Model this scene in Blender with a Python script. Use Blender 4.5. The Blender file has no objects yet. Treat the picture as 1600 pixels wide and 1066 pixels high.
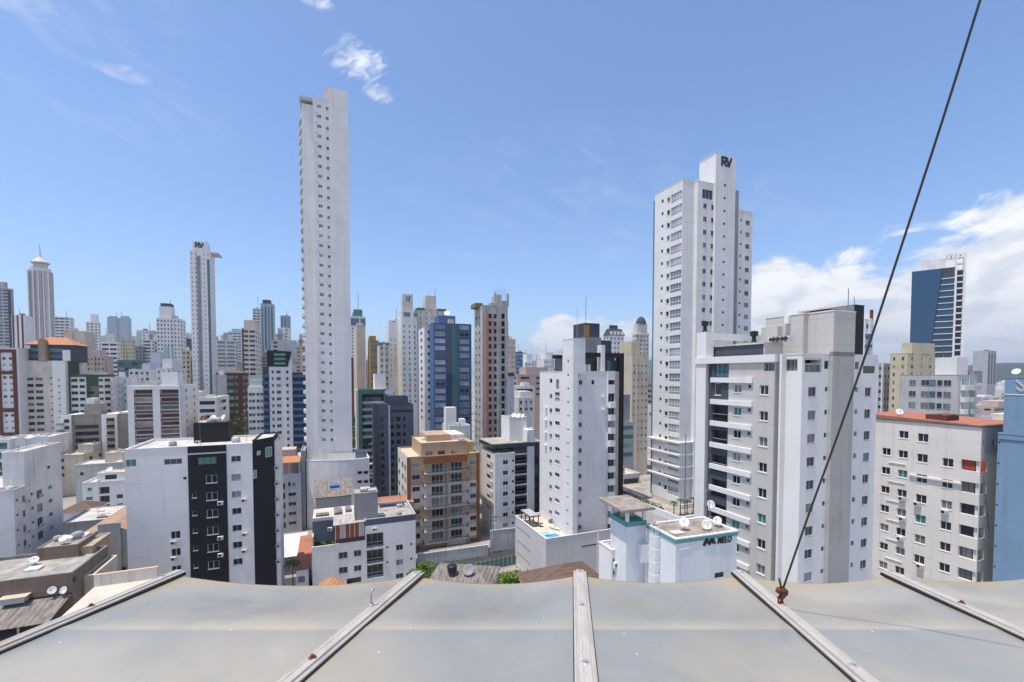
import bpy, math, random
from mathutils import Vector, Matrix
R = math.radians
rnd = random.Random(11)
SC = bpy.context.scene
COL = SC.collection

# ---------------------------------------------------------------- camera
H = 44.0            # eye height above the street
F = 700.0           # focal length in photo pixels (photo 1600 px wide)
TILT = R(2.0)
HOR = 585.0         # horizon row in the photo
CX, CY = 800.0, HOR + F * math.tan(TILT)
cam_d = bpy.data.cameras.new('camera')
cam = bpy.data.objects.new('camera', cam_d)
COL.objects.link(cam)
cam.location = (0, 0, H)
cam.rotation_euler = (R(90) - TILT, 0, 0)
cam_d.sensor_fit = 'HORIZONTAL'
cam_d.sensor_width = 36
cam_d.lens = 36 * F / 1600
cam_d.shift_y = (CY - 533) / 1600
cam_d.clip_start = 0.05
cam_d.clip_end = 30000
SC.camera = cam

# ---------------------------------------------------------------- light
GA = R(22)                                   # direction of the street grid
SUN_EL = R(74)
V2 = Vector((math.cos(GA), math.sin(GA), 0))
U2 = Vector((-math.sin(GA), math.cos(GA), 0))
sh = (-V2 - 0.14 * U2).normalized()
SUN_DIR = Vector((sh.x * math.cos(SUN_EL), sh.y * math.cos(SUN_EL), math.sin(SUN_EL)))
sun_d = bpy.data.lights.new('sun', 'SUN')
sun_d.energy = 3.6
sun_d.angle = R(0.5)
sun_d.color = (1.0, 0.93, 0.83)
sun = bpy.data.objects.new('sun', sun_d)
sun.rotation_euler = SUN_DIR.to_track_quat('Z', 'Y').to_euler()
sun.location = (0, 0, 300)
COL.objects.link(sun)
SC.view_settings.view_transform = 'Standard'
SC.view_settings.look = 'None'
SC.view_settings.exposure = 0.48
SC.view_settings.gamma = 1.0
SC.cycles.use_denoising = True
SC.cycles.max_bounces = 6
SC.cycles.diffuse_bounces = 3
SC.cycles.glossy_bounces = 3
SC.cycles.transmission_bounces = 4
SC.cycles.volume_bounces = 0
SC.cycles.sample_clamp_indirect = 6


class NT:
    """small helper to write node graphs as expressions"""
    def __init__(s, tree):
        s.t = tree

    def n(s, kind, **kw):
        nd = s.t.nodes.new(kind)
        for k, v in kw.items():
            setattr(nd, k, v)
        return nd

    def put(s, sock, val):
        if isinstance(val, bpy.types.NodeSocket):
            s.t.links.new(val, sock)
        elif isinstance(val, (tuple, list)) and len(val) == 3 and sock.type == 'RGBA':
            sock.default_value = (*val, 1)
        else:
            sock.default_value = val

    def m(s, op, a, b=0.0, c=0.0, clamp=False):
        nd = s.n('ShaderNodeMath', operation=op, use_clamp=clamp)
        for i, v in enumerate((a, b, c)):
            s.put(nd.inputs[i], v)
        return nd.outputs[0]

    def ss(s, x, lo, hi):                       # smooth step
        nd = s.n('ShaderNodeMapRange', interpolation_type='SMOOTHSTEP')
        for i, v in enumerate((x, lo, hi, 0.0, 1.0)):
            s.put(nd.inputs[i], v)
        return nd.outputs[0]

    def mix(s, fac, a, b, blend='MIX'):
        nd = s.n('ShaderNodeMix', data_type='RGBA', blend_type=blend)
        s.put(nd.inputs[0], fac)
        s.put(nd.inputs[6], a)
        s.put(nd.inputs[7], b)
        return nd.outputs[2]

    def noise(s, vec, scale, detail=4, rough=0.55, dist=0.0):
        nd = s.n('ShaderNodeTexNoise')
        if vec is not None:
            s.put(nd.inputs['Vector'], vec)
        nd.inputs['Scale'].default_value = scale
        nd.inputs['Detail'].default_value = detail
        nd.inputs['Roughness'].default_value = rough
        nd.inputs['Distortion'].default_value = dist
        return nd.outputs[0]

    def mapping(s, vec, scale=(1, 1, 1), loc=(0, 0, 0), rot=(0, 0, 0)):
        nd = s.n('ShaderNodeMapping')
        s.put(nd.inputs['Vector'], vec)
        nd.inputs['Scale'].default_value = scale
        nd.inputs['Location'].default_value = loc
        nd.inputs['Rotation'].default_value = rot
        return nd.outputs[0]

    def comb(s, x, y, z):
        nd = s.n('ShaderNodeCombineXYZ')
        for i, v in enumerate((x, y, z)):
            s.put(nd.inputs[i], v)
        return nd.outputs[0]


# ---------------------------------------------------------------- sky with clouds (all by direction)
world = bpy.data.worlds.new('World')
SC.world = world
world.use_nodes = True
wt = world.node_tree
wt.nodes.clear()
g = NT(wt)
sky = g.n('ShaderNodeTexSky', sky_type='NISHITA', sun_disc=False)
sky.sun_elevation = SUN_EL
sky.sun_rotation = math.atan2(sh.x, sh.y)
sky.air_density = 1.0
sky.dust_density = 1.0
sky.ozone_density = 2.0
tc = g.n('ShaderNodeTexCoord')
d = tc.outputs['Generated']
sep = g.n('ShaderNodeSeparateXYZ')
g.put(sep.inputs[0], d)
dx, dy, dz = sep.outputs
az = g.m('MULTIPLY', g.m('ARCTAN2', dx, dy), 57.2958)          # degrees to the right of the view
el = g.m('MULTIPLY', g.m('ARCSINE', dz), 57.2958)
pos = g.comb(g.m('MULTIPLY', az, 0.05), g.m('MULTIPLY', el, 0.09), 0.37)
n1 = g.noise(pos, 2.6, 9, 0.60, 0.35)
n2 = g.noise(g.mapping(pos, loc=(0.05, -0.09, 0.0)), 2.6, 9, 0.60, 0.35)
def blob(a0, e0, ra, re):
    a = g.m('DIVIDE', g.m('SUBTRACT', az, a0), ra)
    e = g.m('DIVIDE', g.m('SUBTRACT', el, e0), re)
    r = g.m('ADD', g.m('MULTIPLY', a, a), g.m('MULTIPLY', e, e))
    return g.m('SUBTRACT', 1.0, r, clamp=True)
bank = blob(46, 2.0, 25, 14.0)
for args in ((33, 4, 14, 10.5), (50, 8, 13, 9.0), (9, 4.0, 8, 4.6), (14, 3, 8, 5), (63, 5, 30, 14), (-75, 6, 30, 12), (100, 8, 40, 16), (180, 10, 60, 14)):
    bank = g.m('MAXIMUM', bank, blob(*args))
bank = g.m('POWER', bank, 0.6)
thr = g.m('SUBTRACT', 0.78, g.m('MULTIPLY', bank, 0.58))
cum = g.ss(g.m('SUBTRACT', n1, thr), 0.0, 0.15)
shade = g.m('ADD', g.ss(g.m('SUBTRACT', n1, n2), -0.10, 0.09), 0.0)
low = g.ss(el, 1.0, 11.0)
shade = g.m('ADD', g.m('MULTIPLY', shade, 0.60), g.m('MULTIPLY', low, 0.40), clamp=True)
# thin streaky high cloud
wp = g.comb(g.m('MULTIPLY', az, 0.05), g.m('MULTIPLY', g.m('ADD', el, g.m('MULTIPLY', az, 0.22)), 0.14), 0.9)
n3 = g.noise(wp, 3.0, 8, 0.62, 0.9)
wis = blob(-18.6, 33.0, 4.2, 2.4)
n4 = g.noise(g.comb(g.m('MULTIPLY', az, 0.16), g.m('MULTIPLY', g.m('SUBTRACT', el, g.m('MULTIPLY', az, 0.35)), 0.30), 4.2), 3.0, 9, 0.66, 0.8)
for args in ((-16.2, 30.4, 2.6, 1.2), (-23.0, 36.6, 2.8, .8)):
    wis = g.m('MAXIMUM', wis, blob(*args))
wisp = g.m('MULTIPLY', g.ss(g.m('ADD', n4, g.m('MULTIPLY', wis, 0.40)), 0.62, 1.06), 0.8)
wisp = g.m('MULTIPLY', wisp, g.ss(wis, 0.0, 0.35))
wis2 = g.m('MAXIMUM', blob(-47.5, 29.2, 3.6, 1.7), blob(-40.3, 26.6, 2.8, .9))
wisp = g.m('MAXIMUM', wisp, g.m('MULTIPLY', g.m('MULTIPLY', g.ss(g.m('ADD', n4, g.m('MULTIPLY', wis2, 0.35)), 0.60, 1.06), g.ss(wis2, 0.0, 0.4)), 0.38))
far = blob(-45, 28, 16, 10)
for args in ((-50, 8, 25, 1.5), (8, 22, 24, 8), (2, 14.5, 30, .9), (20, 17, 20, 6), (-40, 24, 10, 4)):
    far = g.m('MAXIMUM', far, blob(*args))
wisp2 = g.m('MULTIPLY', g.m('MULTIPLY', g.ss(n3, 0.40, 0.85), far), 0.16)
cloud_col = g.mix(shade, (0.60, 0.64, 0.72), (1.0, 1.0, 1.0))
CLOUD = 5.5
skc = g.mix(1.0, sky.outputs[0], (0.71, 0.83, 0.985), 'MULTIPLY')
SKY_MUL = skc
c1 = g.n('ShaderNodeVectorMath', operation='SCALE')
g.put(c1.inputs[0], cloud_col)
c1.inputs['Scale'].default_value = CLOUD
colr = g.mix(wisp2, skc, c1.outputs[0])
colr = g.mix(wisp, colr, c1.outputs[0])
colr = g.mix(g.m('MULTIPLY', cum, 0.96), colr, c1.outputs[0])
bg = g.n('ShaderNodeBackground')
g.put(bg.inputs[0], colr)
bg.inputs[1].default_value = 0.15
wo = g.n('ShaderNodeOutputWorld')
wt.links.new(bg.outputs[0], wo.inputs[0])
world.cycles.sampling_method = 'MANUAL'
world.cycles.sample_map_resolution = 1024

# ---------------------------------------------------------------- pixels to rays
def ray(px, py):
    x, z = (px - CX) / F, -(py - CY) / F
    c, s_ = math.cos(TILT), math.sin(TILT)
    return Vector((x, c + s_ * z, -s_ + c * z))

def at(px, py, Y):
    r = ray(px, py)
    return r * (Y / r.y) + Vector((0, 0, H))

def at_z(px, py, z):
    r = ray(px, py)
    return r * ((z - H) / r.z) + Vector((0, 0, H))

# ---------------------------------------------------------------- materials
MATS = {}
def new_mat(name):
    m = bpy.data.materials.new(name)
    m.use_nodes = True
    m.node_tree.nodes.clear()
    MATS[name] = m
    G = NT(m.node_tree)
    b = G.n('ShaderNodeBsdfPrincipled')
    o = G.n('ShaderNodeOutputMaterial')
    m.node_tree.links.new(b.outputs[0], o.inputs[0])
    return m, G, b

def objco(G):
    return G.n('ShaderNodeTexCoord').outputs['Object']

def plaster(name, rgb, dirt=0.22, line=None, rough=0.85, var=0.10, spec=0.3):
    """painted render: broad patches, rain streaks and an optional joint line at every storey"""
    m, G, b = new_mat(name)
    co = objco(G)
    info = G.n('ShaderNodeObjectInfo').outputs['Location']
    off = G.n('ShaderNodeVectorMath', operation='ADD')
    G.put(off.inputs[0], co); G.put(off.inputs[1], info)
    co2 = off.outputs[0]
    patch = G.noise(co2, 0.22, 6, 0.6)
    fine = G.noise(co2, 2.2, 5, 0.65)
    streak = G.noise(G.mapping(co2, (1.4, 1.4, 0.05)), 1.0, 5, 0.6)
    k = G.m('ADD', G.m('MULTIPLY', G.ss(patch, 0.35, 0.75), 0.55), G.m('MULTIPLY', G.ss(streak, 0.48, 0.78), 0.75))
    k = G.m('ADD', k, G.m('MULTIPLY', G.m('SUBTRACT', fine, 0.5), 0.5), clamp=True)
    dk = tuple(c * (1 - dirt * 1.25) * t for c, t in zip(rgb, (1.0, 0.98, 0.94)))
    col = G.mix(k, rgb, dk)
    if line:
        z = G.n('ShaderNodeSeparateXYZ'); G.put(z.inputs[0], co)
        fr = G.m('FRACT', G.m('DIVIDE', z.outputs[2], line))
        ln = G.m('LESS_THAN', fr, 0.022)
        col = G.mix(G.m('MULTIPLY', ln, 0.35), col, tuple(c * .45 for c in rgb))
    G.put(b.inputs['Base Color'], col)
    b.inputs['Roughness'].default_value = rough
    b.inputs['Specular IOR Level'].default_value = spec
    bp = G.n('ShaderNodeBump')
    bp.inputs['Strength'].default_value = 0.18
    bp.inputs['Distance'].default_value = 0.02
    G.put(bp.inputs['Height'], G.noise(co2, 6.0, 4, 0.7))
    G.put(b.inputs['Normal'], bp.outputs[0])
    return m

def plain(name, rgb, rough=0.6, metal=0.0, spec=0.4, var=0.12, scale=1.5):
    m, G, b = new_mat(name)
    co = objco(G)
    k = G.noise(co, scale, 5, 0.6)
    col = G.mix(G.ss(k, 0.3, 0.75), tuple(c * (1 + var * .4) for c in rgb), tuple(c * (1 - var) for c in rgb))
    G.put(b.inputs['Base Color'], col)
    b.inputs['Roughness'].default_value = rough
    b.inputs['Metallic'].default_value = metal
    b.inputs['Specular IOR Level'].default_value = spec
    return m

def slabmat(name, light, dark, scale=0.5, rough=0.9):
    """weathered roof concrete / membrane"""
    m, G, b = new_mat(name)
    co = objco(G)
    a = G.noise(co, scale, 8, 0.68, 0.4)
    c = G.noise(co, scale * 5, 6, 0.7)
    k = G.m('ADD', G.m('MULTIPLY', G.ss(a, 0.36, 0.66), 0.75), G.m('MULTIPLY', G.m('SUBTRACT', c, 0.45), 0.7), clamp=True)
    G.put(b.inputs['Base Color'], G.mix(k, light, dark))
    b.inputs['Roughness'].default_value = rough
    b.inputs['Specular IOR Level'].default_value = 0.2
    return m

def ribmat(name, light, dark, pitch=0.18, axis=0, tile=None):
    """corrugated sheet or tiles: ribs as bump plus weathering"""
    m, G, b = new_mat(name)
    co = objco(G)
    sp = G.n('ShaderNodeSeparateXYZ'); G.put(sp.inputs[0], co)
    w = G.m('SINE', G.m('MULTIPLY', sp.outputs[axis], 6.2832 / pitch))
    a = G.noise(G.mapping(co, (1.5, 0.4, 1) if axis == 0 else (0.4, 1.5, 1)), 1.3, 7, 0.7, 0.3)
    k = G.m('ADD', G.m('MULTIPLY', G.ss(a, 0.32, 0.68), 0.85), G.m('MULTIPLY', w, 0.10), clamp=True)
    hgt = w
    if tile:
        fr = G.m('FRACT', G.m('DIVIDE', sp.outputs[1 - axis], tile))
        hgt = G.m('ADD', w, G.m('MULTIPLY', fr, 0.8))
    G.put(b.inputs['Base Color'], G.mix(k, light, dark))
    b.inputs['Roughness'].default_value = 0.85
    bp = G.n('ShaderNodeBump')
    bp.inputs['Strength'].default_value = 0.8
    bp.inputs['Distance'].default_value = 0.04
    G.put(bp.inputs['Height'], hgt)
    G.put(b.inputs['Normal'], bp.outputs[0])
    return m

def glassmat(name, dark=(0.018, 0.022, 0.028), mids=((0.16, 0.17, 0.17), (0.42, 0.42, 0.40)), odds=(0.70, 0.87), green=0.06, gcol=(0.05, 0.20, 0.17), rough=0.06, spec=0.6):
    """window glass: what stands behind it (dark room, blind, curtain) changes from window to window"""
    m, G, b = new_mat(name)
    rv = G.n('ShaderNodeObjectInfo').outputs['Random']
    wn = G.n('ShaderNodeTexWhiteNoise', noise_dimensions='1D')
    G.put(wn.inputs['W'], G.m('MULTIPLY', rv, 91.7))
    r1 = wn.outputs['Value']
    sep_ = G.n('ShaderNodeSeparateColor'); G.put(sep_.inputs[0], wn.outputs['Color'])
    r2, r3 = sep_.outputs[1], sep_.outputs[2]
    co = objco(G)
    sp = G.n('ShaderNodeSeparateXYZ'); G.put(sp.inputs[0], co)
    x = sp.outputs[0]
    side = G.m('GREATER_THAN', x, G.m('MULTIPLY', G.m('SUBTRACT', r2, 0.55), 1.6))
    fold = G.m('MULTIPLY', G.m('SINE', G.m('MULTIPLY', x, 38.0)), 0.12)
    cur = G.mix(G.m('ADD', 0.5, fold), mids[0], mids[1])
    c = G.mix(G.m('GREATER_THAN', r1, odds[0]), dark, mids[0])
    part = G.m('MULTIPLY', G.m('GREATER_THAN', r1, odds[1]), side)
    c = G.mix(part, c, cur)
    c = G.mix(G.m('GREATER_THAN', r3, 1 - green), c, gcol)
    G.put(b.inputs['Base Color'], c)
    b.inputs['Roughness'].default_value = rough
    b.inputs['Specular IOR Level'].default_value = spec
    bp = G.n('ShaderNodeBump')
    bp.inputs['Strength'].default_value = 0.06
    bp.inputs['Distance'].default_value = 0.05
    of = G.n('ShaderNodeVectorMath', operation='ADD')
    G.put(of.inputs[0], co); G.put(of.inputs[1], G.n('ShaderNodeObjectInfo').outputs['Location'])
    G.put(bp.inputs['Height'], G.noise(of.outputs[0], 1.1, 2, 0.5))
    G.put(b.inputs['Normal'], bp.outputs[0])
    return m

W_ = 0.78
plaster('white', (0.78, 0.755, 0.73), 0.09)
plaster('white_old', (0.75, 0.73, 0.705), 0.26)
plaster('white_line', (0.785, 0.76, 0.735), 0.13, line=2.95)
plaster('warm_white', (0.74, 0.69, 0.63), 0.13, line=2.9)
plaster('cream', (0.62, 0.53, 0.42), 0.25)
plaster('pale_cream', (0.68, 0.62, 0.54), 0.25)
plaster('yellow_cream', (0.60, 0.52, 0.36), 0.22)
plaster('tan', (0.47, 0.335, 0.215), 0.2)
plaster('rust_brown', (0.27, 0.105, 0.04), 0.2)
plaster('dark_brown', (0.13, 0.05, 0.04), 0.2)
plaster('light_grey', (0.52, 0.51, 0.50), 0.25)
plaster('beige_grey', (0.56, 0.53, 0.49), 0.09, line=2.95)
plaster('shaft_grey', (0.44, 0.425, 0.395), 0.2)
plaster('mid_grey', (0.30, 0.30, 0.31), 0.3)
plaster('blue_grey', (0.115, 0.13, 0.165), 0.25)
plaster('slate', (0.07, 0.078, 0.095), 0.25)
plaster('black_paint', (0.016, 0.017, 0.021), 0.2, rough=0.7)
plaster('taupe', (0.25, 0.18, 0.135), 0.3)
plaster('grey_brown', (0.30, 0.265, 0.225), 0.25)
plaster('dirty_concrete', (0.50, 0.475, 0.44), 0.4)
plaster('maroon', (0.20, 0.075, 0.05), 0.2)
plaster('old_grey', (0.34, 0.335, 0.315), 0.5)
plaster('blue_tower', (0.20, 0.31, 0.44), 0.12)
plaster('blue_paint', (0.085, 0.155, 0.31), 0.15)
plaster('green_paint', (0.055, 0.105, 0.05), 0.2)
plaster('olive', (0.22, 0.20, 0.13), 0.2)
plaster('teal_paint', (0.10, 0.20, 0.175), 0.2)
plaster('mint', (0.42, 0.60, 0.53), 0.2)
plaster('ochre', (0.42, 0.22, 0.05), 0.2)
plaster('lavender', (0.58, 0.60, 0.68), 0.2)
plaster('far_blue', (0.30, 0.36, 0.44), 0.15)
plaster('far_grey', (0.42, 0.42, 0.44), 0.2)
plaster('pinkish', (0.52, 0.40, 0.35), 0.2)
plaster('melo_white', (0.74, 0.755, 0.76), 0.12)
plaster('teal_band', (0.12, 0.34, 0.33), 0.2)
plaster('sage', (0.50, 0.51, 0.46), 0.25)
plaster('podium_grey', (0.60, 0.585, 0.575), 0.08)
plaster('garage_wall', (0.66, 0.64, 0.62), 0.35)
slabmat('roof_concrete', (0.44, 0.405, 0.355), (0.20, 0.18, 0.155))
slabmat('roof_dark', (0.25, 0.235, 0.215), (0.12, 0.11, 0.10))
slabmat('roof_light', (0.62, 0.58, 0.53), (0.38, 0.35, 0.31))
slabmat('roof_cream', (0.64, 0.50, 0.36), (0.50, 0.38, 0.27), 0.3)
slabmat('deck_sand', (0.62, 0.54, 0.44), (0.48, 0.41, 0.33), 0.3)
slabmat('roof_melo', (0.36, 0.31, 0.26), (0.17, 0.14, 0.115), 0.7)
slabmat('asphalt', (0.065, 0.065, 0.066), (0.042, 0.042, 0.043), 0.2)
slabmat('pavement', (0.34, 0.32, 0.30), (0.20, 0.19, 0.175), 0.25)
slabmat('soil', (0.36, 0.33, 0.29), (0.20, 0.185, 0.16), 0.05)
ribmat('fibro_roof', (0.27, 0.235, 0.20), (0.09, 0.075, 0.065), 0.55)
ribmat('fibro_light', (0.50, 0.475, 0.44), (0.26, 0.235, 0.21), 0.4)
ribmat('red_tile', (0.44, 0.17, 0.10), (0.33, 0.12, 0.07), 0.5, 1, 0.8)
ribmat('orange_tile', (0.52, 0.24, 0.11), (0.38, 0.16, 0.08), 0.4, 0, 0.7)
ribmat('clay_tile', (0.46, 0.30, 0.19), (0.24, 0.14, 0.09), 0.5, 1, 0.8)
ribmat('brown_tile', (0.16, 0.10, 0.07), (0.085, 0.055, 0.04), 0.5, 1, 0.8)
ribmat('metal_roof', (0.66, 0.65, 0.64), (0.52, 0.51, 0.50), 0.5, 0)
plain('frame_white', (0.74, 0.74, 0.73), 0.5)
plain('frame_dark', (0.05, 0.052, 0.055), 0.5)
plain('frame_alu', (0.42, 0.42, 0.42), 0.4, 0.3)
plain('black_metal', (0.014, 0.014, 0.016), 0.5)
plain('galvanised', (0.46, 0.46, 0.46), 0.45, 0.5)
plain('white_metal', (0.72, 0.72, 0.71), 0.45)
plain('mesh_grey', (0.30, 0.28, 0.26), 0.6, var=0.4, scale=6)
plain('dish_white', (0.70, 0.68, 0.65), 0.5, var=0.25)
plain('ac_white', (0.70, 0.69, 0.67), 0.5, var=0.2)
plain('fan_dark', (0.035, 0.035, 0.037), 0.6)
plain('interior', (0.055, 0.052, 0.05), 0.9)
plain('interior_pale', (0.24, 0.225, 0.20), 0.9)
plain('sign_dark', (0.012, 0.03, 0.045), 0.4)
plain('sign_black', (0.006, 0.006, 0.008), 0.4)
plain('sign_pale', (0.55, 0.52, 0.47), 0.5)
plain('tank_blue', (0.03, 0.18, 0.48), 0.4)
plain('red_cloth', (0.36, 0.05, 0.03), 0.8)
plain('blind_rust', (0.30, 0.09, 0.04), 0.8)
plain('rust', (0.15, 0.05, 0.022), 0.75, var=0.5, scale=90)
plain('wire_black', (0.055, 0.048, 0.045), 0.5, 0.3)
plain('mast_grey', (0.13, 0.12, 0.11), 0.6)
plain('wood', (0.16, 0.08, 0.04), 0.7)
plain('pool_water', (0.04, 0.28, 0.60), 0.05, spec=0.6)
plain('pool_shallow', (0.22, 0.52, 0.78), 0.05, spec=0.6)
glassmat('glass')
glassmat('glass_far', (0.03, 0.034, 0.042), ((0.14, 0.15, 0.16), (0.30, 0.30, 0.30)), (0.7, 0.9), 0.05)
glassmat('glass_curtain', (0.10, 0.105, 0.10), ((0.30, 0.30, 0.29), (0.55, 0.54, 0.52)), (0.3, 0.5), 0.03)
glassmat('glass_green', (0.045, 0.20, 0.16), ((0.12, 0.32, 0.27), (0.26, 0.46, 0.40)), (0.5, 0.75), 0.3)
glassmat('glass_blue', (0.012, 0.045, 0.10), ((0.02, 0.065, 0.14), (0.03, 0.08, 0.16)), (0.6, 0.9), 0.0)
glassmat('glass_teal', (0.04, 0.13, 0.17), ((0.07, 0.19, 0.24), (0.12, 0.26, 0.31)), (0.5, 0.8), 0.0)
glassmat('glass_black', (0.008, 0.008, 0.010), ((0.012, 0.012, 0.014), (0.02, 0.02, 0.02)), (0.8, 0.95), 0.0)
glassmat('glass_olive', (0.075, 0.075, 0.055), ((0.10, 0.10, 0.08), (0.12, 0.12, 0.10)), (0.6, 0.9), 0.0)
glassmat('glass_pale', (0.20, 0.23, 0.24), ((0.34, 0.36, 0.36), (0.56, 0.56, 0.55)), (0.30, 0.6), 0.0)

# bare brick infill with concrete storey lines
def brickmat():
    m, G, b = new_mat('bare_brick')
    co = objco(G)
    br = G.n('ShaderNodeTexBrick')
    G.put(br.inputs['Vector'], G.mapping(co, (1, 1, 1), rot=(R(90), 0, 0)))
    br.inputs['Scale'].default_value = 1.6
    br.inputs['Color1'].default_value = (0.62, 0.30, 0.20, 1)
    br.inputs['Color2'].default_value = (0.52, 0.23, 0.15, 1)
    br.inputs['Mortar'].default_value = (0.34, 0.29, 0.25, 1)
    k = G.noise(co, 0.5, 6, 0.65)
    G.put(b.inputs['Base Color'], G.mix(G.ss(k, 0.4, 0.75), br.outputs[0], (0.42, 0.27, 0.21)))
    b.inputs['Roughness'].default_value = 0.9
brickmat()

def leafmat(name, a, c):
    m, G, b = new_mat(name)
    n_ = G.noise(G.n('ShaderNodeTexCoord').outputs['Object'], 1.6, 4, 0.7)
    G.put(b.inputs['Base Color'], G.mix(G.ss(n_, 0.35, 0.65), a, c))
    b.inputs['Roughness'].default_value = 0.55
    b.inputs['Specular IOR Level'].default_value = 0.3
    return m
leafmat('leaf', (0.075, 0.14, 0.02), (0.035, 0.075, 0.012))
leafmat('leaf_bright', (0.13, 0.22, 0.02), (0.07, 0.13, 0.014))
leafmat('leaf_palm', (0.07, 0.12, 0.025), (0.035, 0.07, 0.015))
leafmat('forest', (0.035, 0.06, 0.022), (0.02, 0.036, 0.014))
plain('bark', (0.12, 0.095, 0.07), 0.9)

# ---------------------------------------------------------------- mesh tools
class MB:
    def __init__(s):
        s.v, s.f, s.m, s.mats = [], [], [], []

    def mi(s, mat):
        if mat not in s.mats:
            s.mats.append(mat)
        return s.mats.index(mat)

    def face(s, pts, mat):
        n = len(s.v)
        s.v += [tuple(p) for p in pts]
        s.f.append(tuple(range(n, n + len(pts))))
        s.m.append(s.mi(mat))

    def box(s, x0, x1, y0, y1, z0, z1, mat):
        if x1 < x0: x0, x1 = x1, x0
        if y1 < y0: y0, y1 = y1, y0
        if z1 < z0: z0, z1 = z1, z0
        s.prism([(x0, y0), (x1, y0), (x1, y1), (x0, y1)], z0, z1, mat)

    def prism(s, poly, z0, z1, mat, top=None, bottom=True):
        n = len(s.v); k = len(poly); i = s.mi(mat)
        s.v += [(x, y, z0) for x, y in poly] + [(x, y, z1) for x, y in poly]
        for a in range(k):
            b = (a + 1) % k
            s.f.append((n + a, n + b, n + k + b, n + k + a)); s.m.append(i)
        s.f.append(tuple(range(n + k, n + 2 * k))); s.m.append(i if top is None else s.mi(top))
        if bottom:
            s.f.append(tuple(range(n + k - 1, n - 1, -1))); s.m.append(i)

    def hull(s, pts8, mat):                       # box with free corners: 4 bottom (ccw), 4 top
        n = len(s.v); i = s.mi(mat)
        s.v += [tuple(p) for p in pts8]
        for q in ((3, 2, 1, 0), (4, 5, 6, 7), (0, 1, 5, 4), (1, 2, 6, 5), (2, 3, 7, 6), (3, 0, 4, 7)):
            s.f.append(tuple(n + j for j in q)); s.m.append(i)

    def path(s, pts, r, mat, n=6, caps=True):
        pts = [Vector(p) for p in pts]
        rs = r if isinstance(r, (list, tuple)) else [r] * len(pts)
        base = len(s.v); i = s.mi(mat)
        for k, p in enumerate(pts):
            t = (pts[min(k + 1, len(pts) - 1)] - pts[max(k - 1, 0)]).normalized()
            a = t.cross(Vector((0, 0, 1)))
            if a.length < 1e-3: a = t.cross(Vector((1, 0, 0)))
            a.normalize(); b = t.cross(a)
            for j in range(n):
                w = 2 * math.pi * j / n
                s.v.append(tuple(p + (a * math.cos(w) + b * math.sin(w)) * rs[k]))
        for k in range(len(pts) - 1):
            for j in range(n):
                j2 = (j + 1) % n
                s.f.append((base + k * n + j2, base + k * n + j, base + (k + 1) * n + j, base + (k + 1) * n + j2)); s.m.append(i)
        if caps:
            s.f.append(tuple(base + j for j in range(n))); s.m.append(i)
            s.f.append(tuple(base + (len(pts) - 1) * n + j for j in range(n - 1, -1, -1))); s.m.append(i)

    def lathe(s, prof, c, axis, mat, n=14):       # prof: (radius, along axis)
        axis = Vector(axis).normalized(); c = Vector(c)
        a = axis.cross(Vector((0, 0, 1)))
        if a.length < 1e-3: a = Vector((1, 0, 0))
        a.normalize(); b = axis.cross(a)
        base = len(s.v); i = s.mi(mat)
        for r, h in prof:
            for j in range(n):
                w = 2 * math.pi * j / n
                s.v.append(tuple(c + axis * h + (a * math.cos(w) + b * math.sin(w)) * r))
        for k in range(len(prof) - 1):
            for j in range(n):
                j2 = (j + 1) % n
                s.f.append((base + k * n + j, base + k * n + j2, base + (k + 1) * n + j2, base + (k + 1) * n + j)); s.m.append(i)
        s.f.append(tuple(base + j for j in range(n - 1, -1, -1))); s.m.append(i)
        s.f.append(tuple(base + (len(prof) - 1) * n + j for j in range(n))); s.m.append(i)

    def mesh(s, name, smooth=False):
        me = bpy.data.meshes.new(name)
        me.from_pydata(s.v, [], s.f)
        for mt in s.mats:
            me.materials.append(MATS[mt])
        me.polygons.foreach_set('material_index', s.m)
        if smooth:
            me.polygons.foreach_set('use_smooth', [True] * len(s.f))
        me.update()
        return me

    def build(s, name, parent=None, smooth=False, loc=None, rot=None):
        if not s.f: return None
        return link(name, s.mesh(name, smooth), parent, loc, rot)

def link(name, me, parent=None, loc=None, rot=None):
    o = bpy.data.objects.new(name, me)
    COL.objects.link(o)
    if parent: o.parent = parent
    if loc: o.location = loc
    if rot is not None: o.rotation_euler = rot if isinstance(rot, (tuple, list)) else (0, 0, rot)
    return o

def tag(o, label=None, cat=None, group=None, kind=None):
    for k, v in (('label', label), ('category', cat), ('group', group), ('kind', kind)):
        if v: o[k] = v
    return o

def empty(name, label, cat, loc, rz=0, group=None):
    o = link(name, None, None, loc, rz)
    o.empty_display_size = 0.5
    return tag(o, label, cat, group)

def copy_tree(o, parent=None):
    c = o.copy(); COL.objects.link(c)
    if parent: c.parent = parent
    for ch in list(o.children): copy_tree(ch, c)
    return c

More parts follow.
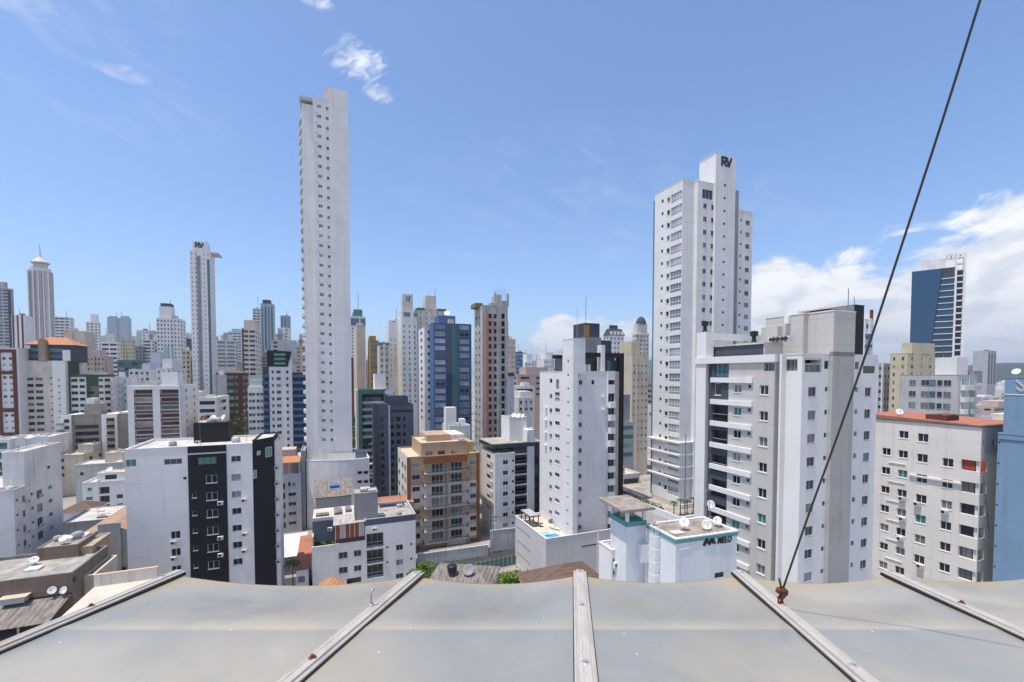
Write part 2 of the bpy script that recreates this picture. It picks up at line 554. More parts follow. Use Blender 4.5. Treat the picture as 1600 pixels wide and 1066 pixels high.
# ---------------------------------------------------------------- windows
# style: frame material, glass, panes, recess, sill
STY = {
    'w':     ('frame_white', 'glass', 2, .13, True),
    'w3':    ('frame_white', 'glass', 3, .13, True),
    'w1':    ('frame_white', 'glass', 1, .13, True),
    'a':     ('frame_alu', 'glass', 2, .14, True),
    'a1':    ('frame_alu', 'glass', 1, .14, False),
    'd':     ('frame_dark', 'glass', 2, .15, False),
    'd1':    ('frame_dark', 'glass_black', 1, .18, False),
    'c':     ('frame_white', 'glass_curtain', 2, .14, True),
    'g':     ('frame_white', 'glass_green', 2, .12, False),
    'g3':    ('frame_dark', 'glass_green', 3, .12, False),
    'gb':    ('frame_white', 'glass_pale', 4, .10, False),
    'lop':   ('frame_dark', 'glass', 3, .5, False),
    'grid':  ('frame_dark', 'glass_teal', 3, .1, False),
    'olive': ('frame_alu', 'glass_olive', 3, .25, False),
    'f':     ('frame_alu', 'glass_far', 1, .0, False),
    'fg':    ('frame_white', 'glass_green', 1, .0, False),
    'fd':    ('frame_dark', 'glass_black', 1, .0, False),
    'fb':    ('frame_dark', 'glass_blue', 1, .0, False),
    'ft':    ('frame_dark', 'glass_teal', 1, .0, False),
    'fp':    ('frame_white', 'glass_pale', 1, .0, False),
    'door':  ('frame_white', 'glass', 3, .12, False),
    'ddoor': ('frame_dark', 'glass_black', 3, .12, False),
    'log':   ('frame_alu', 'glass', 3, 1.3, False),          # open loggias with a railing
    'logk':  ('frame_dark', 'glass_black', 3, 1.3, False),
    'logg':  ('frame_alu', 'glass_green', 3, .9, False),
    'logo':  ('frame_dark', 'glass', 3, 1.3, False),
    'logb':  ('frame_dark', 'glass_black', 3, 1.0, False),
}
RAIL = {'log': 'galvanised', 'logk': 'glass_black', 'logg': 'glass_green', 'logb': 'blue_paint'}
WCACHE = {}
def q5(x): return max(0.1, round(x * 20) / 20)

def win_mesh(w, h, sty, far):
    key = (q5(w), q5(h), sty, far)
    if key in WCACHE: return WCACHE[key]
    w, h = key[0], key[1]
    fr, gl, n, dep, sill = STY[sty]
    b, p = MB(), MB()
    if far:
        b.box(-w / 2, w / 2, -.05, .05, 0, h, gl)
        if far == 1:                                  # thin frame round it
            t = .07
            b.box(-w / 2 - t, -w / 2, -.08, .05, 0, h, fr); b.box(w / 2, w / 2 + t, -.08, .05, 0, h, fr)
            b.box(-w / 2 - t, w / 2 + t, -.08, .05, -t, 0, fr); b.box(-w / 2 - t, w / 2 + t, -.08, .05, h, h + t, fr)
            if w > .9: b.box(-.04, .04, -.08, -.04, 0, h, fr)
        WCACHE[key] = (b.mesh('window'), None)
        return WCACHE[key]
    t = .06 if min(w, h) > .7 else .045
    b.box(-w / 2, -w / 2 + t, -.04, .03, 0, h, fr); b.box(w / 2 - t, w / 2, -.04, .03, 0, h, fr)
    b.box(-w / 2 + t, w / 2 - t, -.04, .03, 0, t, fr); b.box(-w / 2 + t, w / 2 - t, -.04, .03, h - t, h, fr)
    for k in range(1, n):
        x = -w / 2 + w * k / n
        b.box(x - .03, x + .03, -.035, .03, t, h - t, fr)
    if sty == 'gb':
        b.box(-w / 2 + t, w / 2 - t, -.045, .03, h * .34, h * .34 + .14, fr)
    if sty == 'grid':
        for zz in (.33, .66):
            b.box(-w / 2 + t, w / 2 - t, -.04, .03, h * zz, h * zz + .06, fr)
    if sill:
        b.box(-w / 2 - .06, w / 2 + .06, -dep - .07, -dep - .002, -.08, -.002, fr)
    p.box(-w / 2 + .01, w / 2 - .01, .0, .02, .01, h - .01, gl)
    WCACHE[key] = (b.mesh('window'), p.mesh('pane'))
    return WCACHE[key]

def offset_poly(poly, d):
    """inset a counter-clockwise polygon by d"""
    out = []; n = len(poly)
    for i in range(n):
        a, b, c = Vector(poly[i - 1]), Vector(poly[i]), Vector(poly[(i + 1) % n])
        e1, e2 = (b - a).normalized(), (c - b).normalized()
        n1, n2 = Vector((-e1.y, e1.x)), Vector((-e2.y, e2.x))
        k = 1 + n1.dot(n2)
        out.append(tuple(b + (n1 + n2) * (d / max(k, .2))))
    return out

EDGE = {'F': 0, 'R': 1, 'B': 2, 'L': 3}

class Bld:
    """a building: local x runs along its front, local y away from the viewer, z from the street"""
    def __init__(s, name, label, px, py, Y, ang=GA, group=None, cat='building', near=True):
        p = at(px, py, Y)
        s.o = Vector((p.x, p.y, 0)); s.ang = ang; s.ztop = p.z
        s.root = empty(name, label, cat, s.o, ang, group)
        s.c, s.s = math.cos(ang), math.sin(ang)
        s.parts = {}; s.wins = []; s.rails = []; s.roofs = []; s.near = near

    # picture point to building coordinates
    def loc(s, p):
        d_ = p - s.o
        return Vector((d_.x * s.c + d_.y * s.s, -d_.x * s.s + d_.y * s.c, p.z))

    def _cut(s, px, py, axis, val):
        r = ray(px, py)
        dl = Vector((r.x * s.c + r.y * s.s, -r.x * s.s + r.y * s.c, r.z))
        o = s.loc(Vector((0, 0, H)))
        t = (val - o[axis]) / dl[axis]
        return o + dl * t

    def fr(s, px, py, y=0.0):
        p = s._cut(px, py, 1, y); return p.x, p.z

    def sd(s, px, py, x=0.0):
        p = s._cut(px, py, 0, x); return p.y, p.z

    def zat(s, py, Y):
        return at(800, py, Y).z

    def top(s, px, py, z):
        p = s.loc(at_z(px, py, z)); return p.x, p.y

    def P(s, part):
        if part not in s.parts: s.parts[part] = MB()
        return s.parts[part]

    def grid(s, edge, plane, rects, n=1, last=None, fh=2.9, skip=()):
        """windows at picture rectangles (left, top, right, bottom, style) of the top row, n rows down"""
        cut = (lambda a, b: s.fr(a, b, plane)) if edge == 'F' else (lambda a, b: s.sd(a, b, plane))
        if last is not None and n > 1:
            z0, z1 = cut(rects[0][0], rects[0][1])[1], cut(*last)[1]      # same corner, first and last row
            fh = (z0 - z1) / (n - 1)
        out = []
        for (l, t, r, b, st) in rects:
            a = cut(l, (t + b) / 2)[0]; c = cut(r, (t + b) / 2)[0]; zt = cut((l + r) / 2, t)[1]; zb = cut((l + r) / 2, b)[1]
            cx, w = (a + c) / 2, abs(c - a)
            zb2 = zb
            for k in range(n):
                if k in skip: continue
                out.append((cx, zb2 - k * fh, w, abs(zt - zb2), st))
        return out

    def mass(s, rect, z0, z1, mat, wins=None, part='wall', roof='roof_concrete', par=0.6, poly=None, coping=None, cap=0.0):
        """walls with real openings, parapet, coping and roof deck; wins maps edge to (s, z, w, h, style)"""
        if poly is None:
            x0, x1, y0, y1 = rect
            if x1 < x0: x0, x1 = x1, x0
            poly = [(x0, y0), (x1, y0), (x1, y1), (x0, y1)]
        mb = s.P(part); k = len(poly); wins = wins or {}
        wins = {EDGE.get(e, e): list(v) for e, v in wins.items()}
        for i in range(k):
            A, B = Vector(poly[i]), Vector(poly[(i + 1) % k])
            L = (B - A).length; e = (B - A) / L; nrm = Vector((e.y, -e.x))
            holes = []
            for (cs, z, w, h, st) in wins.get(i, ()):
                if i == 3 and len(poly) == 4: cs = A.y - cs
                elif i == 1 and len(poly) == 4: cs = cs - A.y
                elif i == 0: cs = cs - A.x
                a, b = max(cs - w / 2, .06), min(cs + w / 2, L - .06)
                zb, zt = max(z, z0 + .03), min(z + h, z1 - .03)
                if b - a < .1 or zt - zb < .1: continue
                far = 0 if s.near else (1 if STY.get(st, STY['f'])[3] > 0 else 2)
                if far == 0 and STY[st][3] == 0: far = 2
                dep = STY[st][3] + .02 if far == 0 else 0
                m = (a + b) / 2
                if st in RAIL and far == 0:
                    q_ = A + e * m
                    s.rails.append(((q_.x, q_.y, zb), math.atan2(e.y, e.x), b - a, RAIL[st]))
                p = A + e * m - nrm * dep
                s.wins.append(((p.x, p.y, zb), math.atan2(e.y, e.x), b - a, zt - zb, st, far))
                if dep: holes.append((a, b, zb, zt, dep))
            s._wall(mb, A, e, nrm, L, z0, z1, holes, mat)
        if roof:
            s.roof(poly, z1, roof, par, coping or mat, cap)
        return poly

    def _wall(s, mb, A, e, nrm, L, z0, z1, holes, mat):
        q = lambda a, z, d_=0: (A.x + e.x * a - nrm.x * d_, A.y + e.y * a - nrm.y * d_, z)
        if not holes:
            mb.face([q(0, z0), q(L, z0), q(L, z1), q(0, z1)], mat); return
        S = sorted({0.0, L} | {round(h[0], 4) for h in holes} | {round(h[1], 4) for h in holes})
        Z = sorted({z0, z1} | {round(h[2], 4) for h in holes} | {round(h[3], 4) for h in holes})
        for j in range(len(Z) - 1):
            zm = (Z[j] + Z[j + 1]) / 2; run = None
            act = [h for h in holes if h[2] < zm < h[3]]
            for i in range(len(S) - 1):
                sm = (S[i] + S[i + 1]) / 2
                solid = not any(h[0] < sm < h[1] for h in act)
                if solid and run is None: run = S[i]
                if (not solid or i == len(S) - 2) and run is not None:
                    end = S[i + 1] if solid else S[i]
                    mb.face([q(run, Z[j]), q(end, Z[j]), q(end, Z[j + 1]), q(run, Z[j + 1])], mat)
                    run = None
        for a, b, zb, zt, d_ in holes:
            mb.face([q(a, zb), q(b, zb), q(b, zb, d_), q(a, zb, d_)], mat)
            mb.face([q(a, zt, d_), q(b, zt, d_), q(b, zt), q(a, zt)], mat)
            mb.face([q(a, zb), q(a, zb, d_), q(a, zt, d_), q(a, zt)], mat)
            mb.face([q(b, zb, d_), q(b, zb), q(b, zt), q(b, zt, d_)], mat)
            mb.face([q(a, zb, d_ + .05), q(b, zb, d_ + .05), q(b, zt, d_ + .05), q(a, zt, d_ + .05)], 'interior')

    def roof(s, poly, z1, mat, par=.6, coping='white', cap=0.0, part='roof'):
        mb = MB(); s.roofs.append(mb); n = len(poly)
        out = offset_poly(poly, -.05); inn = offset_poly(poly, .2)
        zc = z1 + .07
        for i in range(n):
            j = (i + 1) % n
            mb.face([(*out[i], zc), (*out[j], zc), (*inn[j], zc), (*inn[i], zc)], coping)
            mb.face([(*out[i], z1 - .05), (*out[j], z1 - .05), (*out[j], zc), (*out[i], zc)], coping)
            mb.face([(*poly[i], z1 - .05), (*poly[j], z1 - .05), (*out[j], z1 - .05), (*out[i], z1 - .05)], coping)
            mb.face([(*inn[j], zc), (*inn[i], zc), (*inn[i], z1 - par), (*inn[j], z1 - par)][::-1], coping)
        mb.face([(*p, z1 - par) for p in inn], mat)
        cx, cy = sum(p[0] for p in poly) / n, sum(p[1] for p in poly) / n
        if z1 < 41 and mat not in ('deck_sand', 'red_tile', 'roof_melo'):
            s.clutter(poly, z1 - par, random.Random(int(abs(s.o.x * 7 + s.o.y * 13 + z1 * 3))), 5 if s.near else 4)

    def clutter(s, poly, z, rr, n):
        """hatches, pipes and tanks fixed on a roof deck"""
        xs, ys = [p[0] for p in poly], [p[1] for p in poly]
        x0, x1, y0, y1 = min(xs) + .8, max(xs) - .8, min(ys) + .8, max(ys) - .8
        if x1 - x0 < 1.5 or y1 - y0 < 1.5: return
        for _ in range(n):
            x, y = rr.uniform(x0, x1), rr.uniform(y0, y1); k = rr.random(); m = MB()
            if k < .35:
                a, c, h = rr.uniform(.4, 1.0), rr.uniform(.4, 1.2), rr.uniform(.2, .7)
                m.box(max(x - a, x0 - .5), min(x + a, x1 + .5), max(y - c, y0 - .5), min(y + c, y1 + .5), z, z + h, rr.choice(('roof_dark', 'light_grey', 'fibro_light', 'white_old'))); m.build('roof_hatch', s.root)
            elif k < .6:
                h = rr.uniform(.5, 1.4); m.path([(x, y, z), (x, y, z + h), (x + .15, y, z + h + .1)], .06, rr.choice(('white_metal', 'mast_grey')), 6); m.build('vent_pipe', s.root)
            elif k < .8:
                r_ = rr.uniform(.45, .7); m.lathe([(r_ * .9, 0), (r_, .15), (r_, r_ * 1.2), (r_ * .55, r_ * 1.45), (.1, r_ * 1.5)], (x, y, z), (0, 0, 1), rr.choice(('mid_grey', 'light_grey', 'mid_grey')), 12); m.build('roof_tank', s.root, True)
            else:
                h = rr.uniform(1.8, 4.5); m.path([(x, y, z), (x, y, z + h)], .03, 'mast_grey', 4)
                for j in range(3): m.path([(x - .5 + .1 * j, y, z + h - .25 * j), (x + .5 - .1 * j, y + .2, z + h - .25 * j)], .016, 'mast_grey', 4)
                m.build('roof_aerial', s.root)

    def balcony(s, x0, x1, y0, y1, z, slab='white', rail='bars', rail_h=1.0, axis='F', sides=True):
        """a balcony that juts out from the wall"""
        mb = MB(); mb.box(x0, x1, y0, y1, z - .16, z, slab)
        o = mb.build('balcony', s.root)
        rb = MB()
        xs = [x0 + .05, x1 - .05]; m_ = 'frame_alu'
        if rail == 'bars':
            rb.box(x0, x1, y0, y0 + .05, z + rail_h, z + rail_h + .05, m_)
            n = max(2, int((x1 - x0) / .35))
            for i in range(n + 1):
                x = x0 + .02 + (x1 - x0 - .06) * i / n
                rb.box(x, x + .025, y0 + .01, y0 + .035, z, z + rail_h, m_)
            rb.box(x0, x1, y0, y0 + .045, z + .08, z + .12, m_)
        else:
            rb.box(x0, x1, y0, y0 + .05, z, z + rail_h, rail)
            rb.box(x0 - .01, x1 + .01, y0 - .015, y0 + .065, z + rail_h, z + rail_h + .05, m_)
            if sides:
                rb.box(x0, x0 + .05, y0 + .05, y1, z, z + rail_h, rail); rb.box(x1 - .05, x1, y0 + .05, y1, z, z + rail_h, rail)
        rb.build('railing', o)
        return o

    def ac(s, edge, plane, px, py, w=.8):
        """outdoor air conditioner box on the wall"""
        if edge == 'F':
            x, z = s.fr(px, py, plane); loc, rz = (x, plane - .02, z), 0
        else:
            y, z = s.sd(px, py, plane); loc, rz = (plane - .02, y, z), -math.pi / 2
        return link('air_conditioner', ac_mesh(), s.root, loc, rz)

    def done(s):
        for k, mb in s.parts.items():
            mb.build(k, s.root)
        for mb in s.roofs:
            mb.build('roof', s.root)
        for p, rz, w, mt in s.rails:
            rb = MB()
            if mt == 'galvanised':
                for i in range(int(w / .13)): rb.box(-w / 2 + .05 + i * .13, -w / 2 + .08 + i * .13, .06, .1, .02, 1.0, 'frame_dark')
            else: rb.box(-w / 2 + .02, w / 2 - .02, .06, .1, .04, 1.0, mt)
            rb.box(-w / 2 + .01, w / 2 - .01, .04, .12, 1.0, 1.06, 'frame_alu')
            rb.build('railing', s.root, loc=p, rot=rz)
        Rm = Matrix.Rotation(s.ang, 3, 'Z'); eye = Vector((0, 0, H))
        s.wins.sort(key=lambda w: ((Rm @ Vector(w[0]) + s.o) - eye).length / max(.2, math.sqrt(w[2] * w[3])))
        rest = {}
        for i, (p, rz, w, h, st, far) in enumerate(s.wins):
            me, pane = win_mesh(w, h, st, far)
            if i < 100 or len(s.wins) <= 100:
                o = link('window', me, s.root, p, rz)
                o.scale = (w / q5(w), 1, h / q5(h))
                if pane: link('pane', pane, o)
            else:
                rest.setdefault(0, []).append((p, rz, w / q5(w), h / q5(h), me, pane))
        if rest:
            mb = MB()
            for p, rz, sx, sz, me, pane in rest[0]:
                M = Matrix.Translation(p) @ Matrix.Rotation(rz, 4, 'Z') @ Matrix.Diagonal((sx, 1, sz, 1))
                for mm in (me, pane):
                    if mm is None: continue
                    n = len(mb.v)
                    mb.v += [tuple(M @ v.co) for v in mm.vertices]
                    for pl in mm.polygons:
                        mb.f.append(tuple(n + j for j in pl.vertices))
                        mb.m.append(mb.mi(mm.materials[pl.material_index].name))
            tag(mb.build('window', s.root), kind='stuff')
        return s

_ac = []
def ac_mesh():
    if not _ac:
        mb = MB()
        mb.box(-.42, .42, -.42, -.08, 0, .58, 'ac_white')
        mb.lathe([(.23, 0), (.23, .012)], (-.12, -.42, .29), (0, -1, 0), 'fan_dark', 12)
        mb.box(.2, .38, -.428, -.42, .06, .5, 'frame_alu')
        for x in (-.34, .3):
            mb.box(x, x + .04, -.42, 0, -.05, 0, 'frame_alu')
        _ac.append(mb.mesh('air_conditioner'))
    return _ac[0]

# ---------------------------------------------------------------- roof things
def dish(p, r, az_deg, tilt_deg, label, stand=.5, group='satellite dishes on the roofs', mat='dish_white', mesh_rings=False, rusty=False):
    """satellite dish: bowl, feed arm, pole"""
    root = empty('satellite_dish', label, 'satellite dish', p, 0, group)
    ax = Vector((math.sin(R(az_deg)) * math.cos(R(tilt_deg)), math.cos(R(az_deg)) * math.cos(R(tilt_deg)), math.sin(R(tilt_deg))))
    c = Vector((0, 0, stand + r * .6))
    b = MB(); n = 20
    prof = [(r * k / 5, .22 * r * (k / 5) ** 2) for k in range(6)]
    front = [(max(a, .004), h) for a, h in prof]
    back = [(a, h - .03 * r - .01) for a, h in front[::-1]]
    b.lathe(front[::1] + back, c, ax, mat, n)
    b.build('bowl', root, True)
    f = MB()
    tip = c + ax * r * .95
    side = ax.cross(Vector((0, 0, 1))).normalized(); up = side.cross(ax)
    f.path([c - up * r * .95 + ax * .2 * r, tip], .02 + r * .01, 'galvanised', 5)
    f.lathe([(.03, 0), (.055, .03), (.055, .13), (.03, .16)], tip - ax * .05, ax, 'rust' if rusty else 'galvanised', 8)
    f.build('feed_arm', root)
    st = MB()
    st.path([(0, 0, 0), (0, 0, stand + r * .4), tuple(c - ax * .03)], .035, 'rust' if rusty else 'galvanised', 6)
    st.box(-.18, .18, -.18, .18, 0, .05, 'galvanised')
    st.build('stand', root)
    return root

def antenna(p, h, label, group=None, cross=True, r=.025):
    root = empty('antenna', label, 'antenna', p, 0, group)
    m = MB(); m.path([(0, 0, 0), (0, 0, h)], [r, r * .6], 'mast_grey', 5); m.build('mast', root)
    if cross:
        a = MB()
        a.path([(-.9, -.2, h * .95), (.9, .2, h * .95)], .014, 'galvanised', 4)
        for k in range(7):
            x = -.8 + k * .26; l = .5 - .03 * k
            a.path([(x, x * .22 - l * .5, h * .95), (x, x * .22 + l * .5, h * .95)], .009, 'galvanised', 4)
        a.build('elements', root)
    return root

def tree(p, h, r, label, leaf='leaf', group=None, n=900, size=.42, name='tree'):
    root = empty(name, label, 'tree', p, 0, group)
    rr = random.Random(hash((round(p[0], 1), round(p[1], 1))) & 0xffff)
    t = MB()
    t.path([(0, 0, 0), (.1, .05, h * .3), (.05, .1, h * .62)], [.16, .12, .07], 'bark', 7)
    clumps = []
    for k in range(9):
        a, e = rr.uniform(0, 6.283), rr.uniform(-.35, 1.0)
        q = Vector((math.cos(a) * r * .68 * math.cos(e), math.sin(a) * r * .68 * math.cos(e), h * .62 + math.sin(e) * h * .30))
        clumps.append((q, r * rr.uniform(.34, .55)))
        t.path([(.05, .1, h * .42), tuple(q * .5 + Vector((0, 0, h * .3)) * .5), tuple(q)], [.07, .05, .02], 'bark', 5)
    t.build('trunk', root)
    c = MB()
    for i in range(n):
        q, cr = rr.choice(clumps)
        dv = Vector((rr.gauss(0, 1), rr.gauss(0, 1), rr.gauss(0, 1))).normalized() * cr * rr.uniform(.55, 1.0) ** .6
        dv.z *= .8
        o = q + dv
        a = Vector((rr.gauss(0, 1), rr.gauss(0, 1), rr.gauss(0, .6))).normalized()
        b = a.cross(Vector((rr.gauss(0, 1), rr.gauss(0, 1), rr.gauss(0, 1)))).normalized()
        s_ = size * rr.uniform(.5, 1.2)
        c.face([o - a * s_ * .5, o + b * s_ * .28, o + a * s_ * .5, o - b * s_ * .28], leaf)
    c.build('crown', root)
    return root

def palm(p, h, label, group, spread=1.6):
    root = empty('palm_tree', label, 'palm', p, 0, group)
    rr = random.Random(int(abs(p[0] * 97 + p[1] * 31)))
    t = MB(); t.path([(0, 0, 0), (.06, 0, h * .5), (.03, .04, h)], [.14, .10, .09], 'bark', 7); t.build('trunk', root)
    c = MB()
    for k in range(22):
        a = k * 2.4 + rr.uniform(-.2, .2); up = rr.uniform(.1, 1.1); L = spread * rr.uniform(.8, 1.1)
        pts = []
        for j in range(6):
            s_ = j / 5
            rad = L * s_ * math.cos(up * (1 - s_ * .6)); zz = h + L * (math.sin(up) * s_ * .8 - s_ * s_ * .75)
            pts.append(Vector((math.cos(a) * rad, math.sin(a) * rad, zz)))
        sd_ = Vector((-math.sin(a), math.cos(a), 0))
        for j in range(5):
            w0, w1 = .2 * (1 - j / 6) * spread * .5 + .03, .2 * (1 - (j + 1) / 5.5) * spread * .5 + .02
            for sg in (-1, 1):
                m0, m1 = pts[j], pts[j + 1]
                c.face([m0, m1, m1 + sd_ * sg * w1 - Vector((0, 0, w1 * .7)), m0 + sd_ * sg * w0 - Vector((0, 0, w0 * .7))], 'leaf_palm')
    c.build('crown', root)
    return root

def text(body, parent, loc, rot, size, mat, bold=.0, shear=0.0, spacing=1.0, depth=.03, name='lettering', sx=1.0):
    cu = bpy.data.curves.new(name, 'FONT')
    cu.body = body; cu.size = size; cu.extrude = depth; cu.offset = bold; cu.shear = shear; cu.space_character = spacing
    cu.materials.append(MATS[mat])
    tmp = bpy.data.objects.new(name, cu)
    COL.objects.link(tmp)
    bpy.context.view_layer.update()
    me = bpy.data.meshes.new_from_object(tmp.evaluated_get(bpy.context.evaluated_depsgraph_get()))
    bpy.data.objects.remove(tmp)
    o = link(name, me, parent, loc, rot)
    o.scale = (sx, 1, 1)
    return o

def bars(mb, pts, th, mat, to3, dep=.05):
    """thick strokes between flat points, lifted to a wall by to3(x, y, d)"""
    for (a, b) in zip(pts[:-1], pts[1:]):
        a, b = Vector(a), Vector(b); t = (b - a).normalized(); nn = Vector((-t.y, t.x)) * th / 2
        a2, b2 = a - t * th * .3, b + t * th * .3
        quad = [a2 - nn, b2 - nn, b2 + nn, a2 + nn]
        mb.hull([to3(p.x, p.y, 0) for p in quad] + [to3(p.x, p.y, dep) for p in quad], mat)

def letters_rv(b, x0, x1, z0, z1, y, mat='sign_dark', dep=.06):
    """the two joined bold letters on the towers' roof boxes"""
    W_, H_ = x1 - x0, z1 - z0
    t3 = lambda u, v, d_: (x0 + u, y - .01 - d_, z0 + v)
    P_ = lambda u, v: (u * W_, v * H_)
    t = .17 * W_
    for nm, strokes in (('letter_r', (((.08, .05), (.08, .95)), ((.08, .92), (.40, .92)), ((.42, .90), (.42, .55)), ((.40, .50), (.10, .50)), ((.24, .48), (.50, .05)))),
                        ('letter_v', (((.54, .95), (.70, .08)), ((.70, .08), (.94, .95))))):
        m = MB()
        for k, st in enumerate(strokes): bars(m, [P_(*p) for p in st], t, mat, t3, dep + .006 * k)
        m.build(nm, b.root)

# ================================================================ setting
def structure(name, mb, kind='structure'):
    o = mb.build(name); o['kind'] = kind
    return o

gm = MB()
S_ = 9000
gm.face([(-S_, -400, 0), (S_, -400, 0), (S_, 2 * S_, 0), (-S_, 2 * S_, 0)], 'soil')
structure('ground', gm)
# streets of the grid: along u and along v, with kerbed pavements
rd = MB(); pv = MB()
def strip(mb, c, dirv, half, lo, hi, z, mat, thick=None):
    nn = Vector((-dirv.y, dirv.x, 0))
    a, b = c + dirv * lo, c + dirv * hi
    pts = [a - nn * half, b - nn * half, b + nn * half, a + nn * half]
    if thick: mb.hull([(p.x, p.y, 0.004) for p in pts] + [(p.x, p.y, z) for p in pts], mat)
    else: mb.face([(p.x, p.y, z) for p in pts], mat)
street0 = at_z(735, 872, 0); street0.z = 0
strip(rd, street0, V2, 4.2, -160, 160, .012, 'asphalt')
strip(rd, street0 + V2 * 22, U2, 4.0, 4.3, 420, .008, 'asphalt')
strip(rd, street0 - V2 * 62, U2, 4.0, 4.3, 420, .008, 'asphalt')
structure('road', rd)
for sg in (-1, 1):
    strip(pv, street0 + U2 * sg * 5.6, V2, 1.3, -57 if sg > 0 else -160, 17 if sg > 0 else 160, .13, 'pavement', True)
structure('pavement', pv)

# hills along the horizon: ridges of real size, built as height fields
def hills(name, az0, az1, dist, depth, prof, seed):
    mb = MB(); rr = random.Random(seed)
    n, m_ = 90, 10
    ph = [rr.uniform(0, 6.28) for _ in range(8)]
    grid_ = []
    for i in range(n + 1):
        t = i / n; a = R(az0 + (az1 - az0) * t); row = []
        x = t * (len(prof) - 1); k = min(int(x), len(prof) - 2); f = x - k; f = f * f * (3 - 2 * f)
        hmax = prof[k] * (1 - f) + prof[k + 1] * f
        for j in range(m_ + 1):
            q = j / m_; dd = dist + depth * q
            hh = hmax * math.sin(min(q * 1.25, 1) * math.pi / 2) ** .8
            hh *= 1 + .10 * sum(math.sin(ph[w] + t * (9 + 13 * w) + q * (3 + 2 * w)) / (w + 1) for w in range(6))
            row.append((math.sin(a) * dd, math.cos(a) * dd, max(0.0, hh) if 0 < i < n else -2.0))
        grid_.append(row)
    for i in range(n):
        for j in range(m_):
            mb.face([grid_[i][j], grid_[i + 1][j], grid_[i + 1][j + 1], grid_[i][j + 1]], 'forest')
    o = mb.build(name, smooth=True); o['kind'] = 'structure'
    return o
hills('hills', -52, -22, 5200, 1500, (190, 330, 350, 420, 470, 430, 330, 250, 120), 3)
hills('hills', -3, 26, 4200, 1500, (60, 150, 210, 290, 240, 200, 230, 170, 110), 5)
hills('hills', 38, 58, 2600, 900, (20, 60, 78, 84, 96, 90, 75, 60), 8)

# ================================================================ the awning roof in front
AW0, AWS = 0.943, 0.14                     # its height under the eye and its fall away from the viewer
def aw(px, py):
    r = ray(px, py)
    # z = H - AW0 - AWS * Y
    t = -AW0 / (r.z + AWS * r.y)
    return r * t + Vector((0, 0, H))
ridges_px = [((275, 896), (0, 1012)), ((650, 898), (450, 1066)), ((906, 896), (916, 1066)), ((1156, 896), (1356, 1066)), ((1392, 897), (1600, 991)), ((1625, 899), (1850, 973))]
ridges = []
for a_, b_ in ridges_px:
    A, B = aw(*a_), aw(*b_)
    d_ = (B - A) / (A.y - B.y)
    ridges.append((A, A + d_ * (A.y - 0.75)))
awn = empty('awning_roof', 'greyish translucent sheet awning with pale aluminium ridge strips in the foreground', 'awning', (0, 1.2, H - 1.1))
OFF = Vector(awn.location)

def sheetmat():
    m, G, b = new_mat('sheet')
    co = objco(G)
    a = G.noise(G.mapping(co, (.9, .55, 1)), 1.4, 4, .5, .3)
    f = G.noise(co, 9.0, 5, .65)
    k = G.noise(co, 70, 2, .5)
    at_ = G.n('ShaderNodeAttribute', attribute_name='edge').outputs['Fac']
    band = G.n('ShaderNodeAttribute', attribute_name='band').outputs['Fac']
    stain = G.m('MULTIPLY', G.ss(G.m('ADD', G.m('MULTIPLY', at_, .75), G.m('MULTIPLY', a, .8)), .66, 1.2), .8)
    big = G.noise(co, .9, 4, .6, .5)
    col = G.mix(G.ss(a, .35, .68), (.25, .250, .228), (.345, .305, .24))
    col = G.mix(G.m('MULTIPLY', G.ss(big, .45, .72), .7), col, (.405, .37, .305))
    # lit purlin showing through the sheet, put into its colour as a pale band
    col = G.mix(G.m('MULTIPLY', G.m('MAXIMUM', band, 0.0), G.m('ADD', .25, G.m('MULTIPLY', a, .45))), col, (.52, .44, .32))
    col = G.mix(G.m('MULTIPLY', G.m('MAXIMUM', G.m('MULTIPLY', band, -1.0), 0.0), .8), col, (.205, .21, .205))  # darker fade coloured in along the near side of the band
    col = G.mix(stain, col, (.38, .295, .16))
    col = G.mix(G.m('MULTIPLY', G.ss(f, .45, .8), .35), col, (.27, .27, .26))
    sp = G.n('ShaderNodeTexVoronoi'); G.put(sp.inputs['Vector'], co); sp.inputs['Scale'].default_value = 6.5
    col = G.mix(G.m('MULTIPLY', G.m('LESS_THAN', sp.outputs['Distance'], .030), .8), col, (.78, .76, .72))
    sp2 = G.n('ShaderNodeTexVoronoi'); G.put(sp2.inputs['Vector'], G.mapping(co, loc=(3.3, 1.7, 0))); sp2.inputs['Scale'].default_value = 4.1
    col = G.mix(G.m('MULTIPLY', G.m('LESS_THAN', sp2.outputs['Distance'], .014), .8), col, (.05, .045, .04))
    G.put(b.inputs['Base Color'], col)
    G.put(b.inputs['Roughness'], G.m('ADD', .16, G.m('MULTIPLY', G.ss(big, .3, .7), .3)))
    b.inputs['Specular IOR Level'].default_value = .46
    b.inputs['Transmission Weight'].default_value = 0
    bp = G.n('ShaderNodeBump'); bp.inputs['Strength'].default_value = .10; bp.inputs['Distance'].default_value = .004
    G.put(bp.inputs['Height'], G.noise(co, 2.2, 2, .4))
    G.put(b.inputs['Normal'], bp.outputs[0])
sheetmat()

def alumat():
    m, G, b = new_mat('old_alu')
    co = objco(G)
    a = G.noise(G.mapping(co, (14, 1.2, 14)), 2.0, 6, .7)
    st = G.noise(co, 2.2, 5, .7)
    col = G.mix(G.ss(a, .35, .7), (.53, .48, .42), (.43, .385, .335))
    col = G.mix(G.m('MULTIPLY', G.ss(st, .52, .72), .6), col, (.40, .30, .20))
    G.put(b.inputs['Base Color'], col)
    b.inputs['Roughness'].default_value = .5
    b.inputs['Metallic'].default_value = .15
alumat()

